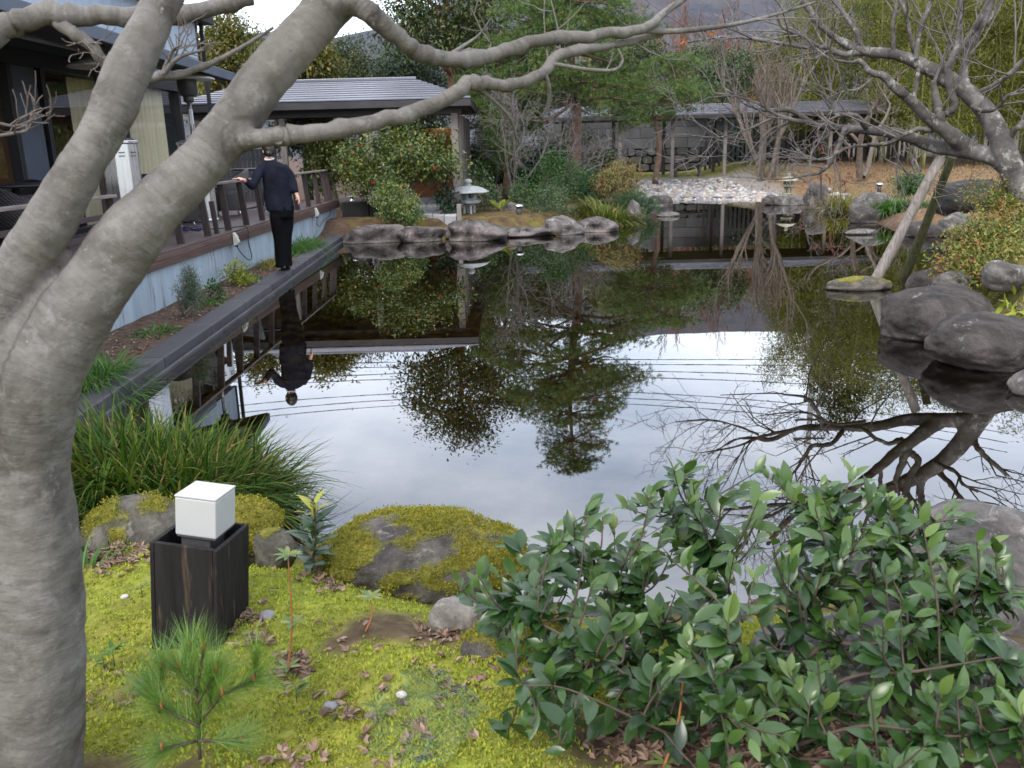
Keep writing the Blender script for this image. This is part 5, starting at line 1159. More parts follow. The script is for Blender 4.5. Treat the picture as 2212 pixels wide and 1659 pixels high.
for pts, tw in (([(1680, 825, 80, 9.85), (1650, 700, 68, 9.8), (1640, 600, 56, 9.8), (1620, 520, 40, 9.8)], 3), ([(1700, 740, 62, 9.85), (1760, 690, 60, 9.8)][:2]+[(1725, 560, 56, 9.8), (1720, 450, 54, 9.75), (1745, 370, 46, 9.7), (1790, 250, 42, 9.7), (1800, 50, 36, 9.7), (1840, -40, 30, 9.7), (1880, -250, 22, 9.7), (1860, -420, 14, 9.7)], 8),
                ([(1840, 580, 66, 9.8), (1820, 450, 60, 9.9), (1870, 280, 60, 10), (1960, 130, 55, 10.1), (2000, 0, 50, 10.2), (2060, -200, 36, 10.2), (2080, -400, 22, 10.3)], 9), ([(1720, 450, 40, 9.75), (1790, 340, 34, 9.9), (1850, 240, 30, 10), (1920, 140, 30, 10), (1960, 20, 28, 10), (1970, -120, 20, 10)], 4),
                ([(1960, 160, 34, 10.1), (2050, 30, 26, 10.1), (2100, -80, 20, 10.1), (2200, -240, 12, 10.1)], 6), ([(1510, 390, 44, 9.9), (1520, 280, 40, 9.9), (1560, 130, 36, 9.95), (1620, -20, 32, 10), (1680, -220, 22, 10), (1660, -400, 12, 10)], 9),
                ([(1500, 340, 32, 9.9), (1450, 120, 28, 9.8), (1410, 0, 24, 9.8), (1350, -160, 16, 9.8)], 6), ([(1370, 350, 40, 10), (1365, 150, 26, 10), (1390, 0, 22, 10), (1400, -200, 14, 10)], 6), ([(1170, 330, 38, 10.1), (1120, 200, 32, 10.1), (1040, 80, 30, 10.2), (970, -10, 28, 10.2), (900, -150, 18, 10.2)], 8),
                ([(1500, 640, 34, 9.8), (1520, 500, 36, 9.9), (1530, 400, 34, 9.9)], 0), ([(1910, 620, 50, 9.75), (2040, 540, 45, 9.5), (2130, 470, 40, 9.3), (2240, 360, 36, 9.2), (2400, 240, 24, 9.1)], 6), ([(1880, 690, 34, 9.7), (1950, 722, 30, 9.4), (2050, 690, 30, 9.3), (2110, 620, 25, 9.2), (2240, 570, 18, 9.1)], 5),
                ([(2100, 920, 60, 9.6), (2150, 850, 50, 9.5), (2240, 780, 46, 9.4), (2420, 650, 34, 9.3)], 4), ([(1180, 335, 50, 10.1), (1030, 350, 44, 10.1), (930, 310, 40, 10.1), (700, 290, 30, 10.2), (450, 250, 26, 10.3), (250, 240, 20, 10.4), (0, 280, 12, 10.5)], 14),
                ([(880, 300, 28, 10.1), (760, 230, 26, 10.1), (650, 180, 22, 10.1), (610, 80, 18, 10.1), (590, -30, 14, 10.1)], 7), ([(1190, 830, 44, 10.4), (1120, 750, 36, 10.3), (990, 740, 32, 10.3), (940, 650, 28, 10.3), (890, 550, 22, 10.3), (780, 380, 12, 10.3)], 8),
                ([(1050, 835, 34, 10.5), (1010, 950, 36, 10.4), (950, 1060, 32, 10.3), (880, 1120, 26, 10.3), (780, 1140, 16, 10.3), (640, 1160, 12, 10.3), (300, 1145, 7, 10.4)], 7), ([(600, 755, 22, 10.8), (440, 830, 16, 10.8), (240, 890, 13, 10.8), (0, 870, 8, 10.9)], 8),
                ([(1330, 935, 34, 10.2), (1200, 940, 26, 10.1), (1060, 960, 22, 10.1), (940, 1030, 18, 10.1), (780, 1030, 10, 10.2), (560, 1010, 6, 10.2)], 8), ([(1620, 850, 44, 9.9), (1540, 835, 40, 9.8), (1440, 870, 34, 9.8), (1330, 930, 32, 9.9), (1200, 935, 20, 10)], 3),
                ([(860, 805, 34, 10.7), (720, 780, 30, 10.7), (600, 735, 24, 10.8), (440, 650, 16, 10.9), (200, 600, 10, 11)], 10), ([(1230, 510, 22, 9.7), (1130, 580, 18, 9.7), (1050, 590, 12, 9.7), (930, 640, 7, 9.7)], 5), ([(1260, 950, 18, 10.2), (1300, 1020, 14, 10.2), (1400, 1080, 10, 10.2), (1500, 1150, 6, 10.2)], 3)):
    branch(lean, [zc(*p) for p in pts], 'maple_bark_far', 9, .12, 13, tw, .75, .011, 2, .06, nch=3, twm='twig_grey', knots=1)

# ------------------------------------------------------------------ leafy bush in the right foreground
rng = np.random.RandomState(33)
bush = thing('broadleaf_bush', 'glossy broadleaf evergreen bush filling the right foreground', 'bush', (.75, 1.75, .33))
ST = [[(1560, 1660, 1.76, 15), (1640, 1520, 1.8, 14), (1700, 1440, 1.85, 13), (1742, 1330, 1.95, 11), (1790, 1200, 2.05, 8), (1800, 1080, 2.12, 5)], [(1590, 1640, 1.76, 17), (1700, 1470, 1.85, 17), (1780, 1395, 1.9, 15), (1870, 1392, 1.86, 12), (1960, 1370, 1.85, 10), (2100, 1290, 1.9, 7), (2185, 1240, 1.9, 4)],
      [(1540, 1650, 1.75, 12), (1460, 1560, 1.7, 11), (1360, 1465, 1.7, 9), (1220, 1375, 1.76, 7), (1090, 1310, 1.9, 5)], [(1570, 1640, 1.78, 12), (1600, 1420, 1.95, 10), (1570, 1260, 2.07, 8), (1500, 1120, 2.2, 6), (1470, 1040, 2.3, 4)],
      [(1550, 1640, 1.76, 12), (1460, 1400, 1.9, 9), (1340, 1260, 2.02, 7), (1210, 1190, 2.1, 4)], [(1620, 1650, 1.72, 13), (1850, 1570, 1.62, 10), (2050, 1590, 1.56, 7), (2200, 1570, 1.55, 5)], [(1560, 1640, 1.74, 11), (1410, 1570, 1.62, 8), (1230, 1490, 1.6, 5), (1130, 1480, 1.6, 4)],
      [(1640, 1600, 1.75, 13), (1820, 1470, 1.75, 10), (1980, 1450, 1.7, 8), (2160, 1420, 1.7, 5)], [(1600, 1640, 1.76, 12), (1680, 1390, 1.95, 9), (1900, 1230, 2.05, 8), (1990, 1140, 2.1, 5)], [(1580, 1640, 1.74, 12), (1560, 1540, 1.66, 9), (1540, 1440, 1.62, 7), (1600, 1330, 1.65, 4)], [(1640, 1640, 1.72, 12), (1760, 1640, 1.6, 9), (1900, 1660, 1.52, 6)]]
sb = MB(); NODES = []
for s in ST:
    q = cr([pr(*p) for p in s], 7); sb.tube(q[:, :3], q[:, 3]*.85, 8, wob=.15); NODES += [r for r in q[5:]]
NODES = np.array(NODES)
poly = np.array([(985, 1240), (1100, 1165), (1190, 1150), (1275, 1065), (1330, 1090), (1390, 1045), (1480, 1000), (1560, 1045), (1650, 1005), (1720, 1050), (1790, 1035), (1840, 1008), (1900, 1060), (1965, 1080), (2060, 1075), (2150, 1170), (2210, 1290), (2160, 1420), (2260, 1480), (2260, 1700), (1500, 1700), (1180, 1600), (1080, 1560), (1130, 1460), (1070, 1350), (1150, 1330), (1010, 1290)])
def inpoly(p, a):
    x, y = p[:, 0], p[:, 1]; b = np.roll(a, -1, 0); ins = np.zeros(len(p), bool)
    for i in range(len(a)):
        c = (a[i][1] > y) != (b[i][1] > y); xi = a[i][0]+(y-a[i][1])*(b[i][0]-a[i][0])/(b[i][1]-a[i][1]+1e-9); ins ^= c & (x < xi)
    return ins
c_ = np.stack([980+1290*rng.rand(1900), 995+705*rng.rand(1900)], -1); c_ = c_[inpoly(c_, poly)]
hole = (((c_[:, 0]-1690)/95)**2+((c_[:, 1]-1345)/80)**2 < 1) | (((c_[:, 0]-1420)/150)**2+((c_[:, 1]-1630)/65)**2 < 1) | (((c_[:, 0]-1950)/130)**2+((c_[:, 1]-1400)/45)**2 < .8)
c_ = c_[~hole][:390]
edge = poly[[0, 1, 3, 5, 6, 8, 10, 11, 13, 14, 15, 16, 21, 22, 24]] + np.array([0, 18]); c_ = np.vstack([c_, edge])
LP, LD, LN, LL, LT = [], [], [], [], []; bz0 = CAM_H
for (x, y) in c_:
    Yd = np.interp(y, [1000, 1250, 1659], [2.25, 2.0, 1.62])+rng.normal()*.13; p = gy(x, y, Yd)
    if p[2] < gh1(p[0], p[1])+.05: p[2] = gh1(p[0], p[1])+.06
    i = np.argmin(np.linalg.norm(NODES[:, :3]-p-np.array([0, 0, -.06]), axis=1)); a = NODES[i]
    mid = (a[:3]+p)/2+np.array([0, 0, -.025])+rng.normal(size=3)*.012; q = cr([[*a[:3], min(a[3]*.6, .004)], [*mid, .0026], [*p, .0014]], 6); sb.tube(q[:, :3], q[:, 3], 5, cap=False)
    d0 = nrm(q[-1, :3]-q[-4, :3]+np.array([0, 0, .02])); nl = rng.randint(7, 12); tl_ = rng.rand()
    tot = np.linalg.norm(q[-1, :3]-q[0, :3])
    for k in range(nl):
        f = k/(nl-1); back = (1-f)*min(.24, tot*.95); P = q[-1, :3]-d0*back if back < .05 else q[max(0, len(q)-1-int(back/max(tot, .01)*len(q))), :3]
        side = nrm(np.cross(d0, nrm(np.array([math.cos(k*2.4), math.sin(k*2.4), .8])))); side = side if k % 2 else -side
        D = nrm(d0*(.35+.55*f)+side*(1.0-.4*f)+rng.normal(size=3)*.18+np.array([0, 0, .05-.22*(1-f)])); N = nrm(np.array([0, 0, 1.])+rng.normal(size=3)*.25+np.array([0, -.25, 0]))
        LP.append(P); LD.append(D); LN.append(N); LL.append((.062 if f < .85 else .046)*(.55+.75*rng.rand())); LT.append(np.clip(.15+.3*tl_+.35*f*f+.25*rng.rand()-.1, 0, 1))
sb.build('stems', MATS['stem_brown'], bush, smooth=True)
LP, LD, LN, LL, LT = map(np.array, (LP, LD, LN, LL, LT))
ordr = np.argsort(np.linalg.norm(LP-CP, axis=1)); ncount = 0
for j, i in enumerate(ordr[:290]):
    lv = MB(); leaves(lv, LP[i:i+1], LD[i:i+1], LN[i:i+1], LL[i], LL[i]*.44, LT[i], 5, .08+.25*rng.rand(), .12); lv.build('leaf', MATS['leaf_bush'], bush, smooth=True)
lv = MB(); r_ = ordr[290:]; leaves(lv, LP[r_], LD[r_], LN[r_], LL[r_], LL[r_]*.44, LT[r_], 5, .22, .12)
lv.build('leaves', MATS['leaf_bush'], bush, smooth=True, kind='stuff')
lv = MB(); k = rng.choice(len(LP), 3); leaves(lv, LP[k]+.01, LD[k], LN[k], .04, .017, rng.rand(3), 4, .2, .12); lv.build('red_leaves', MATS['leaf_old_red'], bush, smooth=True, kind='stuff', label='few red withered leaves')

# ------------------------------------------------------------------ grass-like clumps
def sedge(name, label, cat, cx, cy, rx_, ry_, n, L, W, m, seed, droop=.6, lean_=.6, group=None, zoff=0, tb=0):
    r = np.random.RandomState(seed); z = gh1(cx, cy)+zoff; t = thing(name, label, cat, (cx, cy, z), group)
    a = r.rand(n)*6.283; q = np.sqrt(r.rand(n)); x = cx+np.cos(a)*q*rx_; y = cy+np.sin(a)*q*ry_; P = np.stack([x, y, np.maximum(gh(x, y), -.02)+zoff*np.ones(n)], -1)
    D = np.stack([np.cos(a)*q*lean_+r.normal(size=n)*.25, np.sin(a)*q*lean_+r.normal(size=n)*.25, np.ones(n)], -1)
    tt = np.clip(r.beta(2, 3.5, n)+tb+.35*(r.rand(n) < .08), 0, 1)
    b = MB(); blades(b, P, D, L*(.55+.6*r.rand(n)), W*(.7+.6*r.rand(n)), droop*(.3+1.1*r.rand(n)), tt, 5); b.build('blades', MATS[m], t, smooth=True, kind='stuff'); return t
cl = gz(395, 1050, .28); sedge('sedge_clump', 'large dense dark green sedge clump with pale tips beside the cube lamp', 'grass clump', cl[0]-.16, cl[1]+.26, .44, .48, 4200, .54, .0125, 'blade_sedge', 41, .75, .6, tb=.0)
cl = gz(540, 1060, .22); sedge('sedge_clump', 'right end of the dark sedges, overhanging the pond', 'grass clump', cl[0]-.30, cl[1]+.05, .24, .24, 1300, .42, .012, 'blade_sedge', 42, .7, .55, tb=.0)
cl = gz(240, 1120, .28); sedge('sedge_clump', 'low arching sedge right of the maple trunk', 'grass clump', cl[0], cl[1], .26, .14, 500, .32, .013, 'blade_sedge', 43, .95, 1.1, tb=-.02)
cl = gz(215, 830, .12); sedge('grass_tuft', 'bright green arching grass spilling over the near end of the kerb', 'grass clump', cl[0]-.1, cl[1]+.15, .30, .40, 900, .34, .009, 'blade_green', 44, 1.0, 1.0)
cl = gz(675, 535, .12); sedge('grass_tuft', 'long green grass between kerb and deck right of the person', 'grass clump', cl[0]-.22, cl[1]-.1, .30, .9, 900, .46, .012, 'blade_green', 45, 1.1, .9)
cl = gz(640, 560, .12); sedge('grass_tuft', 'yellowish grass at the feet of the person by the deck wall', 'grass clump', cl[0]-.22, cl[1]-.5, .22, .5, 350, .26, .012, 'blade_yellow', 46, 1.0, .9)
cl = gz(1318, 484, .05); sedge('sedge_clump', 'rounded yellow green sedge clump on the peninsula tip over the water', 'grass clump', cl[0], cl[1]+.55, .55, .42, 2400, .66, .018, 'blade_sedge', 47, .8, .9, tb=.16)
cl = gz(1935, 470, .1); sedge('grass_tuft', 'green grass tuft at the far right shore beside the pale slanted rock', 'grass clump', cl[0], cl[1]+.4, .35, .35, 700, .62, .018, 'blade_green', 48, .7, .7)
cl = gz(1830, 452, .1); sedge('reed_tuft', 'yellow reed tuft hanging over the far right shore', 'grass clump', cl[0], cl[1]+.4, .35, .35, 420, 1.0, .018, 'blade_yellow', 49, .8, .5)
cl = gz(1985, 470, .1); sedge('grass_tuft', 'blue green grass behind the support poles at the shore', 'grass clump', cl[0], cl[1]+.3, .3, .3, 420, .4, .018, 'blade_green', 50, .8, .7)
cl = gz(255, 1225, .32); sedge('grass_tuft', 'few wide grass blades between trunk and lamp box', 'grass clump', cl[0]-.12, cl[1], .06, .05, 22, .20, .010, 'blade_green', 51, .8, 1.3)
cl = gz(1060, 1080-90, 0)
# dry lawn stubble on the mound beyond the pond
rng = np.random.RandomState(61); n = 9000; x = 7.5+11*rng.rand(n); y = 16+18*rng.rand(n); sd = sd_pond(x, y); k = (sd > .4) & (x > 8.3-.0*(y)); x, y = x[k], y[k]; n = len(x)
b = MB(); blades(b, np.stack([x, y, gh(x, y)], -1), np.stack([rng.normal(size=n)*.4, rng.normal(size=n)*.4, np.ones(n)], -1), .16*(.5+rng.rand(n)), .02, .6, rng.rand(n), 2)
b.build('dry_lawn_grass', MATS['blade_dry'], kind='stuff', label='tan dry winter grass on the mound beyond the pond', cat='grass')

# ------------------------------------------------------------------ shrubs
def shrub(name, label, cx, cy, zb, blobs, m, ncl, per, spread, L, W, seed, cat='shrub', stem='twig', nst=7, shell=.5, droop=.15, out=.7, flowers=0, fm='flower_red', seg=1, curve=.15):
    r = np.random.RandomState(seed); t = thing(name, label, cat, (cx, cy, zb)); s = MB()
    for bc, br in blobs:
        for _ in range(max(2, nst//len(blobs))):
            e = np.array(bc)+rdir(r, 1)[0]*np.array(br)*.7; m_ = (np.array([cx, cy, zb])+e)/2+r.normal(size=3)*.08*np.array([1, 1, .3]); hgt = max(e[2]-zb, .1)
            q = cr([[cx+r.normal()*.05, cy+r.normal()*.05, zb-.05, .016*hgt+.006], [*m_, .010*hgt+.004], [*e, .004]], 5); s.tube(q[:, :3], q[:, 3], 5, cap=False)
    s.build('stems', MATS[stem], t, smooth=True); f = MB(); foliage(r, f, blobs, ncl, per, spread, L, W, shell, droop, seg, curve, out)
    f.build('foliage', MATS[m], t, smooth=False, kind='stuff')
    if flowers:
        for _ in range(flowers):
            bc, br = blobs[r.randint(len(blobs))]; p = np.array(bc)+nrm(np.array([r.normal(), -abs(r.normal())-.4, r.normal()*.6]))*np.array(br)*1.0
            b = MB(); leaves(b, np.tile(p, (6, 1)), rdir(r, 6)+np.array([0, -.5, .2]), rdir(r, 6), .05, .045, r.rand(6), 1); b.build('flower', MATS[fm], t)
    return t
def blob(x0, x1, y0, y1, Y, dep=.9):
    a = gy((x0+x1)/2, (y0+y1)/2, Y); w = (x1-x0)/2*mpp(Y); h = (y1-y0)/2*mpp(Y); return (tuple(a), (w, w*dep, h))
B_ = blob
shrub('camellia_shrub', 'broad camellia with red flowers before the pavilion', *gy(855, 420, 19.6)[:2], .3, [B_(720, 860, 330, 430, 19.4), B_(770, 990, 270, 380, 19.7), B_(850, 1005, 320, 395, 19.4), B_(790, 900, 350, 420, 18.9), B_(720, 800, 300, 370, 19.9)], 'leaf_camellia', 520, 20, .09, .085, .042, 71, stem='twig_tan', nst=16, flowers=10, shell=.35, droop=.1)
shrub('azalea_shrub', 'pale green rounded azalea above the square topped shore rock', *gy(855, 478, 18.3)[:2], .25, [B_(805, 895, 400, 475, 18.2), B_(850, 915, 425, 485, 18.0), B_(815, 860, 395, 430, 18.4)], 'leaf_azalea', 300, 16, .05, .06, .026, 72)
shrub('camellia_seedling', 'small dark leaved shrub left of the pale lantern', *gy(968, 470, 19.4)[:2], .3, [B_(938, 975, 395, 450, 19.3), B_(960, 1000, 420, 475, 19.3)], 'leaf_dark', 70, 12, .06, .085, .04, 73)
shrub('camellia_seedling', 'small dark leaved shrub right behind the pale lantern', *gy(1040, 450, 20.8)[:2], .3, [B_(1025, 1085, 395, 450, 20.8), B_(1010, 1060, 355, 410, 21.5)], 'leaf_greybox', 90, 12, .07, .08, .036, 74)
shrub('boxwood_shrub', 'tall bright green shrub at the middle of the peninsula', *gy(1185, 450, 21.5)[:2], .3, [B_(1100, 1200, 380, 450, 21.3), B_(1150, 1270, 340, 430, 21.7), B_(1165, 1225, 325, 380, 22)], 'leaf_box', 420, 20, .08, .05, .024, 75, nst=10)
shrub('boxwood_shrub', 'grey green twiggy shrub in front of the bright green one', *gy(1190, 490, 19.6)[:2], .3, [B_(1130, 1245, 420, 485, 19.6), B_(1150, 1230, 395, 450, 19.9)], 'leaf_greybox', 330, 18, .06, .042, .018, 76, nst=14, stem='dark_bark')
shrub('evergreen_shrub', 'dark blue green shrub behind, left of the red tinged shrub', *gy(1265, 440, 22.5)[:2], .3, [B_(1215, 1310, 365, 440, 22.5), B_(1240, 1330, 380, 440, 22.3)], 'leaf_juniper', 330, 18, .08, .055, .018, 77)
shrub('pieris_shrub', 'red and yellow tinged drooping shrub at the peninsula tip', *gy(1345, 430, 22.2)[:2], .3, [B_(1290, 1390, 345, 410, 22.2), B_(1320, 1385, 385, 435, 22.0), B_(1275, 1330, 370, 420, 22.0)], 'leaf_pieris', 360, 14, .07, .075, .022, 78, droop=.9, out=.4)
shrub('juniper_shrub', 'spreading blue green juniper at the tip over the water', *gy(1370, 455, 21.3)[:2], .25, [B_(1325, 1400, 415, 455, 21.4, .7), B_(1370, 1425, 430, 462, 21.6, .7)], 'leaf_juniper', 300, 20, .06, .07, .010, 79, droop=-.1, out=1.4)
shrub('mixed_shrub', 'low dark shrub under the juniper at the water', *gy(1370, 470, 21.0)[:2], .1, [B_(1335, 1395, 445, 478, 21.0, .6)], 'leaf_greybox', 80, 12, .06, .045, .02, 80)
shrub('lime_conifer', 'loose yellow green conifer right of the pavilion posts', *gy(1065, 400, 23.4)[:2], .4, [B_(1025, 1110, 250, 320, 23.5), B_(1040, 1130, 300, 360, 23.2), B_(1030, 1090, 330, 375, 23.6)], 'needle_pine', 190, 30, .13, .11, .013, 81, stem='dark_bark', cat='tree', out=.9)
# right bank
for i, (lab, bl, m_, nc) in enumerate([('red tipped shrub at the right edge under the leaning maple', [B_(2075, 2215, 395, 455, 9.6), B_(2120, 2260, 430, 510, 9.2)], 'leaf_nandina', 190), ('green and red dwarf shrub between right bank rocks, above the water', [B_(2040, 2140, 490, 560, 9.2), B_(2010, 2100, 525, 590, 8.9), B_(2080, 2200, 470, 540, 9.0)], 'leaf_nandina', 250),
                                       ('yellow green dwarf shrub beside the pale angular block', [B_(2080, 2215, 520, 600, 8.5), B_(2060, 2150, 560, 630, 8.3), B_(2150, 2230, 590, 640, 8.0)], 'leaf_nandina', 230)]):
    c = bl[0][0]; shrub('nandina_shrub', lab, c[0], c[1]+.1, gh1(c[0], c[1]), bl, m_, nc, 14, .05, .045, .02, 90+i, droop=0)
c = gy(1968, 398, 24); shrub('evergreen_shrub', 'low dark green bush on the dry lawn behind the poles', c[0], 24, .5, [B_(1930, 2000, 378, 412, 24)], 'leaf_box', 120, 16, .1, .08, .035, 95)
c = gy(2200, 680, 7.2); shrub('broadleaf_plant', 'upright leafy plant at the right edge beside the dark boulder', c[0], 7.2, .35, [B_(2180, 2230, 640, 720, 7.1)], 'leaf_lime', 16, 8, .06, .14, .04, 96)
# along the deck wall
c = gz(412, 678, .12); shrub('rosemary_shrub', 'upright grey green rosemary against the pale blue deck base', c[0]-.05, c[1], .1, [B_(382, 440, 600, 680, c[1]), B_(395, 425, 572, 640, c[1])], 'leaf_rosemary', 260, 16, .03, .035, .005, 97, out=.3, droop=-.9)
c = gz(512, 612, .12); shrub('lime_shrub', 'small lime green plant by the deck base left of the person', c[0]-.08, c[1], .1, [B_(480, 535, 568, 600, c[1]), B_(500, 545, 590, 615, c[1])], 'leaf_lime', 70, 9, .04, .05, .02, 98)
c = gz(462, 645, .12); shrub('seedling', 'tiny dark green seedling between rosemary and lime green plant', c[0]-.08, c[1], .1, [B_(445, 475, 612, 640, c[1])], 'leaf_box', 22, 8, .03, .05, .025, 99)

# ferns
def fern(label, px, py, zg, n, L, m, seed, w=.10, back=0):
    p = gz(px, py, zg); p[1] += back; p[2] = gh1(p[0], p[1]); r = np.random.RandomState(seed); t = thing('fern', label, 'fern', p)
    for i in range(n):
        a = r.rand()*6.28; e = .9+.5*r.rand(); d = np.array([math.cos(a)*.6, math.sin(a)*.6, e]); l = L*(.7+.5*r.rand()); b = MB(); k = 16
        u = np.linspace(0, 1, k)[:, None]; S = p+d*l*u+np.array([math.cos(a), math.sin(a), 0])*l*.35*u*u-np.array([0, 0, 1])*l*.45*u*u; b.tube(S, np.linspace(.004, .0015, k), 4, .4)
        T_ = nrm(np.gradient(S, axis=0)); sd_ = nrm(np.cross(T_, (0, 0, 1.))); wd = w*np.sin(np.pi*np.linspace(.12, 1, k)**.8)
        for s in (-1, 1): leaves(b, S[2:], sd_[2:]*s+T_[2:]*.5, np.cross(sd_, T_)[2:], wd[2:], .22*w, r.rand(k-2)*.5+.3*r.rand(), 1, .1)
        b.build('frond', MATS[m], t)
    return t
fern('orange autumn fern above the flat brown shore rock', 1262, 478, .28, 10, .8, 'fern_orange', 1, .18, .5); fern('small yellow green fern on the rusty moss near the lantern', 1082, 462, .3, 6, .42, 'leaf_lime', 2, .11, .2)
fern('green fern fronds in front of the tall bright shrub', 1218, 490, .25, 9, .45, 'fern', 3, .12, .4); fern('fern under the shrubs on the right bank', 2120, 605, .4, 7, .34, 'fern', 4, .09)
fern('small pale fern at the pond edge left of the large mossy boulder', 735, 1215, .25, 9, .17, 'fern', 5, .045); fern('small green fern at the water before the cobble beach plants', 1750, 445, .1, 6, .6, 'fern', 6, .12)

# ------------------------------------------------------------------ little plants of the near bank
rng = np.random.RandomState(77)
p = gz(672, 1228, .27); p[2] = gh1(p[0], p[1])
mp = thing('broadleaf_seedling', 'seedling with broad glossy and yellow green leaves beside the lamp box', 'plant', p)
b = MB(); tip = gy(678, 1085, p[1]); b.tube(cr([[*p, .005], [*(p*.5+tip*.5+np.array([.01, 0, 0])), .004], [*tip, .002]], 5)[:, :3], .004, 6); b.build('stem', MATS['stem_brown'], mp, smooth=True)
for i in range(26):
    f = .1+.88*i/25; q = p*(1-f)+tip*f; a = i*2.4; D = np.array([math.cos(a), math.sin(a), .25+.9*f]); L = .10 if i < 17 else .075; yl = .75+.2*rng.rand() if i > 19 else .2+.3*rng.rand()
    b = MB(); leaves(b, [q], [D], [[0, 0, 1.]], L*(.8+.4*rng.rand()), (.042 if i < 17 else .022), yl, 5, .25, .12); b.build('leaf', MATS['leaf_bush' if i < 19 else 'leaf_lime'], mp, smooth=True)
for (lab, px, py, tp, hgt) in [('thin reddish sapling with whorls of pale leaves right of the lamp box', 618, 1440, (622, 1200), 3), ('tiny bare seedling right of the reddish sapling', 790, 1370, (800, 1290), 1), ('thin red stemmed shoot in front of the leafy bush', 1430, 1700, (1478, 1440), 3)]:
    p = gz(px, py, .33); p[2] = gh1(p[0], p[1]); tip = gy(*tp, p[1]+.02); t = thing('sapling', lab, 'sapling', p)
    q = cr([[*p, .0035], [*(p*.55+tip*.45+np.array([.012, 0, 0])), .0026], [*tip, .0018]], 6); b = MB(); b.tube(q[:, :3], q[:, 3], 6); b.build('stem', MATS['stem_red'], t, smooth=True)
    for k in range(hgt):
        f = 1-.45*k; c = q[int((len(q)-1)*max(f, .1)), :3]; n = 9 if k == 0 else 5; a = np.arange(n)*2.4
        for j in range(n):
            b = MB(); leaves(b, [c], [[math.cos(a[j]), math.sin(a[j]), .35]], [[0, 0, 1.]], .042*(.7+.5*rng.rand()), .014, .3+.6*rng.rand(), 4, .2, .12); b.build('leaf', MATS['leaf_azalea'], t, smooth=True)
for i, (lab, px, py) in enumerate([('tiny broadleaf seedling left of the lamp box on the moss', 305, 1275), ('two bladed bamboo seedling left of the small pine', 245, 1420), ('tiny seedling by the trunk under the lamp box', 225, 1440), ('tiny pale seedling in the middle of the moss', 640, 1500), ('small leafy seedling by the net on the moss', 815, 1560), ('dark seedling at the bottom under the bush', 1575, 1625)]):
    p = gz(px, py, .33); p[2] = gh1(p[0], p[1]); b = MB(); n = 6; a = rng.rand(n)*6.28
    b.tube([p, p+np.array([0, 0, .05])], .0015, 5)
    leaves(b, p+np.array([0, 0, .02])+np.array([0, 0, .035])*rng.rand(n)[:, None], np.stack([np.cos(a), np.sin(a), .8+0*a], -1), np.tile([0, 0, 1.], (n, 1)), .05*(.7+.5*rng.rand(n)), .013, rng.rand(n)*.6+.2, 4, .3)
    b.build('seedling', MATS['blade_green' if i in (1, 2) else 'leaf_azalea'], loc=p, smooth=True, label=lab, cat='seedling')
# small pine in front
pb = gz(432, 1690, .33); pb[2] = gh1(pb[0], pb[1])-.02
ps = thing('pine_seedling', 'small bright green pine seedling in front of the lamp box', 'pine', pb)
tops = [((432, 1640), (425, 1520), 2.0), ((425, 1520), (408, 1400), 2.0), ((432, 1560), (480, 1500), 1.96), ((480, 1500), (548, 1470), 1.95), ((548, 1470), (555, 1420), 1.95), ((432, 1570), (350, 1530), 1.9), ((350, 1530), (325, 1490), 1.9), ((425, 1520), (468, 1450), 2.02), ((425, 1500), (385, 1440), 2.02), ((450, 1540), (462, 1470), 1.85), ((425, 1600), (350, 1620), 1.8), ((430, 1600), (520, 1600), 1.8), ((425, 1500), (440, 1400), 2.05), ((345, 1540), (350, 1440), 1.92)]
wd = MB(); nd = MB()
Yp = pb[1]+.02
for a, c, _ in tops:
    P = gy(*a, Yp+.02*rng.normal()); Q = gy(*c, Yp+.03*rng.normal()); k = np.linspace(0, 1, 6)[:, None]; S = P*(1-k)+Q*k; wd.tube(S, np.linspace(.0042, .0028, 6), 6)
    b = MB(); b.lathe([(.003, Q[2]-.004), (.0042, Q[2]+.004), (.0035, Q[2]+.014), (.0, Q[2]+.02)], 7, (Q[0], Q[1], 0)); b.build('bud', MATS['stem_red'], ps, smooth=True)
    n = 190; f = rng.rand(n)**.6; pp = P*(1-f[:, None])+Q*f[:, None]; d = nrm(Q-P); D = nrm(d*(.9+.5*f[:, None])+rdir(rng, n)*(1.0)+np.array([0, 0, .35]))
    blades(nd, pp, D, .1*(.7+.5*rng.rand(n)), .0013, .25*rng.rand(n), rng.rand(n), 3)
wd.build('stems', MATS['stem_brown'], ps, smooth=True); nd.build('needles', MATS['needle_bright'], ps, kind='stuff')

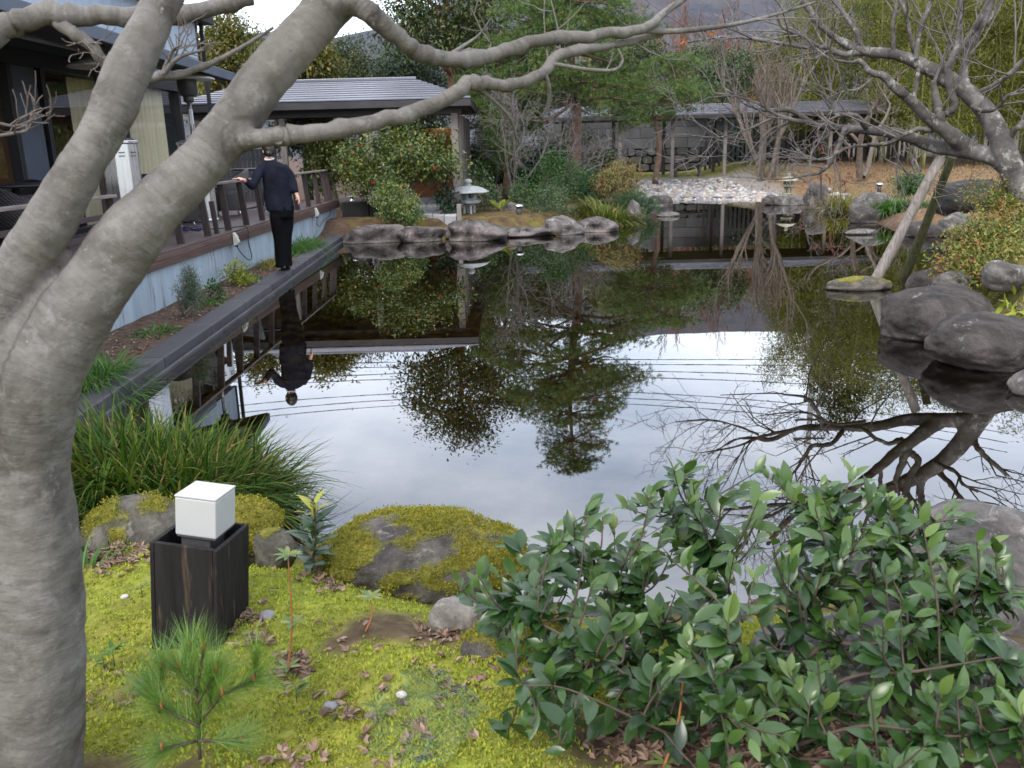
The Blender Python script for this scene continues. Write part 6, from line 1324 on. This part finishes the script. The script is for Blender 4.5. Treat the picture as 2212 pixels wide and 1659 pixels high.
# leaf litter on the near bank and the soil strip
def litter(name, label, P, s, seed, m='leaf_litter'):
    r = np.random.RandomState(seed); n = len(P); b = MB()
    a = r.rand(n)*6.28; D = np.stack([np.cos(a), np.sin(a), r.normal(size=n)*.25], -1); N = nrm(np.stack([r.normal(size=n)*.4, r.normal(size=n)*.4, np.ones(n)], -1))
    for k in range(3):
        c, s_ = math.cos((k-1)*.75), math.sin((k-1)*.75); D2 = np.stack([D[:, 0]*c-D[:, 1]*s_, D[:, 0]*s_+D[:, 1]*c, D[:, 2]], -1); leaves(b, P, D2, N, s*(1 if k == 1 else .75)*(.7+.6*r.rand(n)), s*.38, r.rand(n), 2, -.25, .2)
    return b.build(name, MATS[m], kind='stuff', label=label, cat='leaves')
P = []
for (x, y, rx_, ry_, n) in [(225, 1150, 60, 40, 190), (270, 1195, 80, 30, 150), (520, 1330, 40, 20, 30), (640, 1430, 40, 20, 50), (950, 1350, 40, 30, 45), (700, 1210, 60, 25, 40), (760, 1540, 90, 35, 22), (1000, 1490, 80, 40, 20), (1500, 1620, 190, 60, 300), (1800, 1620, 160, 60, 200), (880, 1590, 120, 50, 26), (650, 1640, 80, 30, 22), (1100, 1440, 60, 30, 26), (330, 1480, 120, 60, 14), (560, 1380, 30, 20, 25), (1700, 1600, 100, 40, 80), (900, 1420, 300, 120, 45)]:
    for _ in range(n):
        q = gz(x+rng.normal()*rx_*.6, y+rng.normal()*ry_*.6, .33); P.append((q[0], q[1], 0))
P = np.array(P); k = sd_pond(P[:, 0], P[:, 1]) > .03; P = P[k]; P[:, 2] = gh(P[:, 0], P[:, 1])+.006
litter('leaf_litter', 'dry brown maple leaves scattered over the near moss', P, .033, 3)
n = 900; y = 5.5+10*rng.rand(n); x = np.array([kx(v) for v in y])-.26-.6*rng.rand(n); P = np.stack([x, y, gh(x, y)+.006], -1); litter('strip_litter', 'dead leaves on the soil strip along the kerb', P, .035, 4)
n = 500; x = -3+6*rng.rand(n); y = 17.5+5*rng.rand(n); k = sd_pond(x, y) > .2; P = np.stack([x, y, gh(x, y)+.01], -1)[k]; litter('peninsula_litter', 'fallen brown needles and leaves on the peninsula', P, .05, 5)
n = 700; x = 4.2+4.5*rng.rand(n); y = 26+6*rng.rand(n)
# pale pebbles and a dark stone on the moss
for lab, px, py, s, m_ in [('tiny white pebble on the moss by the net', 868, 1512, .02, 'cobble_0'), ('flat pale shell like stone on the moss left of the lamp box', 268, 1366-90, .018, 'cobble_0'), ('small dark stone on the moss in the foreground middle', 714, 1560-30, .026, 'cobble_3'), ('grey clod beside the base of the lamp box', 578, 1330, .035, 'cobble_3')]:
    p = gz(px, py, .33); z = gh1(p[0], p[1]); rock_mb((p[0], p[1], z+s*.3), (s*1.5, s*1.2, s), 300+px, 3).build('pebble', MATS[m_], loc=(p[0], p[1], z), smooth=True, label=lab, cat='pebble')
# crumpled green bird net
b = MB(); a0 = gz(940, 1440, .33); a1 = gz(760, 1560, .33); a2 = gz(1090, 1590, .33)
nu, nv = 34, 30; U, Vv = np.meshgrid(np.linspace(0, 1, nu), np.linspace(0, 1, nv)); X_ = a0[0]+(a1[0]-a0[0])*U+(a2[0]-a0[0])*Vv+.02*fb2(U*3, Vv*3, 2, 2, 3); Y_ = a0[1]+(a1[1]-a0[1])*U+(a2[1]-a0[1])*Vv+.02*fb2(U*3, Vv*3, 2, 2, 4); Z_ = gh(X_, Y_)+.018+.012*fb2(U, Vv, 6, 2, 6)
G = np.stack([X_, Y_, Z_], -1); k = (np.hypot(U-.45, Vv-.45)+.12*fb2(U, Vv, 4, 2, 9)) < .5
for i in range(nv):
    for seg_ in (G[i][k[i]],):
        if len(seg_) > 2: b.tube(seg_, .0004, 3, cap=False)
for j in range(nu):
    s_ = G[:, j][k[:, j]]
    if len(s_) > 2: b.tube(s_, .0004, 3, cap=False)
b.build('bird_net', MATS['net'], loc=a0, label='crumpled fine green net lying over the moss', cat='net')

# ------------------------------------------------------------------ trees
def leafy_tree(name, label, x, y, zb, blobs, m, bark, ncl, per, spread, L, W, seed, r0=.14, shell=.45, droop=.3, group=None, trunk_top=None, nb=10, cat='tree', lean_=(0, 0)):
    r = np.random.RandomState(seed); t = thing(name, label, cat, (x, y, zb), group); b = MB()
    zt = trunk_top or max(c[2] for c, _ in blobs)
    q = cr([[x, y, zb-.1, r0], [x+lean_[0]*.4+r.normal()*.06, y+r.normal()*.06, zb+(zt-zb)*.35, r0*.82], [x+lean_[0]*.8+r.normal()*.1, y, zb+(zt-zb)*.7, r0*.55], [x+lean_[0], y+lean_[1], zt, r0*.15]], 6)
    b.tube(q[:, :3], q[:, 3], 10, wob=.12); o = b.build('trunk', MATS[bark], t, smooth=True)
    b = MB()
    for bc, br in blobs:
        for _ in range(max(2, nb//len(blobs))):
            e = np.array(bc)+rdir(r, 1)[0]*np.array(br)*.75; i = np.argmin(np.abs(q[:, 2]-max(e[2]-.35*np.hypot(e[0]-x, e[1]-y)-.2, zb+.4))); a = q[i]
            mm = (a[:3]+e)/2+r.normal(size=3)*.12+np.array([0, 0, -.05]); w = cr([[*a[:3], a[3]*.5+.004], [*mm, a[3]*.28+.004], [*e, .006]], 5); b.tube(w[:, :3], w[:, 3], 5, cap=False)
            twigs(r, b, w[-4, :3], e-mm, .7*np.mean(br), .012, 2, 3, 4, .8, .2, 0, minr=.004)
    b.build('branches', MATS[bark], t, smooth=True, kind='stuff')
    f = MB(); foliage(r, f, blobs, ncl, per, spread, L, W, shell, droop); f.build('crown', MATS[m], t, kind='stuff'); return t
def pine_tree(label, x, y, zb, top, layers, seed, r0=.15, m='needle_pine', per=11, L=.13, W=.013, lean_=(0, 0)):
    r = np.random.RandomState(seed); t = thing('pine_tree', label, 'tree', (x, y, zb)); b = MB()
    q = cr([[x, y, zb-.1, r0], [x+.12+lean_[0]*.3, y, zb+(top-zb)*.3, r0*.8], [x-.1+lean_[0]*.7, y+.1, zb+(top-zb)*.65, r0*.5], [x+lean_[0], y+lean_[1], top, .02]], 6); b.tube(q[:, :3], q[:, 3], 10, wob=.2); b.build('trunk', MATS['pine_bark'], t, smooth=True)
    br = MB(); P, D = [], []
    for (z, R, n) in layers:
        for k in range(n):
            a = 6.283*(k+r.rand())/n; i = np.argmin(np.abs(q[:, 2]-z)); o = q[i, :3]; rr = R*(.65+.45*r.rand()); e = o+np.array([math.cos(a)*rr, math.sin(a)*rr, .18*rr*r.normal()-.05*rr])
            mm = (o+e)/2+r.normal(size=3)*.08*rr+np.array([0, 0, .05*rr]); w = cr([[*o, q[i, 3]*.4+.005], [*mm, q[i, 3]*.22+.005], [*e, .006]], 6); br.tube(w[:, :3], w[:, 3], 5, cap=False)
            nt_ = int(20+46*rr); f = .25+.78*r.rand(nt_)**.7; c = o*(1-f)[:, None]+e*f[:, None]+np.array([0, 0, .1*rr])*(4*f*(1-f))[:, None]; c = c+r.normal(size=(nt_, 3))*np.array([.16, .16, .07])*(.45+.5*rr); P.append(c); D.append(nrm(c-o+np.array([0, 0, .6*rr])))
    br.build('branches', MATS['pine_bark'], t, smooth=True, kind='stuff'); P = np.concatenate(P); D = np.concatenate(D); n = len(P); pp = np.repeat(P, per, 0); dd = nrm(np.repeat(D, per, 0)*.6+rdir(r, n*per)*.9+np.array([0, 0, .35]))
    f = MB(); leaves(f, pp, dd, rdir(r, n*per), L*(.7+.5*r.rand(n*per)), W, np.repeat(r.rand(n), per)*.6+.4*r.rand(n*per), 1, .08, .0, .35); f.build('crown', MATS[m], t, kind='stuff'); return t
def bare_tree(label, x, y, zb, stems, seed, m='twig', L=3.0, r0=.06, lev=4, nch=(5, 5, 4, 3), ang=.55, up=.12, wob=.14, name='bare_tree', minr=.004, shrink=.6, group=None):
    r = np.random.RandomState(seed); t = thing(name, label, 'tree', (x, y, zb), group)
    for k in range(stems):
        b = MB(); a = 6.283*k/stems+r.rand(); s = .08 if stems == 1 else .36; twigs(r, b, (x+math.cos(a)*.08*(stems > 1), y+math.sin(a)*.08*(stems > 1), zb-.08), (math.cos(a)*s*(.4+r.rand()), math.sin(a)*s*(.4+r.rand()), 1), L*(.75+.4*r.rand()), r0*(.7+.5*r.rand()), 0, lev, nch, ang, wob, up, minr=minr, shrink=shrink, steps=7)
        b.build('stem', MATS[m], t, smooth=True)
    return t
# pines
pine_tree('tall pine in the middle of the garden, its tip mirrored in the pond', 1.75, 24.0, .35, 7.35, [(2.9, 1.9, 9), (3.4, 2.3, 10), (3.9, 2.4, 11), (4.4, 2.2, 11), (4.9, 1.8, 10), (5.4, 1.6, 10), (5.9, 1.55, 10), (6.4, 1.25, 9), (6.85, .85, 8), (7.2, .4, 6)], 5, .17)
pine_tree('low spreading pine over the roof of the far walkway', gy(1416, 330, 30.5)[0], 30.5, .5, 4.3, [(2.5, 1.3, 7), (2.9, 2.0, 11), (3.3, 2.1, 11), (3.8, 1.6, 9), (4.2, .9, 6)], 6, .11)
pine_tree('small pine left of the bare grey shrub tree', gy(1085, 200, 25.5)[0], 25.5, .4, 4.8, [(2.2, 1.1, 7), (2.8, 1.5, 9), (3.4, 1.4, 9), (4.0, 1.1, 8), (4.6, .6, 6)], 7, .10)
# the tall broadleaf with red bark
bl = [((-1.9, 27, 6.6), (1.4, 1.3, 1.0)), ((-2.6, 27, 5.4), (1.2, 1.2, .9)), ((-.8, 27, 5.5), (1.3, 1.2, .9)), ((-1.6, 26.6, 4.7), (2.0, 1.4, .7)), ((-1.3, 27, 7.1), (.8, .8, .6)), ((-.2, 27, 6.2), (.8, .8, .6)), ((-3.0, 27, 6.1), (.6, .6, .5))]
leafy_tree('broadleaf_tree', 'tall evergreen with reddish trunk behind the pavilion against the sky', gy(968, 60, 27)[0], 27, .4, bl, 'leaf_evergreen', 'red_bark', 600, 24, .19, .13, .06, 11, .17, shell=.3, trunk_top=6.8, nb=30)
def bk(label, x0, x1, y0, y1, Y, m, seed, ncl=260, per=22, L=.13, W=.06, bark='dark_bark', spread=.17, name='evergreen_tree', extra=0, group=None, shell=.5):
    a = gy((x0+x1)/2, (y0+y1)/2, Y); w = (x1-x0)/2*mpp(Y); h = (y1-y0)/2*mpp(Y); r = np.random.RandomState(seed); bl = [(tuple(a), (w*.8, w*.7, h*.8))]
    for _ in range(5): d = rdir(r, 1)[0]; bl.append((tuple(a+d*np.array([w*.6, w*.4, h*.6])), (w*.45, w*.45, h*.4)))
    zb = gh1(a[0], Y); leafy_tree(name, label, a[0], Y, zb, bl, m, bark, ncl, per, spread, L, W, seed, .07+.02*h, shell=shell, trunk_top=a[2]+h*.7, group=group)
bk('yellow green tree left of the pavilion ridge, under the pale sky', 560, 740, 70, 260, 26, 'leaf_olive', 201, 380)
bk('olive tree behind the dark house corner', 400, 570, 10, 230, 31, 'leaf_olive', 202, 420)
bk('dark evergreen filling the gap between olive tree and pavilion roof', 520, 640, 110, 260, 28.5, 'leaf_evergreen', 203, 340)
bk('fine leaved evergreen behind the left part of the pavilion ridge', 690, 850, 75, 240, 29, 'leaf_evergreen', 204, 420, L=.1, W=.04)
bk('dark evergreen behind the right end of the pavilion roof', 820, 990, 100, 260, 30, 'leaf_dark', 205, 420, L=.11, W=.045)
bk('deep green tree behind the small pine', 960, 1130, 60, 260, 33, 'leaf_evergreen', 206, 420)
bk('shaded camellia hedge under the pavilion, left of the broad camellia', 655, 790, 250, 420, 21.8, 'leaf_camellia', 207, 300, 20, .09, .042, spread=.12, bark='twig_tan')
bk('shaded evergreen seen through the open pavilion', 740, 960, 230, 380, 25.5, 'leaf_evergreen', 208, 330, 20, .1, .045, bark='twig_grey')
bk('shaded shrub seen between deck railing and pavilion posts', 590, 720, 235, 330, 24.5, 'leaf_evergreen', 209, 220, 20, .1, .045, bark='twig_grey')
bk('dark shrub at the foot of the small pine behind the pavilion posts', 1000, 1120, 300, 400, 27, 'leaf_dark', 210, 220)
bk('grey green bushy tree behind the bare multi stem tree', 1450, 1640, 90, 260, 39, 'leaf_greybox', 211, 320, L=.14)
bk('dark evergreen behind the walkway roof in the middle', 1290, 1470, 60, 260, 41, 'leaf_evergreen', 212, 380, L=.15)
bk('dark shrub in front of the retaining wall under the walkway', 1560, 1680, 250, 370, 38.5, 'leaf_dark', 213, 260)
bk('leafy evergreen left of the bamboo with pale top', 1640, 1790, 60, 250, 40, 'leaf_olive', 214, 360, L=.15)
bk('evergreen rising behind the bamboo, mirrored as the tallest dark crown on the right', 1800, 2010, -260, 80, 41, 'leaf_evergreen', 215, 520, L=.17, W=.08)
bk('evergreen at the right edge beyond the bamboo', 2060, 2330, -200, 200, 38, 'leaf_evergreen', 216, 520, L=.16, W=.07)
# bamboo
rb = np.random.RandomState(51)
def bamboo_proto(seed):
    r = np.random.RandomState(seed); t = thing('bamboo', 'bamboo with yellow green leaves in the grove behind the dry lawn', 'bamboo', (0, 0, 0), 'bamboo grove'); f = MB()
    for k in range(3):
        a = r.rand()*6.28; h = 6.0+1.8*r.rand(); b = MB(); S = np.array([[math.cos(a)*.25+math.cos(a)*.9*u**3, math.sin(a)*.25+math.sin(a)*.9*u**3, h*u-.5*u**4] for u in np.linspace(0, 1, 14)]); b.tube(S, np.linspace(.035, .008, 14), 6); b.build('culm', MATS['culm'], t, smooth=True)
        for j in range(130):
            u = .16+.84*r.rand(); i = u*13; c = S[int(i)]*(1-i % 1)+S[min(int(i)+1, 13)]*(i % 1); d = nrm(np.array([r.normal(), r.normal(), .25])); c = c+d*(.2+.65*r.rand()); n = 18; P = c+r.normal(size=(n, 3))*np.array([.2, .2, .13])
            D = nrm(r.normal(size=(n, 3))*.7+d*.5+np.array([0, 0, -.7])); leaves(f, P, D, rdir(r, n), .17*(.6+.6*r.rand(n)), .03, .6*r.rand()+.4*r.rand(n), 1, .15)
    f.build('foliage', MATS['leaf_bamboo'], t, kind='stuff'); return t
protos = [bamboo_proto(1), bamboo_proto(2), bamboo_proto(3)]; k = 0
for row, (Yb, xs) in enumerate([(30.5, range(1985, 2330, 62)), (33.0, range(1900, 2330, 64)), (36.6, range(1740, 2330, 66)), (39.0, range(1690, 2330, 75))]):
    for px in xs:
        q = gy(px+rb.normal()*14, 330, Yb+rb.normal()*.5); z = gh1(q[0], q[1])-.1; s = .85+.3*rb.rand()
        if k < 3: o = protos[k]; o.location = (q[0], q[1], z); o.rotation_euler = (0, 0, rb.rand()*6)
        else: copy_tree(protos[rb.randint(3)], (q[0], q[1], z), rb.rand()*6, s)
        k += 1
# bare trees
p = gz(1649, 404, .3); bare_tree('grey multi stem bare tree behind the cobble beach', gy(1649, 395, 31.5)[0], 31.5, .3, 5, 301, 'twig_tan', 3.6, .12, 4, (5, 4, 4, 3), .42, .16, name='multi_stem_tree', minr=.006)
bare_tree('tan bare tree with contorted limbs right of the multi stem tree', gy(1862, 370, 29)[0], 29, .6, 2, 302, 'twig_tan', 2.4, .10, 4, (4, 4, 3, 3), .75, .12, .22, minr=.006)
bare_tree('pale lichen grey bare shrub tree on the peninsula', gy(1118, 400, 22.8)[0], 22.8, .35, 5, 303, 'twig_grey', 2.3, .04, 4, (4, 4, 4, 3), .7, .05, .22, minr=.006)
bare_tree('pale grey bare shrub right of the lichen grey one', gy(1195, 395, 23.3)[0], 23.3, .35, 4, 304, 'twig_grey', 1.9, .035, 4, (4, 4, 4, 3), .75, .05, .22, minr=.006)
bare_tree('low twiggy bare shrub over the retaining wall', gy(1270, 390, 25.5)[0], 25.5, .4, 4, 305, 'twig_grey', 1.9, .035, 4, (4, 4, 4, 3), .8, .02, .25, minr=.006)
for i, (px, Yb, L) in enumerate([(1430, 43, 4.6), (1500, 45, 5.0), (1590, 42, 4.4), (1690, 44, 4.6), (1350, 46, 4.8), (1780, 43, 4.2)]):
    nm = ['left of the grey green bush', 'above the walkway roof, second from the left', 'behind the multi stem tree', 'between multi stem tree and bamboo', 'above the tall pine, leftmost', 'in front of the bamboo top'][i]
    lab = 'reddish brown bare tree '+nm; at_ = (gy(px, 300, Yb)[0], Yb, .4)
    if i < 2: rt = bare_tree(lab, *at_, 3, 310+i, 'twig_red', L, .09, 4, (5, 5, 4, 4), .5, .14, .14, minr=.010, group='reddish bare trees behind the walkway'); RT = [rt] if i == 0 else [RT[0], rt]
    else: copy_tree(RT[i % 2], at_, 1.3*i, L/4.8, lab)
bare_tree('gnarled small bare tree before the slatted fence', gy(1745, 380, 30)[0], 30, .45, 2, 320, 'twig_grey', 1.6, .05, 4, (4, 4, 3, 3), .9, .04, .3, minr=.006)
bare_tree('small dark bare tree under the leaning maple by the slatted fence', gy(1800, 375, 27)[0], 27, .5, 3, 321, 'twig_red', 1.2, .03, 4, (4, 4, 3, 3), .9, .0, .3, minr=.005)
bare_tree('bare tree with thin grey trunk at the left of the bamboo', gy(1985, 380, 27)[0], 27, .6, 2, 322, 'twig_grey', 1.5, .05, 3, (4, 4, 3, 3), .8, .05, .3, minr=.006)
# farther wood closing the view behind the garden
def far_tree(label, x0, x1, y0, y1, Y, m, seed): bk(label, x0, x1, y0, y1, Y, m, seed, 260, 22, .26, .13, spread=.35, group='trees of the wood behind the garden')
far_tree('far evergreen in the wood behind the house corner', 380, 600, 40, 280, 50, 'leaf_evergreen', 231)
far_tree('far evergreen in the wood above the pavilion ridge', 600, 800, 90, 290, 52, 'leaf_evergreen', 232)
far_tree('far evergreen in the wood above the pavilion hip', 790, 1000, 100, 290, 50, 'leaf_dark', 233)
far_tree('far evergreen in the wood behind the tall pine', 1000, 1240, 30, 290, 52, 'leaf_evergreen', 234)
far_tree('far evergreen in the wood right of the tall pine', 1220, 1420, 60, 290, 54, 'leaf_olive', 235)
far_tree('far evergreen in the wood behind the reddish bare trees', 1400, 1600, 90, 290, 56, 'leaf_evergreen', 236)
far_tree('far evergreen in the wood left of the bamboo', 1580, 1780, 70, 290, 54, 'leaf_olive', 237)

# extra green in the strip below the deck, and leaves adrift on the pond
for i, (px, py, lab) in enumerate([(545, 602, 'low green weeds on the soil strip left of the person'), (350, 715, 'low weeds at the deck base right of the near grass'), (470, 650, 'low weeds between kerb and tiny seedling')]):
    c = gz(px, py, .12); sedge('weed_tuft', lab, 'weeds', c[0]-.06, c[1], .16, .3, 130, .13, .016, 'blade_green', 400+i, 1.0, 1.1)
r = np.random.RandomState(88); P = np.stack([-2.2+6.3*r.rand(90), 5.6+10*r.rand(90), np.full(90, .004)], -1); P = P[sd_pond(P[:, 0], P[:, 1]) < -.2]; n = len(P); a = r.rand(n)*6.28
b = MB(); leaves(b, P, np.stack([np.cos(a), np.sin(a), 0*a], -1), np.tile([0, 0, 1.], (n, 1)), .03*(.6+.8*r.rand(n)), .014, r.rand(n), 2, -.06, .08)
b.build('floating_leaves', MATS['leaf_litter'], kind='stuff', label='few small leaves drifting on the pond', cat='leaves')

bk('dark understory shrub between the pavilion posts and the tall pine', 1070, 1220, 300, 405, 28.5, 'leaf_dark', 241, 260)
bk('dark understory shrub left of the low spreading pine', 1190, 1330, 290, 400, 30.5, 'leaf_evergreen', 242, 260)
